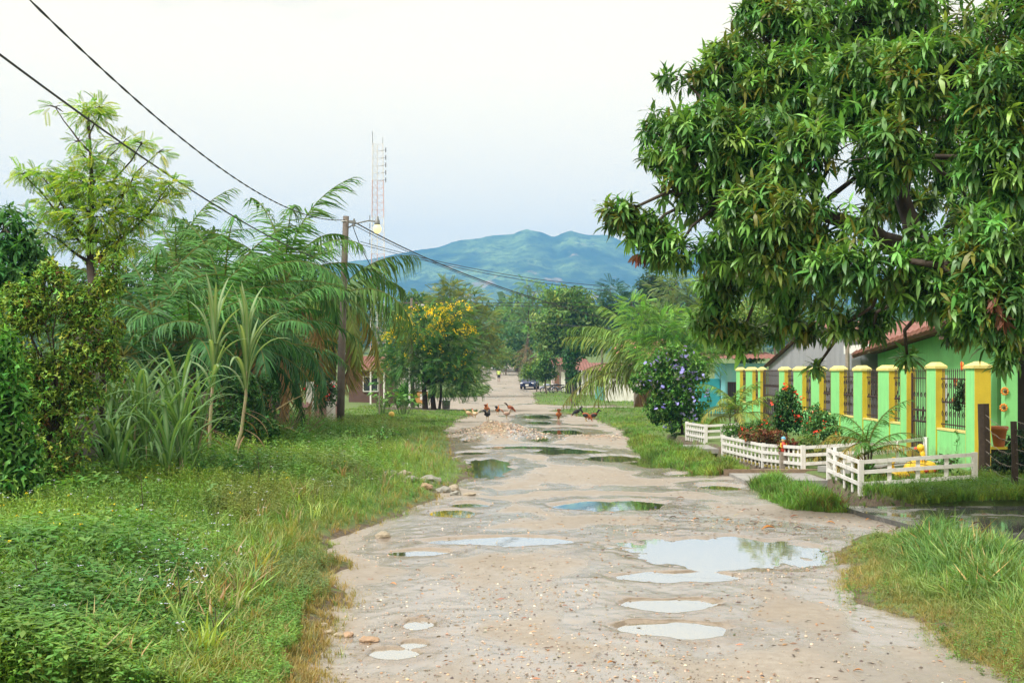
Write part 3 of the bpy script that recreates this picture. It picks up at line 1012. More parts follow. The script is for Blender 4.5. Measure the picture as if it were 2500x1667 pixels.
    for (px, py, Yd) in ((1556, 622, 18), (2425, 735, 14.6), (2445, 770, 14.6)):
        n = 22
        c = np.array(P(px, py, Yd))
        dd = rng.normal(0, .35, (n, 3)) + np.array([0, 0, -1.0])
        X, Yv, Z = frames(dd, up=rng.normal(0, 1, (n, 3)), rng=rng, roll=.3)
        L_ = .19 * rng.uniform(.7, 1.1, n)
        DL.add(T_LONG, c + rng.normal(0, .035, (n, 3)), X, Yv, Z, np.stack([L_ * .25, L_, L_], 1), cols((.12, .05, .03), n, rng))
    o = DL.build('dead_leaves', LEAF, root, 'stuff')
    o['label'] = 'bunches of dried reddish brown leaves hanging in the crown'
mango()

# --- left side
tree('sparse_tree', 'tall thin tree with open airy yellow-green crown on the left, crossed by a wire', 'tree', 22,
     [(215, 275, 45, 28), (245, 265, 22, 22), (135, 262, 30, 18), (300, 352, 55, 22), (345, 350, 30, 16), (388, 372, 24, 12), (225, 385, 48, 25), (190, 345, 18, 14), (215, 450, 80, 45), (160, 440, 45, 26), (95, 425, 45, 18), (55, 425, 28, 12),
      (310, 455, 70, 40), (415, 450, 30, 26), (390, 490, 45, 22), (250, 530, 100, 40), (140, 510, 60, 40), (330, 535, 55, 28), (120, 570, 45, 26), (220, 590, 70, 25), (300, 590, 50, 20)],
     215, 'feather', .20, [(.20, .33, .045), (.13, .27, .045), (.27, .36, .05)], dens=1.0, trunk_r=.11, bark=BARKD, seed=21, inner=.1, fork=gz(640, 22), twigs=7, gap=.0, leader=(216, 275), droop=.45)
tree('leafy_tree', 'dark bushy tree cut off by the left edge of the view', 'tree', 20.5, [(10, 560, 60, 75), (50, 600, 50, 55), (30, 660, 80, 60), (-60, 640, 90, 110), (90, 650, 45, 35), (-60, 760, 120, 100)], -60, 'long', .20,
     [(.06, .17, .045), (.045, .13, .04)], dens=.95, trunk_r=.16, seed=22, asp=.28)
tree('thicket_bush', 'tangled yellow-green thicket with brown twigs in front of the sparse tree', 'bush', 18.6,
     [(60, 760, 80, 70), (150, 730, 70, 55), (210, 760, 60, 60), (190, 860, 70, 70), (60, 860, 80, 80), (100, 960, 90, 80), (260, 700, 40, 40), (255, 860, 30, 50), (285, 905, 25, 35), (280, 800, 25, 25), (40, 720, 40, 35), (120, 660, 30, 30), (20, 960, 70, 80), (150, 1050, 80, 60), (60, 1120, 75, 50), (150, 1130, 60, 40), (200, 960, 50, 60), (270, 640, 40, 30), (110, 680, 60, 35)], 110, 'leaf', .095,
     [(.11, .26, .05), (.16, .28, .055), (.23, .31, .06)], dens=1.0, trunk_r=.05, bark=BARKD, seed=23, alt=[(.17, .085, .03), (.15, .12, .03)], p_alt=.07, asp=.6, twigs=16, inner=.1, gap=.08)
tree('broadleaf_shrub', 'bright large-leaved shrub at the left edge beside the sugar cane', 'shrub', 16.2,
     [(15, 850, 30, 50), (30, 930, 45, 60), (25, 1010, 50, 60), (35, 1090, 45, 60), (-30, 980, 60, 140), (70, 1130, 40, 50), (20, 1170, 60, 40)], 10, 'leaf', .19, [(.09, .25, .06), (.12, .28, .065), (.07, .20, .045)], dens=1.0, trunk_r=.05, seed=24, asp=.42)
for q_, (lab, tpx, Yq, lob, sd_) in enumerate((('dark creeper smothering the old fence posts right of the tallest sugar cane', 610, 29.5, [(590, 960, 45, 50, 0), (640, 975, 40, 60, 2), (560, 1020, 50, 45, -1), (640, 1050, 45, 30, 0)], 25),
        ('dark creeper on the old fence in front of the tin shed', 360, 25.5, [(300, 1040, 70, 60, -1), (420, 1050, 60, 50, 1)], 251), ('dark creeper on the old fence behind the concrete post', 200, 21.8, [(200, 1050, 60, 60, 0), (150, 1080, 40, 50, 0)], 252))):
    tree('vine_hedge', lab, 'vine', Yq, lob, tpx, 'leaf', .12, [(.035, .10, .025), (.05, .13, .03)], dens=.9, trunk_r=.05, seed=sd_, asp=.75, group='creepers on the old fence')
for q_, (lab, tpx, Yq, lob) in enumerate((('dark leafy tree behind the leftmost palm', 290, 48, [(330, 720, 90, 90), (200, 760, 120, 110), (300, 850, 110, 80)]), ('dark leafy tree with a rounded top behind the pale topped palm', 480, 52, [(470, 700, 90, 110), (480, 590, 60, 45), (450, 860, 120, 90)]),
        ('dark leafy tree between the oil palms and the wooden lamp pole', 660, 55, [(600, 760, 110, 100), (720, 800, 90, 90), (640, 880, 120, 70)]))):
    tree('garden_tree', lab, 'tree', Yq, lob, tpx, 'clump', .42, [(.035, .085, .025), (.05, .11, .03), (.07, .12, .03)], dens=1.0, trunk_r=.2, seed=260 + q_, group='trees behind the palms')

# --- middle distance
tree('flowering_tree', 'round tree covered in yellow flower spikes beside the left lane', 'tree', 69,
     [(1035, 800, 75, 50), (985, 845, 55, 45), (1100, 830, 65, 50), (1020, 880, 85, 55), (1125, 905, 60, 38), (960, 895, 45, 30), (1080, 930, 65, 35), (1150, 935, 35, 28), (1090, 880, 70, 45), (1110, 770, 45, 30)],
     1048, 'fine', .55, [(.038, .11, .028), (.055, .14, .03), (.08, .16, .036)], dens=.95, trunk_r=.17, bark=BARKD, seed=31, trunks=[(-.22, 1), (.25, .9), (.55, .5)],
     flowers=((.60, .44, .02), .075, 5.5, .9), fork=1.5)
tree('olive_tree', 'tall olive green tree rising behind the yellow flowering tree', 'tree', 108,
     [(1125, 750, 60, 55), (1170, 800, 45, 50), (1085, 735, 35, 45), (1150, 850, 55, 55), (1100, 705, 18, 22), (1195, 860, 30, 40), (1110, 830, 60, 60)], 1130, 'fine', .8, [(.12, .165, .035), (.09, .145, .035), (.15, .175, .04)], dens=.95, trunk_r=.25, seed=32)
tree('flat_top_tree', 'flat-topped green tree behind the old lamp pole', 'tree', 115, [(1010, 728, 38, 12), (1050, 735, 35, 13), (1030, 745, 45, 16), (990, 760, 40, 22), (1000, 800, 60, 40)], 1020, 'clump', .6, [(.05, .12, .03), (.07, .13, .03)], dens=.9, trunk_r=.2, seed=33)
tree('layered_tree', 'tall tree with a flat layered crown standing above the far trees in the centre', 'tree', 172,
     [(1290, 697, 24, 12), (1305, 712, 26, 9), (1270, 735, 35, 16), (1310, 745, 38, 20), (1255, 760, 38, 18), (1300, 780, 40, 25)], 1292, 'fine', 1.1, [(.085, .17, .05), (.12, .20, .055)], dens=.85, trunk_r=.25, seed=34)
tree('dense_tree', 'broad dense green tree behind the parked car', 'tree', 142,
     [(1360, 730, 45, 32), (1400, 735, 50, 35), (1430, 780, 50, 50), (1370, 790, 60, 55), (1410, 830, 55, 40), (1330, 800, 40, 45), (1450, 800, 40, 40), (1350, 850, 45, 40), (1390, 880, 35, 30)], 1390, 'clump', .9, [(.085, .165, .035), (.06, .13, .03), (.12, .19, .045)], dens=1.0, trunk_r=.3, seed=35)
tree('hazy_tree', 'mid green tree left of the layered tree, nearest the road gap', 'tree', 190, [(1230, 790, 32, 45), (1215, 840, 35, 40), (1205, 880, 30, 20)], 1215, 'clump', 1.0, [(.07, .15, .05), (.09, .17, .05)], dens=1.0, trunk_r=.3, seed=36, group='trees at the end of the road')
tree('hazy_tree', 'mid green tree right under the layered crown at the end of the road', 'tree', 186, [(1255, 830, 45, 45), (1290, 830, 40, 40), (1240, 870, 50, 25)], 1262, 'clump', 1.0, [(.06, .14, .045), (.085, .16, .05)], dens=1.0, trunk_r=.3, seed=361, group='trees at the end of the road')
tree('pale_bush', 'light green bush at the end of the road by the walker', 'bush', 178, [(1235, 870, 24, 22), (1255, 880, 20, 18), (1215, 882, 18, 14)], 1235, 'clump', .7, [(.11, .18, .04)], dens=1.0, trunk_r=.1, seed=37)
tree('dry_bush', 'grey brown drooping bush behind the parked car', 'bush', 160, [(1300, 865, 35, 22), (1285, 880, 25, 18), (1325, 880, 25, 22)], 1300, 'fine', .9, [(.10, .09, .05), (.08, .085, .04)], dens=.8, trunk_r=.1, seed=38, alt=[(.15, .08, .04)], p_alt=.2, droop=1.0)
tree('lime_shrub', 'bright lime shrub just behind the parked car', 'shrub', 131, [(1308, 903, 32, 20), (1290, 912, 18, 12), (1322, 892, 22, 18)], 1310, 'leaf', .4, [(.13, .22, .035), (.10, .19, .03)], dens=1.0, trunk_r=.06, seed=39, asp=.5)
tree('leaning_tree', 'small green tree with leaning trunk in front of the motorcycle', 'tree', 118, [(1325, 905, 24, 22), (1338, 880, 20, 22), (1345, 912, 16, 14)], 1335, 'leaf', .35, [(.075, .16, .04)], dens=1.0, trunk_r=.08, seed=40, asp=.5)
tree('climber_column', 'dark creeper-covered column of leaves by the tin house', 'vine', 108.5, [(1390, 880, 20, 30), (1400, 915, 16, 25), (1408, 850, 25, 25), (1430, 848, 28, 18), (1450, 852, 22, 14)], 1398, 'clump', .5, [(.03, .09, .025)], dens=1.0, trunk_r=.08, seed=41)
tree('feathery_tree', 'dark blue-green feathery tree right of the dense tree', 'tree', 135, [(1490, 706, 20, 18), (1505, 730, 32, 26), (1545, 712, 18, 14), (1525, 760, 40, 35), (1490, 760, 25, 25), (1540, 790, 40, 40)], 1515, 'fine', 1.0, [(.018, .065, .035), (.025, .075, .035)], dens=.95, trunk_r=.2, seed=42)
tree('tall_dark_tree', 'tall dark tree whose top shows left of the mango branches', 'tree', 122, [(1590, 690, 32, 30), (1580, 720, 30, 30), (1620, 715, 45, 35), (1600, 760, 50, 40)], 1600, 'clump', .8, [(.025, .06, .025), (.035, .075, .03)], dens=1.0, trunk_r=.3, seed=43)
tree('grey_green_tree', 'grey-green tree with a lime top half hidden by the mango branches', 'tree', 112, [(1650, 682, 28, 12), (1640, 705, 50, 30), (1690, 740, 60, 45), (1640, 760, 60, 45), (1730, 770, 60, 50)], 1670, 'fine', .9, [(.10, .16, .06), (.12, .18, .065)], dens=.95, trunk_r=.25, seed=44, alt=[(.15, .23, .04)], p_alt=.12)
tree('acacia_tree', 'bright green feathery acacia arching over the blue-flowered creeper', 'tree', 58,
     [(1570, 790, 45, 40), (1620, 800, 55, 45), (1680, 800, 55, 40), (1720, 840, 45, 35), (1600, 850, 55, 45), (1660, 860, 60, 40), (1545, 750, 35, 30), (1700, 880, 50, 30)], 1640, 'fine', .5, [(.11, .25, .045), (.15, .29, .055), (.09, .20, .04)], dens=.95, trunk_r=.12, seed=45)
tree('flowering_creeper', 'creeper mound with lavender blue flowers at the right verge', 'vine', 42.5,
     [(1600, 915, 40, 40), (1650, 920, 50, 50), (1700, 910, 30, 40), (1640, 975, 55, 50), (1690, 975, 40, 50), (1670, 1030, 45, 35), (1610, 1000, 35, 35), (1560, 935, 25, 25), (1640, 870, 40, 30)], 1665, 'leaf', .15, [(.06, .17, .035), (.09, .22, .045), (.12, .25, .05)], dens=.95, trunk_r=.06, bark=BARKD, seed=46, asp=.75,
     flowers=((.26, .24, .72), .115, .8, .0))
tree('pale_bamboo', 'pale yellow-green bamboo showing under the mango branches', 'bamboo', 92, [(1880, 650, 55, 60), (1910, 720, 55, 60), (1860, 740, 50, 50), (1930, 660, 40, 45)], 1890, 'fine', .8, [(.17, .20, .07), (.14, .18, .06)], dens=.9, trunk_r=.12, seed=47, droop=.9)
tree('bushy_tree', 'mid green bushy tree between the turquoise house and the grey house', 'tree', 63, [(1800, 835, 45, 38), (1760, 820, 45, 35), (1850, 800, 45, 40), (1900, 790, 40, 35), (1820, 780, 60, 40), (1830, 870, 30, 25)], 1815, 'clump', .4, [(.12, .20, .04), (.09, .17, .04)], dens=1.0, trunk_r=.15, seed=48)

# distant wood behind everything
rng = np.random.default_rng(60)
LV = Leaves()
n = 5200
ang = rng.uniform(-.50, .50, n)
Yw = rng.uniform(300, 520, n)
Xw = Yw * ang
hgt = (7 + 9 * vn(Xw / 22, Yw / 30, 3)) * rng.random(n) ** .5
for q, T in enumerate(T_CLUMPS):
    k = np.arange(n) % 4 == q
    X, Yv, Z = frames(rng.normal(0, 1, (k.sum(), 3)), rng=rng, roll=1)
    LV.add(T, np.stack([Xw[k], Yw[k], base(Yw[k]) + hgt[k]], 1), X, Yv, Z, rng.uniform(3, 6, k.sum()), cols([(.04, .085, .03), (.05, .10, .035), (.03, .07, .028)], k.sum(), rng))
tag(LV.build('distant_woods', LEAF), 'belt of far-off woods below the mountains', 'woods', kind='stuff')

# ------------------------------------------------------------------ palms, cane
T_SEG = tmpl([(-.5, 0, 0), (.5, 0, 0), (.5, 1, 0), (-.5, 1, 0), (0, 0, -.5), (0, 0, .5), (0, 1, .5), (0, 1, -.5)], [(0, 1, 2, 3), (4, 5, 6, 7)])


def frond(parent, o, az, el, L, droop, n, ll, lw, col, rng, hang=.35, mat=None, ribcol=(.17, .19, .06), bare=.14, name='frond'):
    k = 16
    pts = [np.array(o, float)]
    tang = []
    for i in range(k):
        s_ = (i + .5) / k
        e = el - droop * s_ ** 1.35
        d = np.array([math.cos(az) * math.cos(e), math.sin(az) * math.cos(e), math.sin(e)])
        tang.append(d); pts.append(pts[-1] + d * L / k)
    pts = np.array(pts); tang = np.array(tang)
    LV = Leaves()
    seglen = L / k
    X, Yv, Z = frames(tang, rng=rng, roll=.01)
    w = np.linspace(.055, .012, k) * (L / 3) ** .5
    LV.add(T_SEG, pts[:-1], X, Yv, Z, np.stack([w, np.full(k, seglen), w], 1), np.tile(np.array(ribcol), (k, 1)))
    s_ = np.repeat(np.linspace(bare, .99, n), 2)
    side = np.tile([1.0, -1.0], n)
    f_ = s_ * k
    i0 = np.clip(f_.astype(int), 0, k - 1)
    pos = pts[i0] + tang[i0] * ((f_ - i0) * seglen)[:, None]
    tg = tang[i0]
    sd = nrm(np.cross(tg, np.tile([0, 0, 1.0], (len(tg), 1)) + 1e-4))
    nr = np.cross(sd, tg)
    a = np.radians(64 - 38 * s_) + rng.normal(0, .12, len(s_))
    dd = sd * (side * np.sin(a))[:, None] + tg * np.cos(a)[:, None] + nr * (.10 + rng.normal(0, .14, len(s_)))[:, None]
    dd[:, 2] -= (hang + .15) * rng.uniform(.4, 1.5, len(s_))
    X, Yv, Z = frames(dd, up=nr, rng=rng, roll=.12)
    prof = np.sin(np.pi * np.clip(.18 + .74 * s_, 0, 1)) ** .6
    le = ll * prof * rng.uniform(.85, 1.1, len(s_))
    ok = rng.random(len(s_)) > .03
    LV.add(T_BLADE, pos[ok], X[ok], Yv[ok], Z[ok], np.stack([np.full(len(le), lw), le, le * (1 + hang)], 1)[ok], cols(col, ok.sum(), rng, .22, .09))
    return LV.build(name, mat or FROND, parent)


def palm(name, label, px, py, Y, n, L, cols_, seed, elmin=-.2, elmax=1.45, droop=1.25, ll=.5, lw=.035, trunk_r=.14, hang=.35, group=None, nl=62, az=None, base_z=None, clump=None, alt=None):
    rng = np.random.default_rng(seed)
    if name != 'areca_palm': n, L, lw, nl, ll = int(n * 1.1), L * 1.28, lw * 1.7, int(nl * .62), ll * 1.4
    X0 = gx(px, Y); zc = gz(py, Y)
    z0 = G(X0, Y) - .03 if base_z is None else base_z
    root = thing(name, label, 'palm', (X0, Y, z0), group)
    mb = MB()
    for (dx, dy, h) in (clump or [(0, 0, 1)]):
        pts = [(X0 + dx * .4, Y + dy * .4, z0), (X0 + dx * .7, Y + dy * .7, z0 + (zc - z0) * .5 * h), (X0 + dx, Y + dy, z0 + (zc - z0) * h)]
        mb.tube(pts, [trunk_r * 1.2, trunk_r, trunk_r * .85], 8)
    mb.build('trunk', BARK, root, smooth=True)
    for i in range(n):
        c = (clump or [(0, 0, 1)])[i % len(clump or [1])]
        u_ = (i + .5) / n
        a = i * 2.39996 + rng.uniform(-.25, .25)
        if az is not None: a = az[i % len(az)] + rng.uniform(-.2, .2)
        e = elmax + (elmin - elmax) * u_ ** .95 + rng.uniform(-.1, .1)
        cc = cols_[min(len(cols_) - 1, int(u_ * len(cols_)))]
        if name != 'areca_palm' and i >= n - 2: cc, e = [(.22, .15, .07), (.17, .11, .05)], -.75
        frond(root, (X0 + c[0], Y + c[1], z0 + (zc - z0) * c[2]), a, e, L * rng.uniform(.85, 1.1), droop * rng.uniform(.8, 1.2) * (1.15 - .35 * (1 - u_)), nl, ll, lw, cc, rng, hang)
    return root


GP = 'palms in the garden on the left'
palm('coconut_palm', 'coconut palm with upright fronds left of the wooden lamp pole', 695, 690, 43, 17, 3.5, [(.06, .14, .03), (.045, .12, .03), (.07, .13, .03)], 71, elmin=-.4, elmax=1.5, droop=1.3, ll=.78, lw=.045, nl=70, group=GP)
palm('coconut_palm', 'coconut palm with yellowing fronds drooping behind the wooden lamp pole', 812, 730, 52, 18, 3.7, [(.06, .12, .025), (.10, .14, .03), (.16, .155, .03)], 72, elmin=-.9, elmax=1.1, droop=1.6, ll=.95, lw=.05, hang=1.0, nl=72, group=GP)
palm('oil_palm', 'oil palm with long feathery fronds behind the two tallest canes', 545, 745, 37, 18, 3.3, [(.05, .14, .03), (.04, .115, .03), (.035, .10, .03)], 73, elmin=-.5, elmax=1.4, droop=1.35, ll=.62, lw=.036, nl=66, group=GP)
palm('oil_palm', 'oil palm with grey-green arching fronds, leftmost of the palms', 375, 775, 33, 18, 2.9, [(.05, .13, .04), (.05, .12, .055), (.035, .095, .04)], 74, elmin=-.6, elmax=1.35, droop=1.45, ll=.55, lw=.034, nl=60, group=GP)
palm('oil_palm', 'low dark palm filling the gap under the oil palms, behind the canes', 615, 850, 35, 18, 2.5, [(.04, .115, .03), (.03, .095, .03), (.025, .08, .025)], 75, elmin=-.7, elmax=1.2, droop=1.2, ll=.5, lw=.034, nl=56, group=GP)
palm('oil_palm', 'low palm with fronds bending down beside the pink board fence', 690, 880, 48, 16, 2.4, [(.045, .12, .035), (.035, .10, .03), (.13, .14, .03)], 76, elmin=-.9, elmax=1.1, droop=1.2, ll=.5, lw=.034, nl=54, group=GP)
palm('oil_palm', 'low dark palm behind the sparse tree and the concrete post', 300, 870, 29, 16, 2.3, [(.035, .10, .03), (.03, .085, .03)], 77, elmin=-.6, elmax=1.2, droop=1.2, ll=.48, lw=.032, nl=54, group=GP)
palm('oil_palm', 'pale topped palm standing behind the grey-green oil palm', 430, 660, 46, 13, 3.2, [(.07, .15, .04), (.06, .13, .04)], 78, elmin=-.3, elmax=1.4, droop=1.2, ll=.6, lw=.04, nl=60, group=GP)
palm('oil_palm', 'dark low oil palm behind the middle of the sugar cane row', 465, 835, 30.5, 17, 2.5, [(.05, .14, .035), (.035, .11, .03), (.03, .09, .03)], 83, elmin=-.6, elmax=1.35, droop=1.2, ll=.52, lw=.034, nl=58, group=GP)
palm('oil_palm', 'bushy oil palm low between the tallest canes and the pink board fence', 655, 800, 38.5, 18, 2.6, [(.055, .15, .035), (.04, .12, .03), (.03, .095, .03)], 84, elmin=-.7, elmax=1.35, droop=1.25, ll=.55, lw=.036, nl=58, group=GP)
palm('coconut_palm', 'young coconut palm leaning its long fronds over the white wall on the right', 1590, 905, 73, 15, 4.6, [(.09, .16, .03), (.12, .17, .035), (.17, .17, .04)], 79, elmin=-.3, elmax=1.25, droop=1.25, ll=.95, lw=.06, hang=.7, nl=64,
     az=[math.pi, 2.6, 3.6, 2.9, 1.7, 3.3, .6, 2.2])
GA = 'areca palms in the garden of the green wall'
palm('areca_palm', 'areca palm left of the dark door in the green wall', 1795, 1000, 40, 16, 1.55, [(.10, .18, .035), (.14, .20, .04), (.17, .18, .04)], 80, elmin=.1, elmax=1.45, droop=1.35, ll=.32, lw=.028, trunk_r=.03, nl=34, group=GA, clump=[(0, 0, 1), (.15, .1, .8), (-.18, 0, .7), (.05, -.15, .9)])
palm('areca_palm', 'areca palm with arching fronds inside the nearest white fence', 2120, 1085, 24.9, 13, 1.25, [(.05, .14, .03), (.06, .15, .03), (.17, .13, .03)], 81, elmin=.15, elmax=1.4, droop=1.35, ll=.27, lw=.021, trunk_r=.022, nl=30, group=GA, clump=[(0, 0, 1), (.08, .05, .8), (-.08, 0, .7)])
palm('areca_palm', 'small yellowish areca palm behind the white fence by the path', 1998, 1110, 28.2, 13, .85, [(.17, .19, .035), (.22, .17, .03), (.20, .13, .03)], 82, elmin=.0, elmax=1.3, droop=1.3, ll=.22, lw=.02, trunk_r=.02, nl=26, group=GA, clump=[(0, 0, 1), (.12, .05, .7), (-.12, 0, .8)])

def cane_leaf_mesh(o, az, el, L, w, droop, col, rib, off):
    k = 9
    p = np.array(o, float); vs = []; cs = []
    for i in range(k + 1):
        s_ = i / k
        e = el - droop * s_ ** 1.6
        d = np.array([math.cos(az) * math.cos(e), math.sin(az) * math.cos(e), math.sin(e)])
        sd = np.array([-math.sin(az), math.cos(az), 0])
        up = np.cross(d, sd) * -1
        ww = w * (math.sin(math.pi * min(1, .12 + .88 * s_)) ** .55 if s_ < 1 else 0.02) * .5
        vs += [p - sd * ww + up * ww * .35, p, p + sd * ww + up * ww * .35]
        cs += [col, rib, col]
        p = p + d * L / k
    fs = []
    for i in range(k):
        a = i * 3
        fs += [(a, a + 1, a + 4, a + 3), (a + 1, a + 2, a + 5, a + 4)]
    me = bpy.data.meshes.new('leaf')
    me.from_pydata([tuple(v - off) for v in vs], [], fs)
    at = me.color_attributes.new('Col', 'FLOAT_COLOR', 'POINT')
    at.data.foreach_set('color', np.array([(*c, 1) for c in cs], np.float32).ravel())
    me.polygons.foreach_set('use_smooth', [True] * len(fs))
    me.materials.append(GRASSM)
    return me


STALK = M('cane_stalk', (.36, .25, .20), .6, .2, 8, c2=(.30, .33, .14))
CANES = [(150, 20.6, 1.9, 11, 1.5), (215, 21.6, 2.1, 12, 1.5), (255, 20.4, 1.7, 11, 1.4), (322, 21.2, 2.5, 13, 1.7), (345, 22.6, 2.3, 12, 1.6), (280, 23.2, 2.3, 11, 1.5), (405, 20.2, 1.4, 10, 1.3), (440, 22.0, 2.6, 15, 1.7), (470, 23.3, 2.0, 11, 1.6), (112, 19.6, 1.6, 10, 1.3), (385, 24.5, 2.2, 11, 1.4), (185, 22.8, 2.2, 12, 1.6), (300, 20.0, 1.3, 10, 1.4), (232, 24.0, 2.6, 12, 1.6), (418, 23.6, 2.2, 12, 1.6)]
CLAB = ['sugar cane clump nearest the left thicket, leaves fanning low', 'sugar cane in front of the grey concrete post', 'short sugar cane right of the concrete post foot', 'tall sugar cane with blade straight up, left of centre in the row', 'sugar cane close behind the tall upright one',
        'sugar cane set back behind the row near the concrete post', 'stunted sugar cane with bent stalk at front of the row', 'bushy sugar cane with many upright blades, right end of the low row', 'sugar cane drooping towards the weeds beside the tall canes', 'small sugar cane in the shade of the thicket', 'slim sugar cane in front of the dark shed', 'sugar cane just left of the grey concrete post, behind the front row', 'lowest sugar cane, arching over the weeds at front of the row', 'tall sugar cane rising right beside the concrete post', 'sugar cane tucked between the dark shed and the bushy cane']
_r = random.Random(77)
for (px, Y, side) in ((135, 22.0, 'first from the thicket'), (175, 20.2, 'second from the thicket'), (200, 23.2, 'third from the thicket'), (268, 21.9, 'fourth from the thicket'), (310, 22.4, 'fifth from the thicket'), (362, 21.0, 'sixth from the thicket'), (395, 22.3, 'seventh from the thicket'), (455, 21.0, 'nearest the two tallest canes')):
    CANES.append((px, Y, _r.uniform(1.7, 2.6), 12, _r.uniform(1.4, 1.75)))
    CLAB.append('sugar cane filling the thick of the row, ' + side)
for i, (px, Y, st, nlv, LL) in enumerate(CANES):
    rng = np.random.default_rng(100 + i)
    X0 = gx(px, Y); z0 = G(X0, Y)
    r = thing('sugar_cane', CLAB[i], 'sugar cane', (X0, Y, z0), 'sugar cane plants along the old fence')
    tl = (rng.normal(0, .06), rng.normal(0, .05))
    mb = MB().tube([(X0, Y, z0 - .05), (X0 + tl[0] * .5, Y, z0 + st * .3), (X0 + tl[0] * 1.5, Y + tl[1], z0 + st * .62)], [.026, .023, .016], 6)
    mb.build('stalk', STALK, r)
    nlv = int(nlv * 1.35)
    for j in range(nlv):
        s_ = .10 + .52 * j / nlv
        c = np.array((.065, .19, .05)) * rng.uniform(.6, 1.45)
        me = cane_leaf_mesh((X0 + tl[0] * 2 * s_, Y, z0 + st * s_), j * 2.6 + rng.uniform(-.4, .4), 1.5 - .35 * rng.random(), LL * rng.uniform(.75, 1.15), .068 * rng.uniform(.7, 1.3), rng.uniform(.5, 3.3), tuple(c), (.20, .33, .14), np.array((X0, Y, z0)))
        put('leaf', me, r)
for (px, Y, top, seed, lab) in ((512, 26.2, 852, 120, 'tall sugar cane with pinkish stalk, left of the two tallest'), (598, 26.4, 858, 121, 'tallest sugar cane with leaning stalk, right of the two tallest')):
    rng = np.random.default_rng(seed)
    X0 = gx(px, Y); z0 = G(X0, Y); zt = gz(top, Y)
    r = thing('sugar_cane', lab, 'sugar cane', (X0, Y, z0), 'sugar cane plants along the old fence')
    lean = .12 if px < 550 else .05
    b0 = (X0 - (.35 if px > 550 else 0), Y, z0 - .05)
    MB().tube([b0, (X0 - (.08 if px > 550 else 0), Y, z0 + .8), (X0 + lean * .4, Y, (z0 + zt) / 2 + .3), (X0 + lean, Y, zt + .25)], [.04, .036, .032, .016], 7).build('stalk', STALK, r)
    for j in range(19):
        u_ = j / 18
        c = np.array((.13, .26, .095)) * rng.uniform(.75, 1.25)
        o = (X0 + lean * (.5 + .5 * u_), Y, zt + .25 - (1 - u_) * 1.25)
        me = cane_leaf_mesh(o, j * 2.5 + rng.uniform(-.4, .4), (1.15 + .4 * u_ ** .6) if j % 3 else 1.5, rng.uniform(1.1, 1.75), .095, (3.0 - 2.6 * u_ ** .7 + rng.uniform(-.4, .4)) if j % 3 else rng.uniform(.25, .9), tuple(c), (.34, .45, .25), np.array((X0, Y, z0)))
        put('leaf', me, r)
    for j in range(7):
        me = cane_leaf_mesh((X0 + rng.normal(0, .05), Y, z0 + rng.uniform(.5, 1.3)), rng.uniform(0, 6.3), -.3, rng.uniform(.5, .9), .04, 1.2, (.22, .12, .07), (.3, .2, .12), np.array((X0, Y, z0)))
        put('dry_leaf', me, r)

# ------------------------------------------------------------------ grass and weeds
def samp(n, x0f, x1f, Y0, Y1, rng, dens=None, pw=1.0):
    q = rng.random(n)
    Y = 1 / (1 / Y1 + (1 / Y0 - 1 / Y1) * q ** pw)
    a, b_ = x0f(Y), x1f(Y)
    X = a + (b_ - a) * rng.random(n)
    if dens is not None:
        k = rng.random(n) < dens(X, Y)
        X, Y = X[k], Y[k]
    return X, Y


def plants(LV, Ts, X, Y, size, col, rng, tilt=.15, pick=None, **kw):
    n = len(X)
    z = ground(X, Y) - .02
    GR = .88
    cl = col if isinstance(col, np.ndarray) and len(col) == n and col.ndim == 2 and n > 12 else cols(col, n, rng, **kw)
    for q, T in enumerate(Ts):
        k = (np.arange(n) % len(Ts) == q) if pick is None else (pick == q)
        m = k.sum()
        a = rng.uniform(0, 6.283, m)
        up = nrm(np.stack([rng.normal(0, tilt, m), rng.normal(0, tilt, m), np.ones(m)], 1))
        Xa = nrm(np.stack([np.cos(a), np.sin(a), np.zeros(m)], 1))
        Ya = nrm(np.cross(up, Xa)); Xa = np.cross(Ya, up)
        sc = size[k] if isinstance(size, np.ndarray) else np.full(m, size)
        LV.add(T, np.stack([X[k], Y[k], z[k]], 1), Xa, Ya, up, sc, cl[k] * GR)


def mixcol(a, b_, f): return a * (1 - f[:, None]) + b_ * f[:, None]


rng = np.random.default_rng(200)
vl = lambda Y: np.maximum(-.435 * Y - .6, -8.2)
X, Y = samp(36000, vl, lambda Y: edgeL(Y) - .35, 8.3, 47, rng)
d = edgeL(Y) - X
h = (.08 + .24 * sstep(.6, 3.0, d) + .16 * sstep(3.5, 6, d)) * (.65 + .7 * fbm(X * .7, Y * .5, 61)) * rng.uniform(.7, 1.25, len(X))
f1 = sstep(.35, .65, fbm(X * .55, Y * .35, 62)); f2 = sstep(.5, .72, fbm(X * .5 + 9, Y * .3, 63)) * sstep(4.5, 2, d)
c = mixcol(cols((.075, .18, .035), len(X), rng), cols((.13, .25, .045), len(X), rng), f1)
c = mixcol(c, cols((.13, .15, .065), len(X), rng), f2 * .6)
c = mixcol(c, cols((.085, .21, .065), len(X), rng), sstep(2.5, 4.5, d) * .4 * sstep(22, 12, Y))
LV = Leaves()
pick = np.clip((fbm(X * .45 + 30, Y * .3, 65) - .28) * 9 + rng.normal(0, .7, len(X)), 0, 3.99).astype(int)
plants(LV, T_WEEDS, X, Y, h * np.array([1.1, 1.35, .8, 1.2])[pick] + .05, c * np.array([[1, 1, 1], [.92, .95, 1.1], [1.3, 1.2, .9], [1.2, 1.0, .95]])[pick], rng, pick=pick)
X, Y = samp(4200, vl, lambda Y: edgeL(Y) - .9, 8.5, 40, rng, lambda X, Y: .15 + .85 * (fbm(X * .6, Y * .4, 67) > .5))
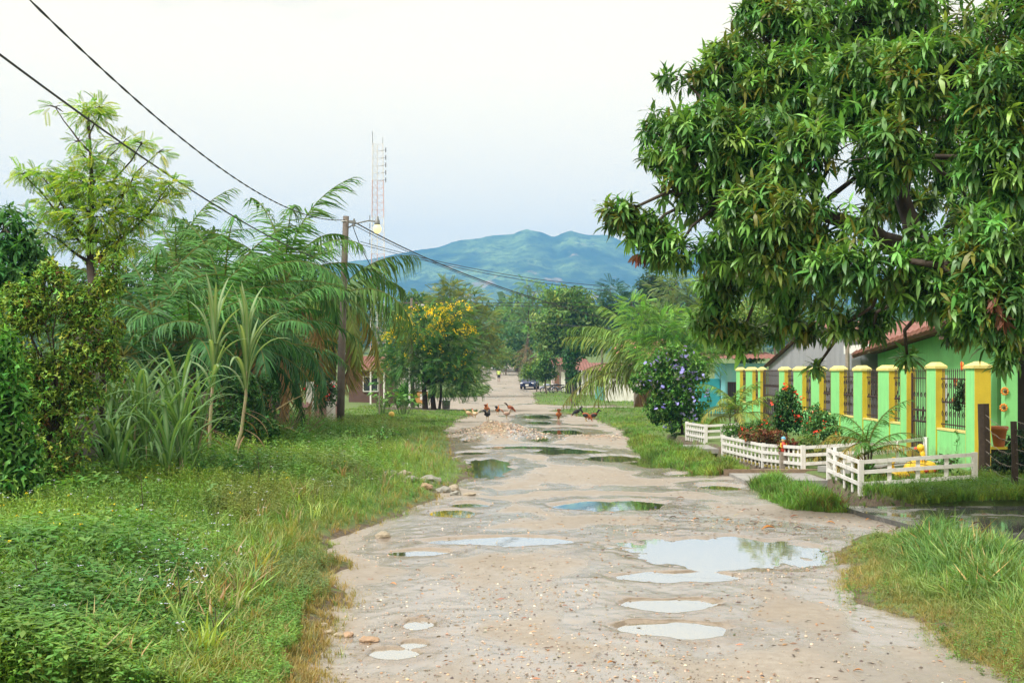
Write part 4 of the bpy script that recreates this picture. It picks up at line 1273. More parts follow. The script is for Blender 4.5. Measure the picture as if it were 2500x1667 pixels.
plants(LV, T_TUFTS, X, Y, rng.uniform(.25, .5, len(X)), cols([(.16, .26, .06), (.2, .27, .08), (.26, .22, .11)], len(X), rng), rng)
tag(LV.build('weeds', LEAF), 'thick leafy weeds covering the left verge in front of the sugar cane', 'weeds', kind='stuff')
X, Y = samp(16000, vl, lambda Y: edgeL(Y) + .12, 8.3, 47, rng)
d = edgeL(Y) - X
k = rng.random(len(X)) < .25 + .75 * sstep(1.6, .2, d)
X, Y, d = X[k], Y[k], d[k]
h = (.10 + .14 * sstep(.1, 1.2, d)) * rng.uniform(.6, 1.5, len(X))
c = mixcol(cols((.16, .22, .06), len(X), rng), cols((.26, .19, .085), len(X), rng), sstep(1.3, .1, d) * .75 * (fbm(X, Y * .6, 66) > .42))
LV = Leaves(); plants(LV, T_TUFTS, X, Y, h, c, rng)
tag(LV.build('grass', GRASSM), 'short half dry grass fringing the left edge of the road', 'grass', kind='stuff')
# flowers in the weeds
LV = Leaves()
def heads(n, xf0, xf1, Y0, Y1, sz, col, hgt, dens):
    X, Y = samp(n, xf0, xf1, Y0, Y1, rng, dens)
    z = ground(X, Y)
    d = edgeL(Y) - X
    zz = z + hgt * (.8 + .5 * sstep(1, 4, d)) * rng.uniform(.8, 1.2, len(X))
    for j in range(5):
        m = len(X)
        Xa, Ya, Za = frames(np.stack([rng.normal(0, 1, m), rng.normal(0, 1, m), rng.normal(0, .15, m)], 1), rng=rng, roll=.3)
        LV.add(T_FLOWER, np.stack([X + rng.normal(0, sz, m), Y + rng.normal(0, sz, m), zz + rng.normal(0, sz * .3, m)], 1), Xa, Ya, Za, sz * rng.uniform(.6, 1.1, m), cols(col, m, rng, .1, .03))
    LV.add(T_SEG, np.stack([X, Y, z], 1), *frames(np.tile([0, 0, 1.0], (len(X), 1)), up=np.tile([0, 1.0, 0], (len(X), 1)), rng=rng, roll=.02), np.stack([np.full(len(X), .006), zz - z, np.full(len(X), .006)], 1), cols((.08, .13, .04), len(X), rng))
heads(420, vl, lambda Y: edgeL(Y) - 1.1, 9, 34, .018, (.42, .44, .68), .42, lambda X, Y: sstep(.45, .62, fbm(X * .9, Y * .5, 71)))
heads(330, vl, lambda Y: edgeL(Y) - 1.6, 9.5, 17, .016, (.40, .42, .66), .36, lambda X, Y: sstep(.40, .55, fbm(X * .8 + 4, Y * .6, 72)))
heads(60, vl, lambda Y: edgeL(Y) - 2, 11, 24, .02, (.75, .50, .03), .40, None)
heads(14, lambda Y: Y * 0 - 5, lambda Y: Y * 0 - 2.6, 26, 40, .02, (.62, .62, .85), .35, None)
tag(LV.build('wildflowers', PETAL), 'tiny pale lavender and yellow wildflowers scattered in the left weeds', 'wildflowers', kind='stuff')
# dark dead stems
for i, (px, py, Y, hh) in enumerate(((345, 1230, 15.8, .85), (630, 1190, 20.5, .8), (660, 1180, 21.5, .6), (435, 1560, 10.6, .5), (90, 1560, 10.4, .55))):
    X0 = gx(px, Y); z0 = G(X0, Y)
    root = thing('dead_stem', ['tall dark dead weed stem standing in front of the sugar cane', 'dark dead stem, left of two near the rock pile', 'shorter dark dead stem, right of two near the rock pile', 'thin bare stem in the nearest weeds by the road', 'thin bare stem in the nearest weeds at far left'][i], 'weed', (X0, Y, z0))
    mb = MB().tube([(X0, Y, z0), (X0 + .02, Y, z0 + hh * .5), (X0 - .01, Y, z0 + hh)], [.007, .006, .003], 5)
    for j in range(5):
        zz = z0 + hh * (.35 + .13 * j)
        mb.tube([(X0, Y, zz), (X0 + (.06 if j % 2 else -.06), Y, zz + .07)], .003, 4)
    mb.build('stem', BARKD, root)

# right foreground grass
LV = Leaves()
xr0 = lambda Y: edgeR(Y) - .1
X, Y = samp(22000, xr0, lambda Y: np.minimum(Y * .435 + .5, ditch(Y) + 1.6), 8.3, 16.6, rng, lambda X, Y: (np.abs(X - ditch(Y)) > .38) & ((Y < 16.0) | (X < 5)))
d = X - edgeR(Y)
h = (.07 + .27 * sstep(.25, 1.4, d)) * (.6 + .8 * fbm(X * .9, Y * .9, 73)) * rng.uniform(.7, 1.3, len(X))
h = h * (.55 + .9 * vn(X * 2.3, Y * 2.3, 78))
c = mixcol(cols((.17, .28, .085), len(X), rng, .3), cols((.085, .18, .05), len(X), rng, .3), sstep(.35, .65, fbm(X * 1.1, Y * .9, 74)))
c = mixcol(c, cols((.27, .22, .09), len(X), rng), np.maximum(sstep(1.1, .1, d) * .8, (rng.random(len(X)) < .07) * 1.0))
plants(LV, T_TUFTS, X, Y, h, c, rng, .5)
X, Y = samp(1800, xr0, lambda Y: np.minimum(Y * .435 + .5, ditch(Y) - .5), 8.6, 16.4, rng, lambda X, Y: fbm(X * .9, Y * .8, 79) > .52)
plants(LV, T_WEEDS, X, Y, rng.uniform(.06, .2, len(X)), cols([(.09, .2, .045), (.15, .2, .06)], len(X), rng), rng)
tag(LV.build('grass', GRASSM), 'long lush grass in the right foreground corner', 'grass', kind='stuff')
# wedges between road and ditch, both sides of the footbridge
LV = Leaves()
def strip(n, x0, x1, Y0, Y1, hh, col, dens=None, brown=.0):
    X, Y = samp(n, x0, x1, Y0, Y1, rng, dens)
    h = hh * (.25 + 1.3 * fbm(X * 1.4, Y * 1.2, 75)) * rng.uniform(.5, 1.4, len(X))
    c = cols(col, len(X), rng, .28, alt=(.24, .2, .08), p_alt=brown)
    c = mixcol(c, c * np.array([1.5, 1.15, 1.1]), sstep(.4, .65, fbm(X * .8, Y * .6, 76))); c = mixcol(c, c * .62, sstep(.5, .7, fbm(X * 1.7, Y * 1.1, 77)))
    plants(LV, T_TUFTS, X, Y, h, c, rng, .22)
strip(4200, xr0, lambda Y: ditch(Y) - .35, 20.0, 24.9, .26, (.10, .22, .04), brown=.08)
strip(7000, xr0, lambda Y: ditch(Y) - .32, 27.0, 44, .24, (.11, .225, .045), brown=.06)
tag(LV.build('grass', GRASSM), 'grass wedges between the road and the ditch by the concrete footbridges', 'grass', kind='stuff')
LV = Leaves()
strip(7500, lambda Y: ditch(Y) + .42, lambda Y: Y * 0 + 12.0, 20.2, 24.6, .20, (.10, .20, .035), lambda X, Y: (Y < 22.75) | (X > 8.8) | (rng.random(len(X)) < .35))
X, Y = samp(2600, lambda Y: Y * 0 + 6.9, lambda Y: Y * 0 + 12.2, 20.3, 24.3, rng, lambda X, Y: (Y < 22.75) | (X > 8.8))
plants(LV, T_WEEDS, X, Y, rng.uniform(.12, .3, len(X)), cols((.075, .17, .035), len(X), rng), rng)
tag(LV.build('grass', GRASSM), 'grass and weeds in front of the nearest white picket fence', 'grass', kind='stuff')
# mown lawns
LV = Leaves()
strip(14000, lambda Y: np.maximum(-.36 * Y, -9.0), lambda Y: edgeL(Y) + .05, 44, 74, .13, (.10, .205, .04), lambda X, Y: np.hypot(X + 5.0, (Y - 70) * .8) > 2.6)
strip(1500, lambda Y: Y * 0 - 7.5, lambda Y: edgeL(Y), 104, 150, .18, (.10, .20, .04))
strip(12000, lambda Y: edgeR(Y) - .05, lambda Y: Y * 0 + 8.6, 44, 72, .12, (.10, .215, .04), brown=.04)
strip(3500, lambda Y: edgeR(Y) - .05, lambda Y: Y * 0 + 8.4, 79, 132, .14, (.11, .24, .04))
strip(800, lambda Y: edgeR(Y), lambda Y: Y * 0 + 6, 150, 200, .3, (.10, .15, .05))
tag(LV.build('grass', GRASSM), 'short bright grass lawns farther along both verges', 'grass', kind='stuff')

# broad-leaved weeds by the rocks and taro by the flowering tree
def leafy(name, label, cat, px, Y, rad, n, size, col, seed, hgt, asp=.7, group=None):
    rng = np.random.default_rng(seed)
    X0 = gx(px, Y); z0 = G(X0, Y)
    r = thing(name, label, cat, (X0, Y, z0), group)
    mb = MB(); LV = Leaves()
    a = rng.uniform(0, 6.283, n); q = np.sqrt(rng.random(n)) * rad
    p = np.stack([X0 + np.cos(a) * q, Y + np.sin(a) * q, z0 + hgt * rng.uniform(.45, 1.1, n)], 1)
    for i in range(n): mb.tube([(X0 + math.cos(a[i]) * q[i] * .4, Y + math.sin(a[i]) * q[i] * .4, z0), tuple(p[i])], .008, 4)
    mb.build('stem', M('green_stem', (.10, .16, .05), .6), r)
    dd = np.stack([np.cos(a), np.sin(a), rng.uniform(-.7, .2, n)], 1)
    Xa, Ya, Za = frames(dd, rng=rng, roll=.25)
    L_ = size * rng.uniform(.7, 1.2, n)
    LV.add(T_LEAF, p, Xa, Ya, Za, np.stack([L_ * asp, L_, L_], 1), cols(col, n, rng, .15))
    LV.build('leaves', LEAF, r)
    return r
leafy('broadleaf_weed', 'low patch of bright broad-leaved weeds above the rock pile', 'weed', 905, 35.5, .9, 60, .17, (.085, .21, .04), 301, .45)
leafy('broadleaf_weed', 'second clump of broad-leaved weeds nearer the wooden lamp pole', 'weed', 935, 39, .7, 40, .17, (.09, .21, .04), 302, .35)
leafy('taro_plant', 'taro plants with large leaves at left foot of the flowering tree', 'plant', 985, 60, .75, 40, .42, (.07, .17, .035), 303, .95, .75)
leafy('taro_plant', 'light green leafy plants by the thin post, left of the taro', 'plant', 935, 60, .7, 40, .32, (.10, .22, .05), 304, 1.0, .6)
leafy('yellow_sapling', 'small yellow-green sapling in front of the pink board fence', 'plant', 722, 41, .35, 34, .16, (.18, .23, .05), 305, .6, .4)
leafy('papaya_plant', 'young papaya with big lobed leaves beside the red-roofed house', 'plant', 937, 76, .7, 26, .6, (.06, .15, .04), 306, 2.1, .8)
leafy('ditch_plant', 'spiky pale green plant at the ditch edge under the white fence', 'plant', 2030, 22.9, .28, 26, .3, (.09, .16, .06), 307, .18, .14)

# ------------------------------------------------------------------ rocks, gravel, dead leaves
def rock_mesh(seed, sx, sy, sz, mat):
    rng = random.Random(seed)
    bm = bmesh.new()
    bmesh.ops.create_icosphere(bm, subdivisions=2, radius=1)
    for v in bm.verts:
        k = 1 + (rng.random() - .5) * .4
        q = Vector((round(v.co.x * 2.2) / 2.2, round(v.co.y * 2.2) / 2.2, round(v.co.z * 2.2) / 2.2))
        v.co = v.co.lerp(q, .45) * k
        v.co.x *= sx; v.co.y *= sy; v.co.z *= sz
    me = bpy.data.meshes.new('rock')
    bm.to_mesh(me); bm.free()
    me.materials.append(mat)
    return me
ROCKG = M('rock_grey', (.26, .255, .23), .85, .25, 9, .5, 25); ROCKO = M('rock_orange', (.34, .235, .16), .85, .25, 9, .5, 25); ROCKT = M('rock_tan', (.33, .285, .22), .85, .25, 9, .5, 25)
ROCKS = [(955, 1160, 19, 9, ROCKG, 'grey rock at the left end of the rock pile, half in weeds'), (988, 1160, 17, 10, ROCKT, 'tan rock, second from left in the rock pile'), (1005, 1172, 20, 10, ROCKG, 'mottled grey rock behind the gap in the rock pile'),
         (1050, 1172, 26, 11, ROCKG, 'largest pale grey rock, top of the rock pile'), (1040, 1189, 18, 10, ROCKO, 'orange rock in front of the largest grey one'), (1083, 1188, 20, 9, ROCKG, 'dark grey rock right of the orange one'),
         (1108, 1185, 18, 10, ROCKT, 'tan rock near the right end of the rock pile'), (1113, 1197, 14, 7, ROCKG, 'small grey rock below the right tan one'), (1146, 1199, 18, 5, ROCKT, 'flat pale rock at right end of the rock pile on the road'), (985, 1181, 10, 8, ROCKT, 'small tan rock below the left end of the pile'),
         (932, 1296, 19, 9, ROCKT, 'lone tan rock at the road edge by the thin puddle'), (792, 1507, 15, 6, ROCKT, 'pale flat stone in the grass, farthest of the flat stones'), (805, 1525, 15, 5, ROCKT, 'thin flat stone beside the left grass'), (828, 1531, 15, 6, ROCKT, 'tan flat stone in the middle of the flat stones'),
         (849, 1529, 15, 7, ROCKO, 'pinkish flat stone behind the biggest flat one'), (902, 1541, 24, 7, ROCKO, 'biggest flat pinkish stone lying on the road edge'), (766, 1636, 17, 5, ROCKO, 'flat pinkish stone at the bottom edge, on the left'), (718, 1646, 10, 4, ROCKT, 'small pale stone in the dry grass at bottom left')]
for i, (px, py, hw, hh, mt, lab) in enumerate(ROCKS):
    Y = gy(py + hh * .6, .06)
    s_ = Y / F
    x = gx(px, Y)
    z = max(G(x, Y), float(rz_(x, Y)[0]))
    o = put('rock', rock_mesh(400 + i, hw * s_, hw * s_ * .9, max(.03, hh * s_ * 1.25), mt), loc=(x, Y, z + hh * s_ * .35), rot=(0, 0, i * 1.3))
    tag(o, lab, 'rock', 'rocks along the left edge of the road')

rng = np.random.default_rng(410)
T_STONE = tmpl([(.5, 0, 0), (-.5, 0, .05), (0, .45, 0), (0, -.5, .05), (.1, .1, .32), (0, 0, -.2)], [(0, 2, 4), (2, 1, 4), (1, 3, 4), (3, 0, 4)])
LV = Leaves()
X, Y = samp(20000, lambda Y: edgeL(Y) + .0, lambda Y: edgeR(Y) - .0, 8.5, 70, rng, lambda X, Y: .15 + .85 * sstep(.45, .62, fbm(X * 1.1, Y * .7, 81)))
dp = pudfield(X, Y)[0]
k = dp < .02; X, Y = X[k], Y[k]
gxm = rng.normal(gx(1215, 45), .85, 2600); gym = rng.normal(45.0, 1.6, 2600)
gx2 = rng.normal(gx(1470, 43), .8, 400); gy2 = rng.normal(42, 1.2, 400)
X = np.concatenate([X, gxm, gx2]); Y = np.concatenate([Y, gym, gy2])
n = len(X)
a = rng.uniform(0, 6.283, n)
Xa = np.stack([np.cos(a), np.sin(a), rng.normal(0, .15, n)], 1); Xa = nrm(Xa)
Ya = nrm(np.cross(np.tile([0, 0, 1.0], (n, 1)), Xa)); Za = np.cross(Xa, Ya)
sz = .009 + .03 * rng.random(n) ** 5; sz[-3000:] = rng.uniform(.03, .12, 3000) * rng.random(3000) ** .5; big = n - 3000
LV.add(T_STONE, np.stack([X, Y, rz_(X, Y) + .002], 1), Xa, Ya, Za, sz, cols([(.24, .19, .14), (.18, .15, .12), (.32, .28, .23), (.25, .16, .11), (.10, .085, .08)], n, rng, .3, .08))
tag(LV.build('gravel', leafmat('stone_bits', .85, 0.0, .3)), 'loose gravel and pebbles strewn over the dirt road', 'gravel', kind='stuff')

DL = [M('dead_leaf_brown', (.20, .065, .025), .45, .3, 9), M('dead_leaf_dark', (.075, .04, .03), .5, .3, 9), M('dead_leaf_orange', (.40, .17, .04), .5, .3, 9)]
lmesh = []
for i in range(6):
    cu = .25 + .12 * (i % 3)
    vs = []
    for k in range(6):
        s_ = k / 5
        w = .5 * math.sin(math.pi * min(.98, .06 + .9 * s_)) * .34
        z = .12 * math.sin(math.pi * s_) + .02
        vs += [(s_ - .5, -w, z + cu * w * 1.2), (s_ - .5, 0, z), (s_ - .5, w, z + cu * w * 1.6)]
    fs = []
    for k in range(5):
        b0 = 3 * k
        fs += [(b0, b0 + 3, b0 + 4, b0 + 1), (b0 + 1, b0 + 4, b0 + 5, b0 + 2)]
    me = bpy.data.meshes.new('fallen_leaf'); me.from_pydata(vs, [], fs); me.materials.append(DL[i % 3]); lmesh.append(me)
LPOS = [(1820, 1247, 20), (1662, 1218, 18), (1620, 1258, 12), (1643, 1264, 20), (1672, 1256, 14), (1700, 1268, 20), (1780, 1271, 20), (1704, 1283, 14), (1884, 1257, 12), (1940, 1262, 22), (1877, 1293, 34), (1884, 1284, 14), (1948, 1290, 22), (1984, 1293, 22), (2028, 1276, 20),
        (2120, 1270, 18), (2194, 1293, 26), (2150, 1286, 22), (2327, 1268, 14), (2350, 1286, 20), (2385, 1293, 26), (2345, 1297, 16), (2405, 1270, 18), (1551, 1302, 14), (1481, 1312, 10), (1616, 1283, 12), (1536, 1357, 22), (1990, 1382, 12), (2006, 1340, 16), (2015, 1350, 12),
        (2107, 1253, 14), (2400, 1320, 24), (1493, 1620, 26), (2095, 1640, 24), (2040, 1660, 16), (1945, 1590, 18), (1500, 1270, 14), (1755, 1240, 12), (1590, 1240, 10), (2060, 1285, 14), (1840, 1275, 14), (1800, 1288, 12), (2175, 1300, 16), (2240, 1282, 14), (1935, 1278, 16), (1490, 1545, 8), (1100, 1615, 12), (1310, 1250, 8), (1240, 1320, 8), (940, 1452, 14), (1030, 1450, 12), (960, 1427, 20), (1270, 1475, 14), (1380, 1480, 16)]
LOBJ = []
for i, (px, py, w) in enumerate(LPOS):
    Y = gy(py)
    x = gx(px, Y)
    on_slab = x > ditch(Y) - .55 and 16.5 < Y < 20.3
    z = .075 if on_slab else (float(rz_(x, Y)[0]) if x < edgeR(np.array([Y]))[0] else G(x, Y))
    o = put('fallen_leaf', lmesh[(i * 5 + i // 3) % 6], loc=(x, Y, z + .006), rot=(random.uniform(-.2, .2), random.uniform(-.2, .2), random.uniform(-.7, .7)))
    s_ = w * Y / F * 1.05
    o.scale = (s_, s_, s_)
    hue = ('reddish brown', 'dark brown', 'orange')[((i * 5 + i // 3) % 6) % 3]
    big = 'large' if w >= 20 else ('small' if w <= 12 else 'mid-sized')
    if on_slab: where = 'lying on the wet concrete driveway, ' + ('far side' if py < 1275 else 'near side') + (' at right' if px > 2340 else ' at left')
    elif px > 2000 and py < 1330: where = 'in the mud where the driveway meets the road'
    elif px > 1960 and py >= 1330 and py < 1400: where = 'beside the right end of the largest puddle'
    elif py > 1600: where = 'near the bottom edge of the road' + (' on the right' if px > 1800 else ' in the centre' if px > 1300 else ' on the left')
    elif px < 1100: where = 'on the left wheel track'
    elif px < 1450: where = 'in the middle of the bare road, ' + ('far' if py < 1330 else 'near')
    elif px < 1620: where = 'left of the largest puddle' + (' and behind it' if py < 1300 else ' and close to it')
    elif py < 1262: where = 'farthest of the leaves, behind the largest puddle'
    elif px < 1800: where = 'just behind the left half of the largest puddle'
    else: where = 'just behind the right half of the largest puddle'
    tag(o, big + ' ' + hue + ' dead leaf ' + where, 'leaf', 'dead leaves fallen on the road')
    LOBJ.append((o, px))
for lab in set(o['label'] for o, px in LOBJ):
    same = sorted([(px, o) for o, px in LOBJ if o['label'] == lab], key=lambda q: q[0])
    if len(same) > 1:
        for k, (px, o) in enumerate(same): o['label'] = ('left ' if k == 0 else 'right ' if k == len(same) - 1 else 'middle ') + lab
LV = Leaves()
X = np.concatenate([rng.normal(3.6, 1.3, 800), rng.uniform(-1.4, 3.4, 1000)]); Y = np.concatenate([rng.normal(18.6, 1.1, 800), 1 / rng.uniform(1 / 32, 1 / 8.8, 1000)])
k = (X > edgeL(Y)) & (X < edgeR(Y)); X, Y = X[k], Y[k]; n = len(X)
Xa, Ya, Za = frames(np.stack([rng.normal(0, 1, n), rng.normal(0, 1, n), rng.normal(0, .12, n)], 1), rng=rng, roll=.25)
L_ = rng.uniform(.02, .095, n)
LV.add(T_QUAD, np.stack([X, Y, rz_(X, Y) + .006], 1), Xa, Ya, Za, np.stack([L_ * .3, L_, L_], 1), cols([(.16, .10, .07), (.09, .07, .06), (.25, .14, .08), (.30, .24, .18)], n, rng))
tag(LV.build('leaf_litter', LEAF), 'bits of leaf litter and twigs trodden into the road', 'litter', kind='stuff')

# ------------------------------------------------------------------ the green wall with yellow-edged pillars
GREEN = M('green_paint', (.25, .68, .25), .7, .07, 2.0, .25, 40, dirt=((.17, .45, .16), 1.6, .4), mud=True)
YEL = M('yellow_paint', (.62, .47, .035), .6, .08, 3, .25, 50, dirt=((.35, .26, .05), 3, .5), mud=True)
CAPM = M('cap_cream', (.70, .62, .22), .6, .1, 3, .1, 50, dirt=((.35, .28, .12), 3, .5))
IRON = M('wrought_iron', (.055, .035, .035), .5, .2, 20)
WX = 9.8
PILL = [(25.97, 26.5), (28.35, 29.0), (30.45, 30.95), (31.87, 32.84), (34.3, 35.2), (36.7, 37.7), (39.1, 40.2), (41.4, 42.7), (44.1, 45.0), (48.4, 48.85), (50.0, 51.4), (52.7, 53.6)]
DOORS = {(1, 2), (8, 9)}
wall = thing('garden_wall', 'bright green street wall of capped pillars with yellow edges and iron grilles', 'wall', (WX, 40, .02))
bars_me = {}


def bar_mesh(h):
    k = round(h, 2)
    if k not in bars_me:
        mb = MB().box((0, 0, k / 2), (.016, .016, k))
        mb.ell((0, 0, k * .46), (.026, .026, .035), 0, 6, 4)
        mb.lathe((0, 0, k), [(.012, 0), (.016, .02), (.002, .08)], 5)
        bars_me[k] = mb.mesh('bar', IRON)
    return bars_me[k]


for i, (y0, y1) in enumerate(PILL):
    zt = 2.30 + (.05 if i < 3 else 0)
    mb = MB()
    pd = .34 if i == 0 else .22
    mb.box((WX - .02 + pd / 2, (y0 + y1) / 2, zt / 2 - .05), (pd, y1 - y0 - .02, zt + .1), 0)
    for yy in (y0 + .005, y1 - .005):
        mb.box((WX - .02 + pd / 2, yy, zt / 2 - .05), (pd + .004, .012, zt + .1), 1)
    if i == 0:
        pass
    p = mb.build('pillar', [GREEN, YEL], wall)
    w, dl = pd + .07, y1 - y0 + .07
    cb = MB().box((WX - .02 + pd / 2, (y0 + y1) / 2, zt + .03), (w, dl, .06), 0)
    a, b_ = w / 2, dl / 2
    c0 = Vector((WX - .02 + pd / 2, (y0 + y1) / 2, zt + .06))
    cb.raw([c0 + Vector(v) for v in ((-a, -b_, 0), (a, -b_, 0), (a, b_, 0), (-a, b_, 0), (-.04, -b_ + a, .09), (.04, -b_ + a, .09), (.04, b_ - a, .09), (-.04, b_ - a, .09))],
           [(0, 1, 5, 4), (1, 2, 6, 5), (2, 3, 7, 6), (3, 0, 4, 7), (4, 5, 6, 7)], 0)
    cb.build('cap', [CAPM], p)
for i in range(len(PILL) - 1):
    y0, y1 = PILL[i][1], PILL[i + 1][0]
    door = (i, i + 1) in DOORS
    sill = .95
    if not door:
        MB().box((WX + .09, (y0 + y1) / 2, sill / 2 - .05), (.16, y1 - y0, sill + .1)).build('wall_panel', GREEN, wall)
        MB().box((WX + .095, (y0 + y1) / 2, sill + .02), (.20, y1 - y0 - .004, .045)).build('sill', CAPM, wall)
    zb = .06 if door else sill + .05
    zt = 2.28
    gmb = MB()
    xg = WX + .11
    for zz in (zb + .08, zt - .16):
        gmb.box((xg, (y0 + y1) / 2, zz), (.02, y1 - y0, .03))
    if door:
        gmb.box((xg, (y0 + y1) / 2, 1.35), (.024, y1 - y0, .05)); gmb.box((xg, (y0 + y1) / 2, .55), (.024, y1 - y0, .03))
        for yy in (y0 + .02, y1 - .02): gmb.box((xg, yy, (zb + zt) / 2), (.04, .04, zt - zb - .06))
    n = max(5, int((y1 - y0) / .135))
    for j in range(n):                                       # scrolls and lozenges between the bars
        yy = y0 + (y1 - y0) * (j + 1) / (n + 1)
        for zc in ((zb + zt) / 2 - .02, zb + (zt - zb) * .25, zb + (zt - zb) * .75):
            if j % 2 == 0:
                ring = [(xg, yy + .05 * math.cos(a) + .06, zc + .06 * math.sin(a)) for a in np.linspace(0, 2 * math.pi, 9)]
                gmb.tube(ring, .009, 4)
        if j % 3 == 0 and j + 2 < n + 1:
            gmb.tube([(xg + .01, yy, zb + .5), (xg + .01, yy + .12, zb + (zt - zb) * .62), (xg + .01, yy + .24, zb + .5)], .008, 4)
    g = gmb.build('gate' if door else 'grille', IRON, wall)
    for j in range(n):
        yy = y0 + (y1 - y0) * (j + 1) / (n + 1)
        put('bar', bar_mesh(zt - zb), g, loc=(xg - .012 - WX, yy - 40, zb - .02))

# pot plants and ornaments hung on the nearest grille
TERRA = M('terracotta', (.42, .12, .05), .6, .15, 6)
ORN = M('orange_ornament', (.75, .27, .04), .5, .2, 9)
for i, (px, py, Y) in enumerate(((2316, 932, 27.6), (2310, 980, 27.7), (2332, 893, 27.2))):
    x, y, z = WX + .16, Y, gz(py, Y)
    r = thing('hanging_ornament', ['orange butterfly ornament tied high on the nearest grille', 'larger orange ornament hanging mid height on the nearest grille', 'small orange figure perched on top of the nearest grille'][i], 'ornament', (x, y, z))
    mb = MB()
    for s_ in (-1, 1):
        mb.ell((x, y + s_ * .05, z + .03), (.015, .05, .06), 0, 8, 5); mb.ell((x, y + s_ * .04, z - .06), (.015, .035, .05), 0, 8, 5)
    mb.build('wing', ORN, r, True)
    MB().ell((x - .01, y, z), (.02, .018, .11), 0, 8, 6).build('body', M('ornament_red', (.55, .08, .03), .5), r, True)
tree('grille_creeper', 'dark little creeper growing through the nearest grille', 'vine', 27.0, [(2345, 975, 14, 26), (2348, 945, 10, 20), (2335, 990, 12, 10)], 2350, 'leaf', .07, [(.025, .06, .02)], dens=.8, trunk_r=.008, seed=330, asp=.7, twigs=3, base_z=.05)

# ------------------------------------------------------------------ houses behind the wall
TILE = M('roof_tile_red', (.17, .065, .045), .85, .3, 5, .4, 25, c2=(.25, .12, .085), dirt=((.10, .07, .05), 3, .6))
TIN = M('roof_tin_rust', (.20, .07, .055), .7, .3, 3, .1, 30, c2=(.27, .14, .12), dirt=((.10, .06, .05), 2, .6))
WHITE = M('white_paint', (.78, .78, .76), .55, .05, 3, .08, 40, dirt=((.42, .40, .35), 3, .45))
GREY = M('grey_render', (.30, .31, .34), .85, .10, 1.5, .3, 30, dirt=((.19, .19, .20), 1.2, .5))
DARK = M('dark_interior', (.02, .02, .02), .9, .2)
GLASS = M('window_glass', (.03, .04, .045), .08, .1, spec=.6)
WOODD = M('dark_wood', (.05, .035, .025), .85, .3, 8, .5, 30)
WOODG = M('weathered_wood', (.28, .24, .20), .85, .25, 8, .5, 30)


def window(parent, c, w, h, face, frame, bars=3, depth=.06):
    """face 'x-' looks to -X, 'y-' looks to -Y"""
    c = Vector(c)
    fr, gl = MB(), MB()
    def bx(mb, u, z, su, sz, o, t):
        if face == 'y-': mb.box((c.x + u, c.y - o, c.z + z), (su, t, sz))
        else: mb.box((c.x - o, c.y + u, c.z + z), (t, su, sz))
    bx(gl, 0, 0, w, h, .004, .02)
    for s_ in (-1, 1):
        bx(fr, s_ * w / 2, 0, .06, h + .06, .02, depth)
        bx(fr, 0, s_ * h / 2, w - .06, .06, .022, depth)
    for k in range(bars):
        bx(fr, -w / 2 + w * (k + 1) / (bars + 1), 0, .025, h - .06, .024, .03)
    f_ = fr.build('window', frame, parent)
    gl.build('pane', GLASS, f_)
    return f_


# green house: gable wall towards the street
gh = thing('green_house', 'green house with a red tile roof rising behind the near end of the green wall', 'house', (12.2, 33, .05))
hx, y0, y1, yr = 12.2, 27.6, 41.0, 29.0
zr_, ze = 3.80, 2.86
mb = MB()
pts = [(y0 + 3.3, 0), (y1, 0), (y1, ze), (y0 + 3.3, zr_ - (y0 + 3.3 - yr) * .0783)]
mb.raw([(hx, a, b_) for a, b_ in pts] + [(hx + .2, a, b_) for a, b_ in pts], [(0, 1, 2, 3), (7, 6, 5, 4), (0, 4, 5, 1), (1, 5, 6, 2), (2, 6, 7, 3), (3, 7, 4, 0)])
mb.box((hx + 4, y1 - .1, ze / 2), (7.6, .2, ze))
mb.build('wall', GREEN, gh)
rf = MB()
dz = (zr_ - ze) / (y1 - yr)
rf.wavy((hx + 7.5, yr, zr_ + .06), (-8.2, 0, 0), (0, y1 + .5 - yr, -dz * (y1 + .5 - yr)), 34, .035)
rf.build('roof', TILE, gh)
MB().bar((hx - .68, yr, zr_ - .03), (hx - .68, y1 + .5, ze - .06), .06, .14).build('fascia', M('fascia_brown', (.22, .09, .06), .7, .2), gh)
for k in range(26):
    yy = yr + .3 + k * .47; zz = zr_ + .02 - dz * (yy - yr)
    MB().tube([(hx - .70, yy - .25, zz + .015 + dz * .25), (hx - .70, yy + .25, zz - .015 - dz * .25)], [.11, .095], 7).build('verge_tile', TILE, gh)
window(gh, (hx, 35.0, 1.55), 1.2, 1.2, 'x-', WHITE, 3)
# porch at the right
pc = MB(); pc.box((11.05, 27.3, 1.7), (.26, .26, 2.6)); pc.build('column', GREEN, gh)
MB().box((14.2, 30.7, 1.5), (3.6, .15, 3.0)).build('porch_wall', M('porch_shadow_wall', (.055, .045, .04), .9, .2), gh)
MB().box((13.0, 28.6, 3.15), (4.6, 4.4, .14)).build('porch_roof', M('porch_roof', (.12, .07, .05), .8, .2), gh)
lw = thing('low_wall', 'low wall with shade painted black and a yellow top edge beside the end pillar', 'wall', (12, 26.9, 0))
MB().box((12.2, 26.9, .29), (4.0, .2, .60)).build('wall', M('wall_shade_black', (.018, .017, .016), .8, .2, 3), lw)  # face coloured near black in place of the shade here
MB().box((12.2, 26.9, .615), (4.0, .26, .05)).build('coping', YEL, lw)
pot = thing('flower_pot', 'large terracotta flower pot on the low wall beside the green column', 'pot', (10.66, 26.9, .64))
MB().lathe((10.66, 26.9, .64), [(.10, 0), (.115, .02), (.165, .36), (.19, .365), (.195, .45), (.17, .45), (.15, .40), (.02, .38)], 16).build('pot', TERRA, pot, True)
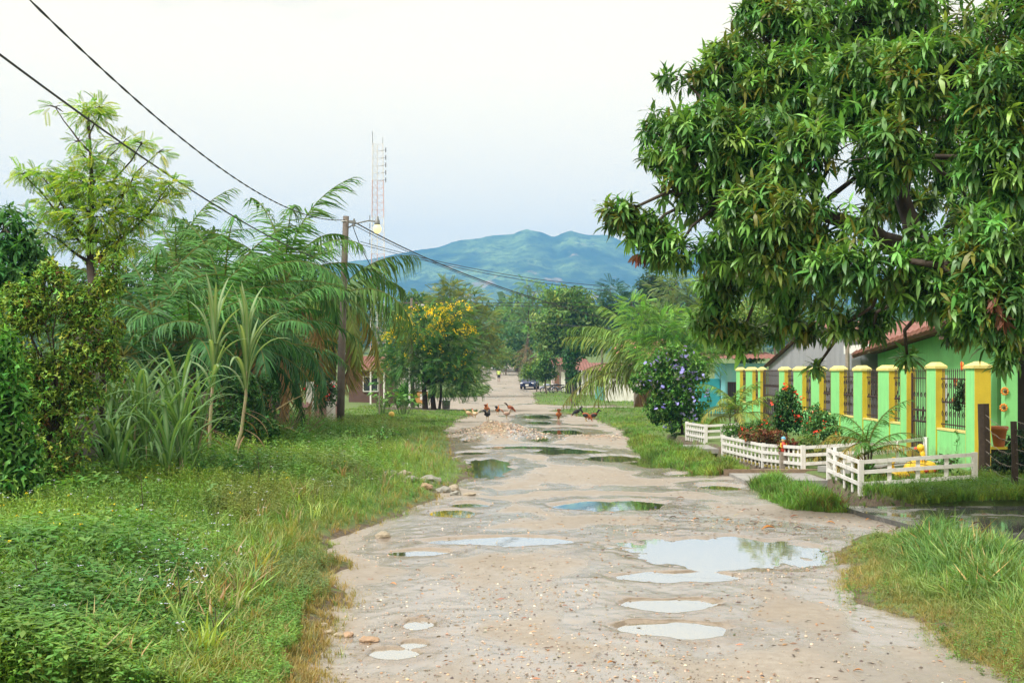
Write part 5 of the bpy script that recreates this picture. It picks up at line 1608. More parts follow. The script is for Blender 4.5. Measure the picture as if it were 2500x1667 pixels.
for i, (px, py) in enumerate(((2455, 955), (2452, 995))):
    x, z = gx(px, 27.1), gz(py, 27.1)
    r = thing('sunflower_ornament', ['upper orange flower ornament on the green porch column', 'lower orange flower ornament on the green porch column'][i], 'ornament', (x, 27.14, z))
    mb = MB()
    for k in range(9):
        a = 2 * math.pi * k / 9
        mb.ell((x + .07 * math.cos(a), 27.14, z + .07 * math.sin(a)), (.03, .012, .03), 0, 6, 4)
    mb.build('petals', ORN, r, True)
    MB().ell((x, 27.13, z), (.04, .02, .04), 0, 8, 5).build('centre', M('flower_centre', (.12, .05, .02), .8), r, True)

gy_ = thing('grey_house', 'grey rendered house with a gable behind the middle of the green wall', 'house', (11.6, 48, .05))
mb = MB()
pts = [(41.6, 0), (56.5, 0), (56.5, 2.5), (47.5, 4.15), (41.6, 3.3)]
mb.raw([(11.8, a, b_) for a, b_ in pts] + [(12.0, a, b_) for a, b_ in pts], [(0, 1, 2, 3, 4), (9, 8, 7, 6, 5), (0, 5, 6, 1), (1, 6, 7, 2), (2, 7, 8, 3), (3, 8, 9, 4), (4, 9, 5, 0)])
mb.box((15, 41.7, 1.6), (6, .2, 3.2))
mb.build('wall', GREY, gy_)
rf = MB()
rf.wavy((17, 47.5, 4.2), (-5.4, 0, 0), (0, -7.2, -1.05), 26, .03)
rf.build('roof', TIN, gy_)
rf = MB(); rf.wavy((17, 47.5, 4.2), (-5.4, 0, 0), (0, 9.4, -1.72), 26, .03); rf.build('roof', TIN, gy_)
MB().box((11.5, 41.0, 3.02), (.05, 3.0, .28)).build('fascia', WHITE, gy_)
MB().tube([(11.2, 40.9, 0), (11.16, 40.9, 3.2)], .07, 8).build('post', WOODG, gy_)

TURQ = M('turquoise_paint', (.24, .60, .66), .7, .08, 2, .1, 40, mud=True, dirt=((.42, .62, .62), 2.5, .5))
TEAL = M('teal_paint', (.05, .36, .40), .7, .1, 2)
th = thing('turquoise_house', 'small turquoise house beyond the far end of the green wall', 'house', (10.6, 61, 0))
MB().box((11.5, 62, 1.32), (2.0, 3.4, 2.7)).build('wall', TURQ, th)
MB().box((9.95, 62.6, .95), (1.0, 1.6, 1.9)).build('side_wall', TEAL, th)
rf = MB(); rf.wavy((9.6, 63.9, 3.25), (3.6, 0, 0), (0, -4.2, -.35), 16, .03); rf.build('roof', TIN, th)
window(th, (10.82, 60.29, 1.15), .42, 1.15, 'y-', IRON, 4)
MB().box((11.55, 60.27, 1.2), (.5, .05, 1.3)).build('door', WOODG, th)

# ------------------------------------------------------------------ white picket fences
PICK = M('picket_white', (.72, .71, .70), .65, .08, 6, .2, 40, dirt=((.40, .36, .30), 7, .7))
_pk = {}


def fence(name, label, runs, h=.56, picket_step=.0, rails=(.14, .33, .50), foot=False, th_=.035):
    c = runs[0][0]
    root = thing(name, label, 'fence', (c[0], c[1], 0), 'white picket fences in front of the green wall')
    if h not in _pk:
        m_ = MB().box((0, 0, h / 2), (.022, .075, h))
        m_.raw([(-.011, -.0375, h), (.011, -.0375, h), (.011, .0375, h), (-.011, .0375, h), (-.011, 0, h + .035), (.011, 0, h + .035)], [(0, 1, 5, 4), (2, 3, 4, 5), (0, 4, 3), (1, 2, 5)])
        _pk[h] = (m_.mesh('picket', PICK), MB().box((0, 0, (h + .05) / 2), (.09, .09, h + .05)).mesh('post', PICK), MB().box((0, 0, .03), (.06, .05, .05)).mesh('foot', YEL))
    pk, po, ft = _pk[h]
    for a, b_, n in runs:
        a, b_ = Vector((*a, 0)), Vector((*b_, 0))
        d = b_ - a; ang = math.atan2(d.y, d.x)
        nn = Vector((-d.y, d.x, 0)).normalized()
        side = nn if nn.x < 0 or (abs(nn.x) < .3 and nn.y < 0) else -nn
        za, zb = max(G(a.x, a.y), -.04), max(G(b_.x, b_.y), -.04)
        for k, z in enumerate(rails):
            p, q = a + side * .03 + Vector((0, 0, za + z)), b_ + side * .03 + Vector((0, 0, zb + z))
            MB().bar(p, q, .022, .07).build('rail', PICK, root)
        for k in range(n + 1):
            p = a.lerp(b_, k / n)
            z = za + (zb - za) * k / n - .06
            end = k in (0, n)
            o = put('post' if end else 'picket', po if end else pk, root, loc=Vector((p.x, p.y, z)) - Vector(root.location), rot=(0, 0, ang - math.pi / 2 + random.uniform(-.05, .05)))
            if not end: o.rotation_euler.x = random.uniform(-.02, .02)
            if foot and not end:
                put('foot', ft, root, loc=Vector((p.x - .05, p.y, z + .04)) - Vector(root.location), rot=(0, 0, ang))
    return root


fence('picket_fence', 'farthest short white picket fence beside the first footbridge', [((5.72, 40.2), (5.95, 37.7), 9), ((5.95, 37.7), (6.9, 37.7), 2)])
fence('picket_fence', 'longest white picket fence curving along the ditch between the two footbridges', [((5.88, 34.2), (6.18, 30.2), 11), ((6.18, 30.2), (6.42, 27.1), 9), ((6.42, 27.1), (7.7, 27.1), 1)], foot=True)
fence('picket_fence', 'nearest white fence with its corner beside the concrete path', [((6.5, 25.2), (6.5, 22.9), 4), ((6.5, 22.9), (8.62, 22.9), 4)], h=.62, rails=(.16, .38, .57))
fence('picket_fence', 'white rail fence running from the path to the iron door in the wall', [((6.75, 25.6), (9.5, 28.2), 3)], h=.62, rails=(.16, .38, .57))

# footbridges and the driveway slab over the ditch
CONC = M('wet_concrete', (.27, .265, .26), .5, .2, 2.5, .3, 30, dirt=((.13, .125, .12), 2, .7))
def bridge(label, x0, x1, y0, y1, kerb):
    r = thing('footbridge', label, 'footbridge', ((x0 + x1) / 2, (y0 + y1) / 2, 0), 'concrete footbridges over the ditch')
    MB().box(((x0 + x1) / 2, (y0 + y1) / 2, .0), (x1 - x0, y1 - y0, .13)).build('slab', CONC, r)
    if kerb:
        MB().box(((x0 + x1) / 2 + .1, y1 + .08, .06), (x1 - x0 + .4, .15, .16)).build('kerb', M('kerb_brown', (.22, .16, .11), .8, .3, 5, .4), r)
bridge('nearer concrete footbridge leading from the road to the iron door', 4.75, 6.72, 25.1, 26.9, True)
bridge('farther concrete footbridge beside the farthest white fence', 4.6, 6.4, 35.2, 37.2, False)
MB().box((8.3, 27.4, .17), (3.4, 1.0, .12), 0, R(38)).build('garden_path', CONC)
tag(bpy.data.objects['garden_path'], 'concrete path from the footbridge to the iron door', 'path', kind='structure')
dm, t, b = nodes_mat('wet_slab')
tc = nd(t, 'ShaderNodeTexCoord').outputs['Object']
n1 = noise(t, tc, 1.3, 7, .65); n2 = noise(t, tc, 20, 5)
wetf = rng_(t, n1, .32, .48)
c = mixc(t, rng_(t, n2, .3, .7), (.16, .155, .15), (.26, .255, .245))
t.links.new(mixc(t, wetf, c, (.10, .105, .11)), b.inputs['Base Color'])
t.links.new(rng_(t, wetf, 0, 1, .55, .04), b.inputs['Roughness']); b.inputs['Specular IOR Level'].default_value = .7
bp = nd(t, 'ShaderNodeBump', Distance=.008); t.links.new(rng_(t, wetf, 0, 1, .5, .02), bp.inputs['Strength']); t.links.new(n2, bp.inputs['Height']); t.links.new(bp.outputs['Normal'], b.inputs['Normal'])
sl_ = MB().prism([(5.45, 20.25), (5.55, 19.2), (5.95, 16.75), (12.5, 16.6), (12.5, 20.3)], -.09, .07).build('driveway', dm)
tag(sl_, 'wet dark concrete driveway slab bridging the ditch at right, reflecting the green wall', 'driveway', kind='structure')

# barbed wire fence
bf = thing('barbed_wire_fence', 'dark wooden posts strung with rusty barbed wire at the right edge', 'fence', (9.45, 24.6, 0))
BP = [(9.45, 24.6, 1.64, .24), (8.75, 21.4, 1.42, .12), (8.6, 17.6, 1.5, .12)]
for (x, y, h, w) in BP:
    mb = MB().tube([(x, y, -.1), (x + .01, y, h * .5), (x - .01, y + .01, h)], [w / 2, w * .48, w * .46], 7)
    mb.build('post', WOODD, bf)
MB().tube([(9.60, 24.3, -.05), (9.61, 24.3, .38)], .05, 6).build('stub_post', WOODG, bf)
for k in range(6):
    mb = MB()
    for (a, b_) in zip(BP[:-1], BP[1:]):
        p0 = Vector((a[0], a[1] - .08, .22 + .24 * k)); p1 = Vector((b_[0], b_[1] - .06, .18 + .22 * k))
        pts = [p0.lerp(p1, s_) + Vector((0, 0, -.08 * math.sin(math.pi * s_) + (.02 if int(s_ * 8) % 2 else 0))) for s_ in np.linspace(0, 1, 9)]
        mb.tube(pts, .004, 4)
        for s_ in np.linspace(.05, .95, 14):
            q = p0.lerp(p1, s_) + Vector((0, 0, -.08 * math.sin(math.pi * s_)))
            mb.bar(q + Vector((.01, 0, -.022)), q + Vector((-.01, .01, .022)), .004, .004)
    mb.build('barbed_wire', M('rusty_wire', (.32, .28, .25), .6, .3, 20), bf)

# bird planters and garden figure
DUCK = M('duck_yellow', (.80, .52, .03), .4, .05, 4); REDP = M('red_paint', (.55, .06, .03), .45, .1); SPOT = M('spot_white', (.75, .7, .6), .5)
def planter(label, x, y, s, flip):
    r = thing('bird_planter', label, 'planter', (x, y, .05), 'yellow bird planters inside the nearest fence', 0)
    mb = MB().lathe((x, y, .05), [(.24 * s, 0), (.33 * s, .10 * s), (.36 * s, .22 * s), (.30 * s, .33 * s), (.20 * s, .37 * s), (.18 * s, .33 * s), (.02, .30 * s)], 16)
    mb.build('body', DUCK, r, True)
    hx = x + flip * .05 * s
    mb = MB().tube([(hx, y + .1 * s, .05 + .33 * s), (hx + flip * .03 * s, y + .1 * s, .05 + .48 * s), (hx, y + .1 * s, .05 + .6 * s)], [.07 * s, .055 * s, .06 * s], 8).ell((hx - flip * .02 * s, y + .1 * s, .05 + .64 * s), (.085 * s, .08 * s, .08 * s), 0, 10, 6)
    h_ = mb.build('head', DUCK, r, True)
    MB().lathe((hx - flip * .13 * s, y + .1 * s, .05 + .62 * s), [(.001, -.02), (.045 * s, 0), (.02 * s, .03 * s), (.001, .05 * s)], 8).build('beak', REDP, h_)
    for k in range(5):
        a = -1.57 + (k - 2) * .6
        sp = MB().ell((x + .345 * s * math.cos(a), y + .345 * s * math.sin(a), .05 + .2 * s), (.05 * s, .05 * s, .05 * s), 0, 8, 5)
        sp.build('spot', REDP, r, True)
    return r
planter('larger yellow bird planter with red spots behind the nearest white fence', gx(2264, 25.2), 25.6, 1.0, 1)
planter('smaller yellow and red bird planter, left of the larger one', gx(2203, 24.3), 24.7, .72, -1)
gf = thing('garden_figure', 'small painted garden figure with a blue cap behind the long picket fence', 'garden figure', (gx(1913, 28.5), 28.5, .42))
x, y = gx(1913, 28.5), 28.5
def fig(z): return .42 + (z - .10) * .5
MB().box((x, y, .22), (.16, .16, .40)).build('plinth', WOODG, gf)
MB().lathe((x, y, fig(.10)), [(.05, 0), (.065, .025), (.07, .11), (.055, .20), (.03, .235)], 12).build('body', REDP, gf, True)
MB().ell((x, y, fig(.66)), (.05, .05, .055), 0, 12, 8).ell((x, y - .05, fig(.65)), (.015, .015, .012), 0, 6, 4).build('head', M('figure_face', (.75, .55, .25), .5), gf, True)
MB().ell((x, y + .01, fig(.73)), (.058, .058, .043), 0, 12, 6).ell((x + .015, y - .045, fig(.70)), (.04, .03, .01), 0, 8, 4).build('cap', M('figure_blue', (.16, .42, .65), .5), gf, True)
for s_ in (-1, 1):
    MB().tube([(x + s_ * .055, y, fig(.50)), (x + s_ * .075, y - .025, fig(.36)), (x + s_ * .045, y - .055, fig(.30))], [.02, .018, .015], 6).build('arm', M('figure_yellow', (.75, .55, .06), .5), gf, True)
RED = (.60, .055, .03)
def shrub(label, Y, lobes, px, size, col, seed, fl=None, leaf='leaf', name='flowering_shrub', asp=.5, dens=.9, alt=None, p_alt=0., group='planted shrubs along the green wall'):
    return tree(name, label, 'shrub', Y, lobes, px, leaf, size, col, dens=dens, trunk_r=.03, seed=seed, asp=asp, flowers=fl, twigs=4, group=group, alt=alt, p_alt=p_alt, inner=.2)
shrub('tall dark shrub with red flower heads beside the far iron door', 36, [(1920, 985, 32, 40), (1935, 1020, 38, 35), (1905, 1030, 25, 30), (1925, 960, 18, 18)], 1925, .12, [(.04, .11, .025), (.05, .13, .03)], 501, (RED, .07, .9, .3))
shrub('low reddish croton behind the middle of the long fence', 31.5, [(1850, 1062, 45, 18), (1890, 1068, 35, 18)], 1870, .12, [(.14, .05, .03), (.10, .10, .03), (.18, .08, .04)], 502, name='croton')
shrub('leafy shrub with red flowers right of the tall dark shrub', 32, [(2010, 1035, 35, 32), (1985, 1055, 30, 22), (2030, 1060, 25, 22)], 2010, .12, [(.05, .14, .03), (.07, .15, .04)], 503, (RED, .06, .5, .3))
shrub('slim leggy shrub with pink flowers against the wall', 35, [(1990, 1010, 16, 28), (1975, 1045, 18, 20)], 1985, .1, [(.06, .15, .04)], 504, ((.7, .25, .2), .05, .5, .3))
shrub('mixed green border plants at left end of the long fence', 35.5, [(1790, 1050, 30, 18), (1830, 1048, 30, 16), (1860, 1040, 26, 18)], 1820, .12, [(.06, .15, .035), (.09, .17, .04)], 505, (RED, .05, .35, .3), name='border_plant')
shrub('red leaved low plant just behind the long fence near its corner', 28.6, [(1945, 1092, 30, 18), (1920, 1090, 22, 16)], 1935, .1, [(.16, .04, .03), (.09, .12, .03)], 506, name='croton')
shrub('pale spiky plant beside the yellowish areca', 27.8, [(1975, 1080, 20, 18), (2040, 1100, 28, 18)], 1990, .16, [(.14, .21, .08), (.08, .16, .04)], 507, name='border_plant', asp=.18)
shrub('thin weed plant sprouting by the wall right of the iron door', 25.2, [(2312, 1122, 18, 14), (2305, 1145, 16, 12)], 2310, .14, [(.08, .19, .05)], 508, name='border_plant', asp=.3, dens=.6)
shrub('low green plants inside the nearest fence', 24.4, [(2160, 1165, 35, 14), (2120, 1150, 28, 18), (2330, 1160, 40, 10)], 2150, .12, [(.05, .13, .03), (.07, .16, .04)], 509, name='border_plant')
shrub('dark bush behind the barbed wire at the right edge', 23.5, [(2460, 1130, 40, 30), (2500, 1090, 40, 45)], 2490, .12, [(.02, .05, .018)], 510, name='dark_bush', group=None)
# wall vine, thin
r = thing('wall_vine', 'thin vine climbing the green wall under the nearest grille', 'vine', (WX - .03, 26.9, .05))
pts = [(WX - .03, 26.95 + .06 * math.sin(k * 1.7), .05 + k * .12) for k in range(9)]
MB().tube(pts, .006, 4).build('stem', M('green_stem', (.10, .16, .05), .6), r)
LV = Leaves(); n = 18
pp = np.array([pts[i // 2] for i in range(n)]) + rng.normal(0, .03, (n, 3)); pp[:, 0] = WX - .05
X, Y_, Z = frames(rng.normal(0, 1, (n, 3)) * [.2, 1, .7], rng=rng)
LV.add(T_LEAF, pp, X, Y_, Z, np.full(n, .075), cols((.06, .15, .03), n)); LV.build('leaves', LEAF, r)

# ------------------------------------------------------------------ left: poles, wires, fence
POLEW = M('pole_wood', (.13, .11, .095), .9, .25, 3, .7, 18, dirt=((.10, .08, .07), 3, .6))
X0, Y0 = gx(836, 47.6), 47.6
z0 = G(X0, Y0); zt = gz(528, Y0)
pole = thing('utility_pole', 'weathered wooden utility pole with a lit street lamp at its top', 'pole', (X0, Y0, z0))
MB().tube([(X0 - .08, Y0, z0 - .1), (X0 - .03, Y0, 3), (X0 + .06, Y0, 6), (X0 + .14, Y0, zt)], [.155, .145, .13, .115], 12).build('pole', POLEW, pole, True)
lx, lz = gx(921, Y0), gz(560, Y0)
MB().tube([(X0 + .2, Y0, gz(557, Y0)), (X0 + .5, Y0, gz(546, Y0)), (lx - .35, Y0, gz(539, Y0)), (lx - .05, Y0, gz(541, Y0))], .028, 6).build('lamp_arm', M('galvanised', (.22, .23, .24), .5, .1, metal=.4), pole)
lamp = MB().lathe((lx, Y0, lz), [(.10, .17), (.11, .22), (.095, .34), (.06, .40), (.05, .50), (.01, .52)], 12).build('lamp', M('galvanised', (.22, .23, .24), .5, .1), pole, True)
MB().lathe((lx, Y0, lz), [(.02, -.17), (.11, -.13), (.16, -.03), (.16, .06), (.10, .17)], 14).build('lamp_globe', M('lamp_glow', (.8, .65, .2), .4, emit=((1.0, .86, .45), .75)), lamp, True)
MB().box((X0 + .33, Y0, zt - .22), (.36, .1, .1)).tube([(X0 + .45, Y0, zt - .4), (X0 + .45, Y0, zt - .1)], .04, 6).build('insulator_bracket', M('galvanised', (.22, .23, .24), .5), pole)
for k in range(2):
    zz = zt - (.2, 2.05)[k]
    MB().lathe((X0 + .1 - .05 * k, Y0, zz), [(.13, -.025), (.14, 0), (.13, .025)], 12).build('band', M('band_steel', (.5, .5, .5), .5), pole)


def wire(label, pts3, r=.014, n=40, group=None, twist=False):
    """cable through three points, sagging as a parabola in the distance along it"""
    A = [Vector(p) for p in pts3]
    ts = [0, (A[1] - A[0]).length / ((A[1] - A[0]).length + (A[2] - A[1]).length), 1]
    def at(s_):
        q = Vector((0, 0, 0))
        for i in range(3):
            w = 1.0
            for j in range(3):
                if i != j: w *= (s_ - ts[j]) / (ts[i] - ts[j])
            q += A[i] * w
        return q
    mb = MB()
    P_ = [at(s_) for s_ in np.linspace(0, 1, n)]
    if twist:
        for ph in (0, math.pi):
            mb.tube([p + Vector((math.cos(i * 1.1 + ph), 0, math.sin(i * 1.1 + ph))) * r * .7 for i, p in enumerate(P_)], r * .75, 5)
    else: mb.tube(P_, r, 5)
    o = mb.build('power_cable', M('cable_black', (.035, .032, .04), .6, .1))
    return tag(o, label, 'cable', group)


Xp = X0
def wz(px, py): Y = Xp * F / (px - CX); return (Xp, Y, gz(py, Y))
p1 = wz(62, 0); p2 = wz(432, 329)
wire('upper twisted black cable sagging from the pole top to the upper left', [(X0 + .1, Y0, gz(537, Y0)), p2, (Xp, p1[1] * .55, p1[2] + .9)], .014, 150, 'power cables', True)
p1 = wz(0, 142); p2 = wz(430, 440)
wire('lower black cable from the pole passing in front of the sparse tree', [(X0 + .05, Y0, gz(651, Y0)), p2, (Xp, p1[1] * .6, p1[2] + .45)], .017, 60, 'power cables')
wire('thick cable drooping from the pole across the road to the right', [(X0 + .4, Y0, gz(540, Y0)), P(1200, 693, 62), P(1560, 797, 76)], .026, 40, 'power cables')
wire('cable hugging the thick drooping one, slightly lower', [(X0 + .4, Y0, gz(548, Y0)), P(1200, 697, 62), P(1545, 797, 76)], .014, 40, 'power cables')
wire('stay wire slanting down from the lamp pole behind the palm', [(X0 + .35, Y0, gz(540, Y0)), P(880, 600, 48.6), P(912, 660, 49.5)], .016, 8, 'power cables')
wire('upper of two thin far wires crossing in front of the mountain', [P(880, 590, 90), P(1200, 664, 92), P(1480, 698, 96)], .022, 24, 'power cables')
wire('lower of two thin far wires crossing in front of the mountain', [P(885, 598, 90), P(1200, 670, 92), P(1478, 709, 96)], .022, 24, 'power cables')
wire('upper of the low far wires stretched from the old lamp pole', [P(1012, 735, 92), P(1200, 739, 93), P(1470, 738, 96)], .02, 20, 'power cables')
wire('lower of the low far wires stretched from the old lamp pole', [P(1012, 742, 92), P(1200, 746, 93), P(1520, 749, 96)], .02, 20, 'power cables')
wire('lowest far wire level with the treetops', [P(1200, 780, 120), P(1330, 790, 115), P(1495, 803, 105)], .024, 20, 'power cables')

def far_pole(label, px, pyt, Y, r, arm=None):
    x = gx(px, Y); z = G(x, Y)
    o = thing('utility_pole', label, 'pole', (x, Y, z))
    MB().tube([(x, Y, z - .1), (x, Y, gz(pyt, Y))], [r, r * .75], 8).build('pole', POLEW, o, True)
    MB().box((x, Y, gz(pyt, Y) - .35), (1.5, .1, .1)).build('crossarm', POLEW, o)
    if arm:
        MB().tube([(x, Y, gz(arm[2], Y)), (x + .15, Y, gz(arm[1] + 8, Y)), (gx(arm[0] - 8, Y), Y, gz(arm[1] + 1, Y)), (gx(arm[0], Y), Y, gz(arm[1], Y))], .05, 6).build('lamp_arm', M('galvanised', (.22, .23, .24), .5), o)
        MB().ell((gx(arm[0] + 4, Y), Y, gz(arm[1], Y)), (.28, .12, .09), 0, 8, 5).build('lamp', M('lamp_grey', (.5, .5, .5), .5), o, True)
far_pole('old grey pole with an unlit lamp arm behind the yellow tree', 1005, 728, 92, .14, (1024, 745, 775))
far_pole('thin grey pole behind the young coconut palm', 1470, 812, 96, .10)

# concrete post by the thicket
X0, Y0 = gx(212, 21.1), 21.1
cp = thing('concrete_post', 'square grey concrete utility post standing in the thicket', 'post', (X0, Y0, G(X0, Y0)))
CONG = M('concrete_grey', (.26, .245, .25), .9, .15, 4, .4, 30, dirt=((.13, .13, .10), 2, .6))
MB().box((X0 - .06, Y0, 1.75), (.20, .24, 3.7)).build('shaft', CONG, cp)
MB().box((X0 + .11, Y0 + .03, 1.75), (.13, .17, 3.7)).build('rib', CONG, cp)
of = thing('old_fence', 'old fence of stained concrete posts and dark planks behind the sugar cane', 'fence', (-7.3, 28, 0))
STAIN = M('stained_concrete', (.20, .175, .14), .95, .3, 3, .5, 20, dirt=((.07, .055, .04), 2.5, .8))
fps = [(-7.25, 19.3, 1.55), (-7.25, 22.3, 1.6), (-7.22, 24.9, 1.9), (-7.25, 27.2, 1.7), (-7.25, 29.1, 1.8), (-7.2, 31.5, 1.75), (-7.25, 34.2, 1.7), (-7.3, 37, 1.6), (-7.4, 40.2, 1.5)]
for (x, y, h) in fps: MB().box((x, y, h / 2), (.17, .19, h), 0, random.uniform(-.1, .1)).build('post', STAIN, of)
for (a, b_) in zip(fps[:-1], fps[1:]):
    for k in range(3):
        z = .35 + .42 * k + random.uniform(-.05, .05)
        MB().bar((a[0] - .12, a[1], z), (b_[0] - .12, b_[1], z + random.uniform(-.05, .05)), .03, .24).build('plank', WOODD, of)
PINK = M('pink_board', (.46, .26, .26), .75, .12, 5, .2, 30, dirt=((.25, .16, .14), 3, .5))
pf = thing('pink_fence', 'faded pink board fence at the foot of the wooden lamp pole', 'fence', (-7.4, 44.4, 0))
a, b_ = Vector((-7.52, 44.2, 0)), Vector((-6.95, 50.5, 0))
for k in range(22):
    p = a.lerp(b_, k / 21); hh = 1.12 + random.uniform(-.05, .05)
    MB().box((p.x, p.y, hh / 2), (.03, .24, hh), 0, math.atan2(b_.y - a.y, b_.x - a.x) - math.pi / 2).build('board', PINK, pf)
MB().bar(a + Vector((.03, 0, .93)), b_ + Vector((.03, 0, .93)), .04, .08).build('rail', WOODD, pf)
for k, (px, w) in enumerate(((757, .28), (808, .34))):
    Y = 45.2 + k * 2
    tag(MB().box((gx(px, Y), Y, .95), (w, .05, 1.9)).build('white_board', WHITE), ['left white board standing behind the pink fence', 'right white board behind the pink fence, nearest the pole'][k], 'board')
shrub('red flowering bush above the pink board fence', 46, [(790, 935, 26, 25), (805, 965, 20, 25), (770, 955, 18, 22)], 790, .13, [(.035, .10, .03)], 511, ((.62, .03, .05), .09, 1.6, .1), group=None)
# heap of cut stalks
sp_ = thing('stalk_heap', 'heap of dry cut palm stalks leaning on the old fence', 'heap', (gx(690, 36), 36, 0))
mb = MB(); rr = random.Random(3)
for k in range(70):
    x = gx(690, 36) + rr.gauss(0, .32); y = 36 + rr.gauss(0, .5)
    d = Vector((rr.gauss(.2, .5), rr.gauss(0, .3), rr.uniform(.4, 1.3)))
    mb.tube([(x, y, .02), Vector((x, y, .05)) + d * .5, Vector((x, y, .05)) + d * rr.uniform(.9, 1.25) - Vector((0, 0, .08))], [.012, .011, .006], 4)
o = mb.build('dry_stalks', M('straw', (.33, .26, .16), .85, .3, 4, c2=(.20, .16, .11)), sp_); o['kind'] = 'stuff'
for k, (p, q) in enumerate((((665, 1005), (752, 958)), ((672, 1035), (742, 1062)))):
    MB().tube([P(p[0], p[1], 34.5), P((p[0] + q[0]) / 2, (p[1] + q[1]) / 2 - 3, 34.8), P(q[0], q[1], 35)], [.02, .018, .012], 5).build('long_stalk', M('straw_pale', (.55, .43, .24), .8), sp_)
# dark shed with pale green tin roof
sh = thing('tin_shed', 'dark open shed with a pale green tin roof behind the sugar cane', 'shed', (-10.2, 35, 0))
MB().box((-10.3, 36.6, 1.0), (3.4, .12, 2.0)).box((-11.9, 35.4, 1.0), (.12, 2.4, 2.0)).build('wall', M('shed_dark', (.03, .028, .025), .9, .2), sh)
rf = MB(); rf.wavy((-12.1, 33.6, 2.02), (3.5, 0, 0), (0, 3.4, .55), 18, .03); rf.build('roof', M('tin_pale_green', (.30, .42, .30), .6, .15, 3, dirt=((.2, .25, .2), 2, .5)), sh)
for x in (-11.9, -8.75): MB().tube([(x, 33.8, 0), (x, 33.8, 2.05)], .06, 6).build('post', WOODD, sh)

# ------------------------------------------------------------------ tower
Xt, Yt = gx(922, 215), 215.0
zt0 = float(base(Yt)) - .2
tw = thing('lattice_tower', 'slender red and white lattice radio mast behind the palms', 'tower', (Xt, Yt, zt0))
TR = M('mast_red_hazed', (.58, .36, .34), .6); TW = M('mast_white_hazed', (.70, .66, .66), .6)  # both colours paled, painting the fade of distance haze into the mast
zt1 = gz(352, Yt)
nseg = 30
def leg(k, z):
    s_ = (z - zt0) / (zt1 - zt0); r = 1.55 - .55 * s_
    a = math.radians(100 + 120 * k)
    return Vector((Xt + r * math.cos(a), Yt + r * math.sin(a), z))
for k in range(3):
    mb = MB()
    for s_ in range(nseg):
        za, zb = zt0 + (zt1 - zt0) * s_ / nseg, zt0 + (zt1 - zt0) * (s_ + 1) / nseg
        mb.bar(leg(k, za), leg(k, zb), .11, .11, (s_ // 5) % 2)
    mb.build('leg', [TR, TW], tw)
br = MB()
for s_ in range(nseg):
    za, zb = zt0 + (zt1 - zt0) * s_ / nseg, zt0 + (zt1 - zt0) * (s_ + 1) / nseg
    for k in range(3):
        br.bar(leg(k, za), leg((k + 1) % 3, zb), .032, .032, (s_ // 5) % 2)
        br.bar(leg(k, zb), leg((k + 1) % 3, zb), .032, .032, (s_ // 5) % 2)
br.build('bracing', [TR, TW], tw)
mb = MB()
for k in range(5):
    z = zt1 - 1.2 - k * 1.3
    mb.box((Xt + 1.5, Yt - .8, z), (.16, .12, .8)); mb.bar((Xt, Yt, z), (Xt + 1.6, Yt - .8, z), .05, .05)
mb.bar((Xt - .9, Yt, zt1 - .5), (Xt - .9, Yt, zt1 + 2.2), .09, .09).bar((Xt + .9, Yt, zt1 - .5), (Xt + .9, Yt, zt1 + 1.2), .07, .07)
for k in range(4): mb.box((Xt - 1.3, Yt - .6, zt1 - 13 - k * 1.4), (.12, .12, .9))
mb.build('antenna', M('antenna_grey', (.14, .14, .16), .6), tw)

# ------------------------------------------------------------------ far houses
ORANGE = M('orange_wall', (.62, .33, .10), .7, .08, 1.5, dirt=((.4, .22, .09), 1.5, .4))
ow = thing('balustrade_wall', 'orange garden wall with white balusters left of the flowering tree', 'wall', (gx(990, 86), 86, 0))
xa, xb = gx(938, 86), gx(1044, 86)
mb = MB().box(((xa + xb) / 2, 86, .42), (xb - xa, .2, .9)).build('wall', ORANGE, ow)
MB().box(((xa + xb) / 2, 86, .91), (xb - xa, .28, .08)).build('coping', WHITE, ow)
bal = MB().lathe((0, 0, 0), [(.05, 0), (.07, .2), (.04, .45), (.05, .7), (.06, .75)], 8).mesh('baluster', WHITE, smooth=True)
nb = 15
for k in range(nb): put('baluster', bal, ow, loc=(xa + (xb - xa) * (k + .5) / nb - gx(990, 86), 0, .95))
MB().box(((xa + xb) / 2, 86, 1.75), (xb - xa, .22, .09)).build('rail', WHITE, ow)
for px in (960, 1030): MB().box((gx(px, 86), 85.88, .48), (.24, .04, .42)).build('motif', WHITE, ow)
for px in (940, 968, 1000, 1042): MB().box((gx(px, 86), 85.88, .45), (.05, .05, .86)).build('pilaster', M('orange_dark', (.45, .22, .07), .7), ow)
rh = thing('red_roof_house', 'house with a rusty red tin roof left of the flowering tree', 'house', (gx(915, 80), 82, 0))
MB().box((gx(905, 84), 86, 1.15), (3.0, 4, 2.3)).build('wall', M('wall_porch_shade', (.13, .075, .065), .8, .15, 2), rh)  # dark wall colour stands in for shade under the porch roof
rf = MB(); rf.wavy((gx(868, 80), 80.5, gz(905, 80) + .05), (gx(942, 80) - gx(868, 80) + .3, 0, 0), (0, 2.6, .95), 16, .03); rf.build('roof', TIN, rh)
rf = MB(); rf.wavy((gx(872, 84), 83.5, gz(893, 84)), (gx(946, 84) - gx(872, 84), 0, 0), (0, 3.0, .7), 14, .03); rf.build('roof', TIN, rh)
for px in (905, 938): MB().tube([(gx(px, 80.6), 80.6, 0), (gx(px, 80.6), 80.6, 2.25)], .06, 6).build('post', WHITE, rh)
window(rh, (gx(905, 84), 83.98, 1.4), 1.0, 1.0, 'y-', WHITE, 1)
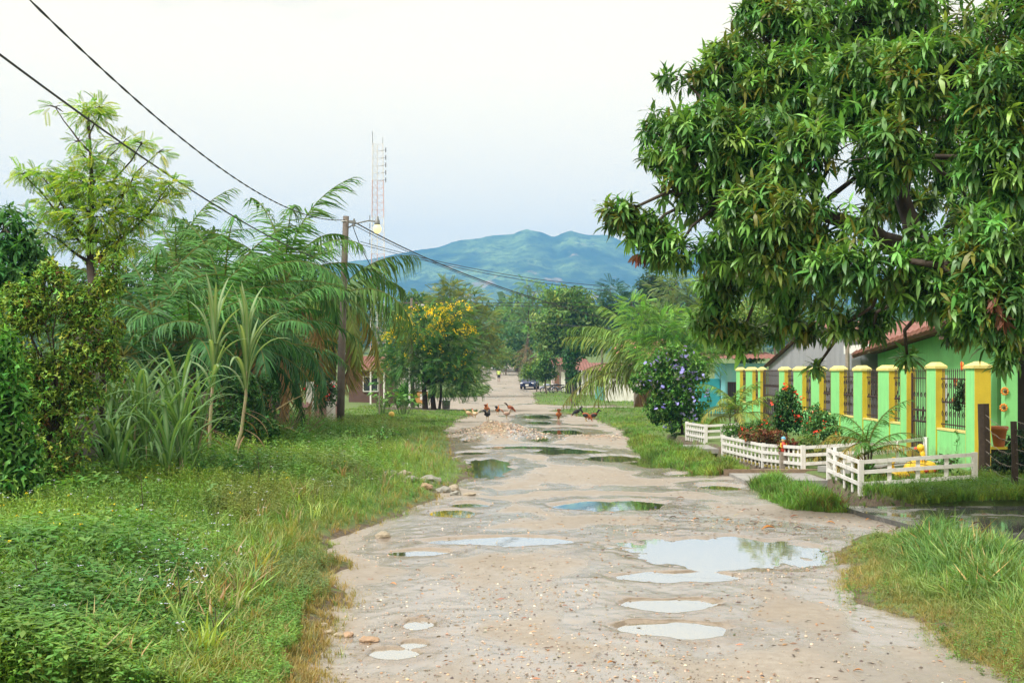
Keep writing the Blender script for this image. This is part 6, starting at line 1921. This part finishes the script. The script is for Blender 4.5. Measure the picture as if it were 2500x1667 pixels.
tree('clipped_cypress', 'bright green rounded cypress in front of the orange wall', 'bush', 80, [(990, 968, 24, 26), (993, 950, 15, 16)], 990, 'leaf', .22, [(.09, .24, .03), (.07, .20, .03)], dens=1.2, trunk_r=.06, seed=520, asp=.3)
tag(MB().tube([(gx(1000, 76), 76, 0), (gx(1000, 76), 76, 2.9)], .06, 8).build('slim_pole', WHITE), 'slim white pole in front of the cypress', 'pole')
tag(MB().tube([(gx(1008, 74), 74, 0), (gx(1007, 74), 74, 3.2)], .11, 8).build('dark_post', WOODD), 'dark thick post just right of the slim white pole', 'post')
tag(MB().tube([(gx(926, 58), 58, 0), (gx(926, 58), 58, 2.0)], .03, 6).build('thin_stake', WOODG), 'thin grey stake standing in the grass by the leafy plants', 'stake')
bk = MB().lathe((gx(1089, 72), 72, G(gx(1089, 72), 72)), [(.22, 0), (.26, .5), (.27, .5), (.25, .47), (.02, .45)], 14)
tag(bk.build('bucket', M('bucket_grey', (.42, .46, .48), .5, .15, 5), smooth=True), 'grey metal bucket beside the trunks of the flowering tree', 'bucket')
tag(MB().ell((gx(956, 57), 57, G(gx(956, 57), 57) + .12), (.14, .14, .14), 0, 12, 8).build('ball', M('ball_yellow', (.7, .48, .12), .5), smooth=True), 'small yellow ball lying in the grass by the taro', 'ball')

# right side beyond the creeper
ww = thing('white_wall', 'low white garden wall behind the young coconut palm', 'wall', (gx(1511, 87), 87, 0))
xa, xb = gx(1476, 87), gx(1548, 87)
MB().box(((xa + xb) / 2, 87.1, .62), (xb - xa, .2, 1.3)).build('wall', WHITE, ww)
MB().box((xa - .05, 91, .55), (.15, 8, 1.1)).build('side_wall', M('teal_wall', (.10, .33, .28), .75, .15, 2), ww)
gf2 = thing('plank_gate', 'grey weathered plank gate at right end of the white wall', 'gate', (gx(1558, 78), 78, 0))
for k in range(6): MB().box((gx(1549 + k * 4, 78), 78 + k * .05, .62), (.09, .04, 1.25 + .05 * (k % 2))).build('plank', WOODG, gf2)
for z in (.3, .95): MB().box((gx(1559, 78), 78.16, z), (.62, .04, .08)).build('rail', WOODG, gf2)
bh = thing('tile_roof_house', 'house with a pinkish tile roof showing above the coconut fronds', 'house', (gx(1535, 98), 100, 0))
MB().box((gx(1560, 98), 102, 1.3), (4.2, 5, 2.7)).build('wall', WHITE, bh)
rf = MB(); rf.wavy((gx(1512, 98) - .3, 98.5, gz(876, 98)), (5.0, 0, 0), (0, 4.5, 1.7), 22, .05); rf.build('roof', M('tile_pink', (.46, .20, .16), .8, .25, 4), bh)
sh2 = thing('porch_house', 'white house with a dark open porch and yellow gable by the lane', 'house', (gx(1440, 112), 114, 0))
MB().box((gx(1465, 112), 114.5, 1.3), (3.0, 3.5, 2.6)).build('wall', WHITE, sh2)
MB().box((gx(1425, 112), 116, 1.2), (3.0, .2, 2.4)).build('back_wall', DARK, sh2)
rf = MB(); rf.wavy((gx(1402, 110), 110.6, 2.35), (5.6, 0, 0), (0, 3.6, .7), 20, .04); rf.build('roof', TIN, sh2)
MB().box((gx(1463, 111), 112.5, 2.2), (1.6, .1, .6)).build('gable', M('cream_yellow', (.68, .56, .22), .7), sh2)
for px in (1411, 1434, 1452): MB().box((gx(px, 111), 111, 1.15), (.16, .16, 2.3)).build('post', WHITE, sh2)
window(sh2, (gx(1470, 112), 112.74, 1.4), .7, .9, 'y-', WOODG, 1)
th2 = thing('tin_house', 'low house of pinkish tin sheets with a red roof behind the motorcycle', 'house', (gx(1370, 130), 132, G(gx(1370, 130), 130)))
wv = MB(); wv.wavy((gx(1352, 130), 130, .1), (0, 8, 0), (0, 0, 2.9), 20, .04)
wv.wavy((gx(1352, 130), 130, .1), (2.4, 0, 0), (0, 0, 2.9), 10, .04)
wv.build('wall', M('tin_pinkish', (.40, .29, .27), .6, .2, 2, c2=(.55, .50, .50)), th2)
rf = MB(); rf.wavy((gx(1349, 129), 129.2, 2.95), (4, 0, 0), (0, 9, .8), 18, .05); rf.build('roof', TIN, th2)
MB().box((gx(1381, 128), 129.9, 1.15), (.8, .08, 2.1)).build('door', WHITE, th2)
MB().box((gx(1360, 129), 129.9, 1.1), (.5, .08, 2.0)).build('shutter', M('shutter_brown', (.22, .11, .07), .7), th2)

tag(MB().box((-1.6, 167, float(base(167)) + .05), (5.4, .5, .22)).box((-1.6, 166.5, float(base(166.5))), (5.4, .3, .06)).build('kerb', M('pale_concrete', (.5, .47, .43), .8, .15, 2)), 'pale concrete kerb across the road just beyond the walker', 'kerb', kind='structure')
# ------------------------------------------------------------------ car, motorcycle
def car(x, y, rz):
    z = max(G(x, y), float(rz_(x, y)[0]))
    root = thing('parked_car', 'dark blue sedan parked facing us at the right side of the road', 'car', (x, y, z), None, rz)
    BLUE = M('car_blue', (.018, .032, .10), .25, .1, 3, spec=.7)
    # body: sections along the length (front at -y)
    S = [(-2.15, .58, .36, .62), (-2.05, .78, .28, .74), (-1.6, .85, .24, .84), (-.95, .86, .24, .93), (-.5, .86, .24, .95), (.6, .86, .24, .96), (1.3, .85, .26, .97), (1.95, .80, .3, .95), (2.15, .66, .38, .85)]
    vs, fs = [], []
    for (yy, w, zb, zt) in S:
        for (u_, v_) in ((-1, 0), (-1.0, .35), (-.98, .72), (-.86, 1), (-.4, 1.02), (.4, 1.02), (.86, 1), (.98, .72), (1.0, .35), (1, 0)):
            vs.append((u_ * w, yy, zb + (zt - zb) * v_))
    n = 10
    for i in range(len(S) - 1):
        for j in range(n):
            j2 = (j + 1) % n
            fs.append((i * n + j, i * n + j2, (i + 1) * n + j2, (i + 1) * n + j))
    fs += [tuple(range(n)), tuple(reversed(range((len(S) - 1) * n, len(S) * n)))]
    MB().raw(vs, fs).build('body', BLUE, root, True, local=True)
    C = [(-.85, .74, .92), (-.15, .60, 1.40), (.75, .58, 1.42), (1.45, .70, .95)]
    cv = []
    for (yy, w, zz) in C: cv += [(-w, yy, zz), (w, yy, zz)]
    lo = [(-.80, -.9, .9), (.80, -.9, .9), (-.80, 1.5, .9), (.80, 1.5, .9)]
    cab = MB().raw([(-.60, -.17, 1.39), (.60, -.17, 1.39), (.58, .77, 1.41), (-.58, .77, 1.41), (-.5, .3, 1.46), (.5, .3, 1.46)], [(0, 1, 5, 4), (4, 5, 2, 3), (0, 4, 3), (1, 2, 5)])
    for s_ in (-1, 1):
        cab.bar((s_ * .76, -.88, .93), (s_ * .60, -.17, 1.39), .06, .06); cab.bar((s_ * .60, -.17, 1.39), (s_ * .58, .77, 1.41), .06, .05); cab.bar((s_ * .58, .77, 1.41), (s_ * .72, 1.46, .95), .08, .06); cab.bar((s_ * .59, .35, 1.40), (s_ * .80, .35, .95), .06, .05)
    cab.build('roof', BLUE, root, False, local=True)
    MB().raw([(-.75, -.86, .93), (.75, -.86, .93), (.585, -.17, 1.38), (-.585, -.17, 1.38)], [(0, 1, 2, 3)]).build('windshield', GLASS, root, local=True)
    MB().raw([(-.7, 1.45, .96), (.7, 1.45, .96), (.57, .78, 1.39), (-.57, .78, 1.39)], [(3, 2, 1, 0)]).build('rear_window', GLASS, root, local=True)
    for s_ in (-1, 1):
        MB().raw([(s_ * .78, -.82, .94), (s_ * .595, -.15, 1.37), (s_ * .575, .75, 1.38), (s_ * .73, 1.4, .96)], [(0, 1, 2, 3) if s_ > 0 else (3, 2, 1, 0)]).build('side_window', GLASS, root, local=True)
        MB().ell((s_ * .60, -2.02, .66), (.20, .10, .085), 0, 10, 6).build('headlight', M('headlight', (.75, .76, .78), .15, spec=.8), root, True, local=True)
        MB().ell((s_ * .90, -.62, .98), (.09, .05, .07), 0, 8, 5).build('wing_mirror', BLUE, root, True, local=True)
        for yy in (-1.32, 1.30):
            ty = MB()
            ring = [(.30, -.1), (.325, -.07), (.325, .07), (.30, .1), (.18, .1), (.18, -.1)]
            vs, fs = [], []
            for k in range(18):
                a = 2 * math.pi * k / 18
                for (r_, o_) in ring: vs.append((s_ * .78 + o_, yy + r_ * math.cos(a), .325 + r_ * math.sin(a)))
            for k in range(18):
                for j in range(6): fs.append((k * 6 + j, k * 6 + (j + 1) % 6, ((k + 1) % 18) * 6 + (j + 1) % 6, ((k + 1) % 18) * 6 + j))
            wh = ty.raw(vs, fs).build('wheel', M('tyre', (.02, .02, .02), .85), root, True, local=True)
            MB().ell((s_ * .84, yy, .325), (.03, .19, .19), 0, 8, 8).build('rim', M('rim', (.45, .46, .48), .3, metal=.7), wh, True, local=True)
    MB().box((0, -2.13, .60), (.62, .06, .12)).build('grille', M('car_grille', (.03, .03, .035), .4), root, local=True)
    MB().box((0, -2.155, .42), (1.25, .08, .14)).build('bumper', M('bumper_dark', (.015, .02, .05), .4), root, local=True)
    MB().box((0, -2.21, .46), (.36, .02, .17)).build('number_plate', M('plate_white', (.75, .76, .74), .5), root, local=True)
car(gx(1294, 139), 141, R(-9))


def motorcycle(x, y, rz, label, colr):
    z = max(G(x, y), float(rz_(x, y)[0]))
    r = thing('motorcycle', label, 'motorcycle', (x, y, z), None, rz)
    for xx in (-.62, .62):
        wh = MB().tube([(xx + .29 * math.cos(a), 0, .30 + .29 * math.sin(a)) for a in np.linspace(0, 2 * math.pi, 17)], .045, 6).build('wheel', M('tyre', (.02, .02, .02), .85), r, True, local=True)
        sp = MB()
        for k in range(8): sp.bar((xx, 0, .3), (xx + .26 * math.cos(k * .785), 0, .3 + .26 * math.sin(k * .785)), .012, .012)
        sp.ell((xx, 0, .3), (.06, .05, .06), 0, 8, 5).build('spokes', M('rim', (.45, .46, .48), .3), wh, local=True)
    fr = MB().tube([(-.62, 0, .3), (-.1, 0, .38), (.1, 0, .36), (.42, 0, .82)], .03, 6).tube([(.62, .05, .3), (.42, .05, .86)], .025, 6).tube([(.62, -.05, .3), (.42, -.05, .86)], .025, 6).tube([(-.62, 0, .3), (-.4, 0, .72), (.4, 0, .80)], .03, 6)
    fr.box((0, 0, .40), (.36, .22, .26)).build('frame', M('engine_metal', (.12, .12, .13), .4, metal=.5), r, local=True)
    MB().ell((.14, 0, .82), (.27, .13, .12), 0, 12, 7).build('tank', M('moto_' + label[:6], colr, .3), r, True, local=True)
    MB().box((-.36, 0, .80), (.62, .20, .09)).build('seat', M('seat_black', (.02, .02, .02), .7), r, local=True)
    MB().tube([(.38, -.34, 1.02), (.42, -.1, .98), (.42, .1, .98), (.38, .34, 1.02)], .018, 6).build('handlebar', M('engine_metal', (.12, .12, .13), .4), r, local=True)
    MB().ell((.54, 0, .86), (.07, .09, .09), 0, 10, 6).build('headlight', M('headlight', (.75, .76, .78), .15), r, True, local=True)
    for xx in (-.62, .62):
        MB().tube([(xx + .34 * math.cos(a), 0, .30 + .34 * math.sin(a)) for a in np.linspace(.4, 2.6, 8)], .05, 6).build('mudguard', M('moto_' + label[:6], colr, .3), r, True, local=True)
    MB().tube([(-.05, .12, .25), (-.7, .14, .28)], .04, 6).build('exhaust', M('rim', (.45, .46, .48), .3), r, local=True)
motorcycle(gx(1341, 122), 123, R(190), 'white and blue motorcycle parked by the leaning tree', (.35, .40, .6))
motorcycle(gx(1364, 122), 124.2, R(170), 'black motorcycle parked right of the white one', (.03, .03, .035))

# ------------------------------------------------------------------ person walking away
def skin_mesh(name, pts, edges, rad, mat, parent, root=0, sub=2):
    me = bpy.data.meshes.new(name)
    off = woff(parent)
    me.from_pydata([tuple(Vector(p) - off) for p in pts], edges, [])
    bm = bmesh.new(); bm.from_mesh(me)
    lay = bm.verts.layers.skin.verify()
    bm.verts.ensure_lookup_table()
    for i, v in enumerate(bm.verts):
        rr = rad[i]
        v[lay].radius = (rr, rr) if not isinstance(rr, tuple) else rr
        v[lay].use_root = (i == root)
    bm.to_mesh(me); bm.free()
    me.materials.append(mat)
    o = put(name, me, parent)
    o.modifiers.new('skin', 'SKIN').use_smooth_shade = True
    s_ = o.modifiers.new('sub', 'SUBSURF'); s_.levels = sub; s_.render_levels = sub
    return o


def person(x, y):
    z = float(rz_(x, y)[0])
    r = thing('person', 'person in a lime shirt and dark shorts walking away down the road', 'person', (x, y, z))
    V = lambda a, b_, c: (x + a, y + b_, z + c)
    pts = [V(0, 0, .93), V(0, .02, 1.12), V(0, .04, 1.32), V(0, .04, 1.44), V(0, .05, 1.50), V(0, .06, 1.58), V(0, .06, 1.66),
           V(-.17, .04, 1.41), V(-.25, .0, 1.17), V(-.27, .07, .94), V(-.27, .10, .83),
           V(.17, .04, 1.41), V(.25, .08, 1.17), V(.27, .0, .95), V(.27, -.03, .84),
           V(-.10, 0, .88), V(-.11, .10, .50), V(-.11, .06, .10), V(-.11, .20, .04),
           V(.10, 0, .88), V(.11, .0, .50), V(.11, -.22, .14), V(.11, -.10, .05)]
    ed = [(0, 1), (1, 2), (2, 3), (3, 4), (4, 5), (5, 6), (3, 7), (7, 8), (8, 9), (9, 10), (3, 11), (11, 12), (12, 13), (13, 14), (0, 15), (15, 16), (16, 17), (17, 18), (0, 19), (19, 20), (20, 21), (21, 22)]
    rad = [(.16, .12), (.15, .11), (.17, .12), (.10, .08), .055, .085, .07, .06, .045, .035, .04, .06, .045, .035, .04, .085, .058, .04, .035, .085, .058, .04, .035]
    skin_mesh('body', pts, ed, rad, M('skin_brown', (.22, .12, .08), .6), r)
    skin_mesh('shirt', [pts[i] for i in (0, 1, 2, 3, 7, 8, 11, 12)], [(0, 1), (1, 2), (2, 3), (3, 4), (4, 5), (3, 6), (6, 7)], [(.20, .15), (.19, .145), (.205, .15), (.13, .10), .085, .075, .085, .075], M('lime_shirt', (.55, .72, .18), .8), r)
    m1, m2 = Vector(pts[15]).lerp(Vector(pts[16]), .85), Vector(pts[19]).lerp(Vector(pts[20]), .85)
    skin_mesh('shorts', [V(0, 0, .95), pts[15], tuple(m1), pts[19], tuple(m2)], [(0, 1), (1, 2), (0, 3), (3, 4)], [(.185, .14), .11, .095, .11, .095], M('dark_shorts', (.02, .022, .03), .8), r)
    MB().ell(V(0, .045, 1.65), (.088, .098, .085), 0, 10, 8).build('hair', M('hair_black', (.012, .01, .01), .7), r, True)
person(gx(1218, 160), 160)

# ------------------------------------------------------------------ chickens
def chicken(label, px, pyfoot, rz, body, tail, pose='stand', s=1.0, cat='chicken', big_tail=.5, neck=None):
    Y = gy(pyfoot)
    x = gx(px, Y)
    inside = edgeL(np.array([Y]))[0] < x < edgeR(np.array([Y]))[0]
    z = float(rz_(x, Y)[0]) if inside else G(x, Y)
    r = thing('chicken', label, cat, (x, Y, z), 'chickens on and beside the road', rz)
    mb = MB()
    if pose == 'stand':
        path = [(-.17, 0, .31), (-.12, 0, .27), (0, 0, .24), (.09, 0, .27), (.135, 0, .35), (.15, 0, .42), (.17, 0, .46), (.205, 0, .46)]
        rad = [.02, .075, .11, .095, .055, .036, .036, .012]
    elif pose == 'peck':
        path = [(-.16, 0, .34), (-.10, 0, .30), (0, 0, .25), (.10, 0, .22), (.18, 0, .16), (.22, 0, .10), (.24, 0, .07), (.25, 0, .045)]
        rad = [.02, .08, .11, .09, .05, .034, .034, .01]
    else:                                                   # back turned, head hidden in front
        path = [(-.15, 0, .33), (-.10, 0, .29), (0, 0, .24), (.10, 0, .24), (.15, 0, .28), (.18, 0, .31), (.21, 0, .31), (.24, 0, .30)]
        rad = [.02, .085, .115, .09, .05, .036, .034, .01]
    path = [tuple(c * s for c in p) for p in path]; rad = [q * s for q in rad]
    mb.tube(path, rad, 10)
    mbody = M('hen_' + '_'.join('%02d' % int(c * 99) for c in body), body, .7, .3, 14)
    mb.build('body', mbody, r, True, local=True)
    hx_, hz_ = path[6][0], path[6][2]
    dirn = Vector(path[7]) - Vector(path[6])
    RC = M('comb_red', (.50, .03, .02), .5)
    MB().box((hx_ + .0, 0, hz_ + .045 * s), (.06 * s, .012 * s, .04 * s)).box((hx_ + .02 * s, 0, hz_ - .05 * s), (.02 * s, .02 * s, .04 * s)).build('comb', RC, r, local=True)
    MB().tube([Vector(path[7]) - dirn * .3, Vector(path[7]) + dirn.normalized() * .035 * s], [.012 * s, .002], 5).build('beak', M('beak_horn', (.45, .3, .1), .5), r, local=True)
    tl = MB()
    for k in range(7):
        a = (k - 3) * .16
        p0 = Vector(path[1]) + Vector((-.02, 0, .03)) * s
        L = (.16 + big_tail * .16) * s
        e = .75 + .25 * big_tail - abs(a) * .3
        tl.tube([p0, p0 + Vector((-math.cos(e) * L * .6, math.sin(a) * L * .5, math.sin(e) * L * .7)), p0 + Vector((-math.cos(e) * L * 1.05, math.sin(a) * L * .8, math.sin(e) * L * (.95 - .5 * (big_tail > .7))))], [.03 * s, .028 * s, .008 * s], 5)
    tl.build('tail', M('tail_' + '_'.join('%02d' % int(c * 99) for c in tail), tail, .6, .3, 14), r, local=True)
    for k in (-1, 1):
        MB().ell((-.01 * s, k * .095 * s, .255 * s), (.12 * s, .03 * s, .07 * s), 0, 8, 6).build('wing', M('wing_' + '_'.join('%02d' % int(c * 99) for c in tail), tuple((a + b_) / 2 for a, b_ in zip(body, tail)), .7, .3, 14), r, True, local=True)
        MB().tube([(.0, k * .045 * s, .17 * s), (-.015 * s, k * .045 * s, .09 * s), (.01 * s, k * .045 * s, .012)], [.03 * s, .012 * s, .010 * s], 5).bar((-.02 * s, k * .045 * s, .008), (.06 * s, k * .045 * s, .008), .03 * s, .01).build('leg', M('hen_leg', (.45, .33, .12), .6), r, local=True)
    return r
BR, RU, BK, PL, GY = (.30, .085, .025), (.38, .13, .035), (.014, .012, .012), (.52, .36, .20), (.33, .27, .22)
chicken('pale buff hen pecking, leftmost of the flock on the grass', 1144, 1019, R(10), PL, (.55, .42, .28), 'peck', .9)
chicken('pale hen with white tail, right of the leftmost one', 1160, 1020, R(160), PL, (.65, .58, .48), 'stand', .85)
chicken('tall brown rooster standing behind the black rooster', 1188, 1008, R(80), RU, BR, 'stand', 1.05)
chicken('black rooster standing on the road in the left group', 1190, 1025, R(60), BK, BK, 'stand', 1.05, big_tail=.8)
chicken('brown hen with dark tail facing away, middle of the left group', 1215, 1011, R(75), RU, BK, 'stand', .95)
chicken('brown hen with dark tail bending to peck, farthest right of left group', 1246, 1006, R(15), BR, (.06, .03, .02), 'peck', 1.1)
chicken('greyish buff hen walking right beside a small stone', 1237, 1022, R(5), GY, (.40, .20, .14), 'stand', 1.0)
chicken('rust hen with its back turned at the edge of right lawn', 1364, 1026, R(90), RU, RU, 'peck', 1.1)
chicken('grey turkey-like fowl walking on the dirt lane behind the right group', 1402, 997, R(172), (.10, .09, .085), (.08, .07, .07), 'stand', 1.1)
chicken('black hen pecking in the right lawn', 1408, 1016, R(195), BK, BK, 'peck', 1.0)
chicken('brown hen with raised black tail, third of the right group', 1431, 1028, R(-20), BR, BK, 'peck', 1.1, big_tail=.9)
chicken('dark brown rooster with black tail, rightmost of all', 1450, 1024, R(165), (.20, .05, .02), BK, 'peck', 1.05, big_tail=.9)
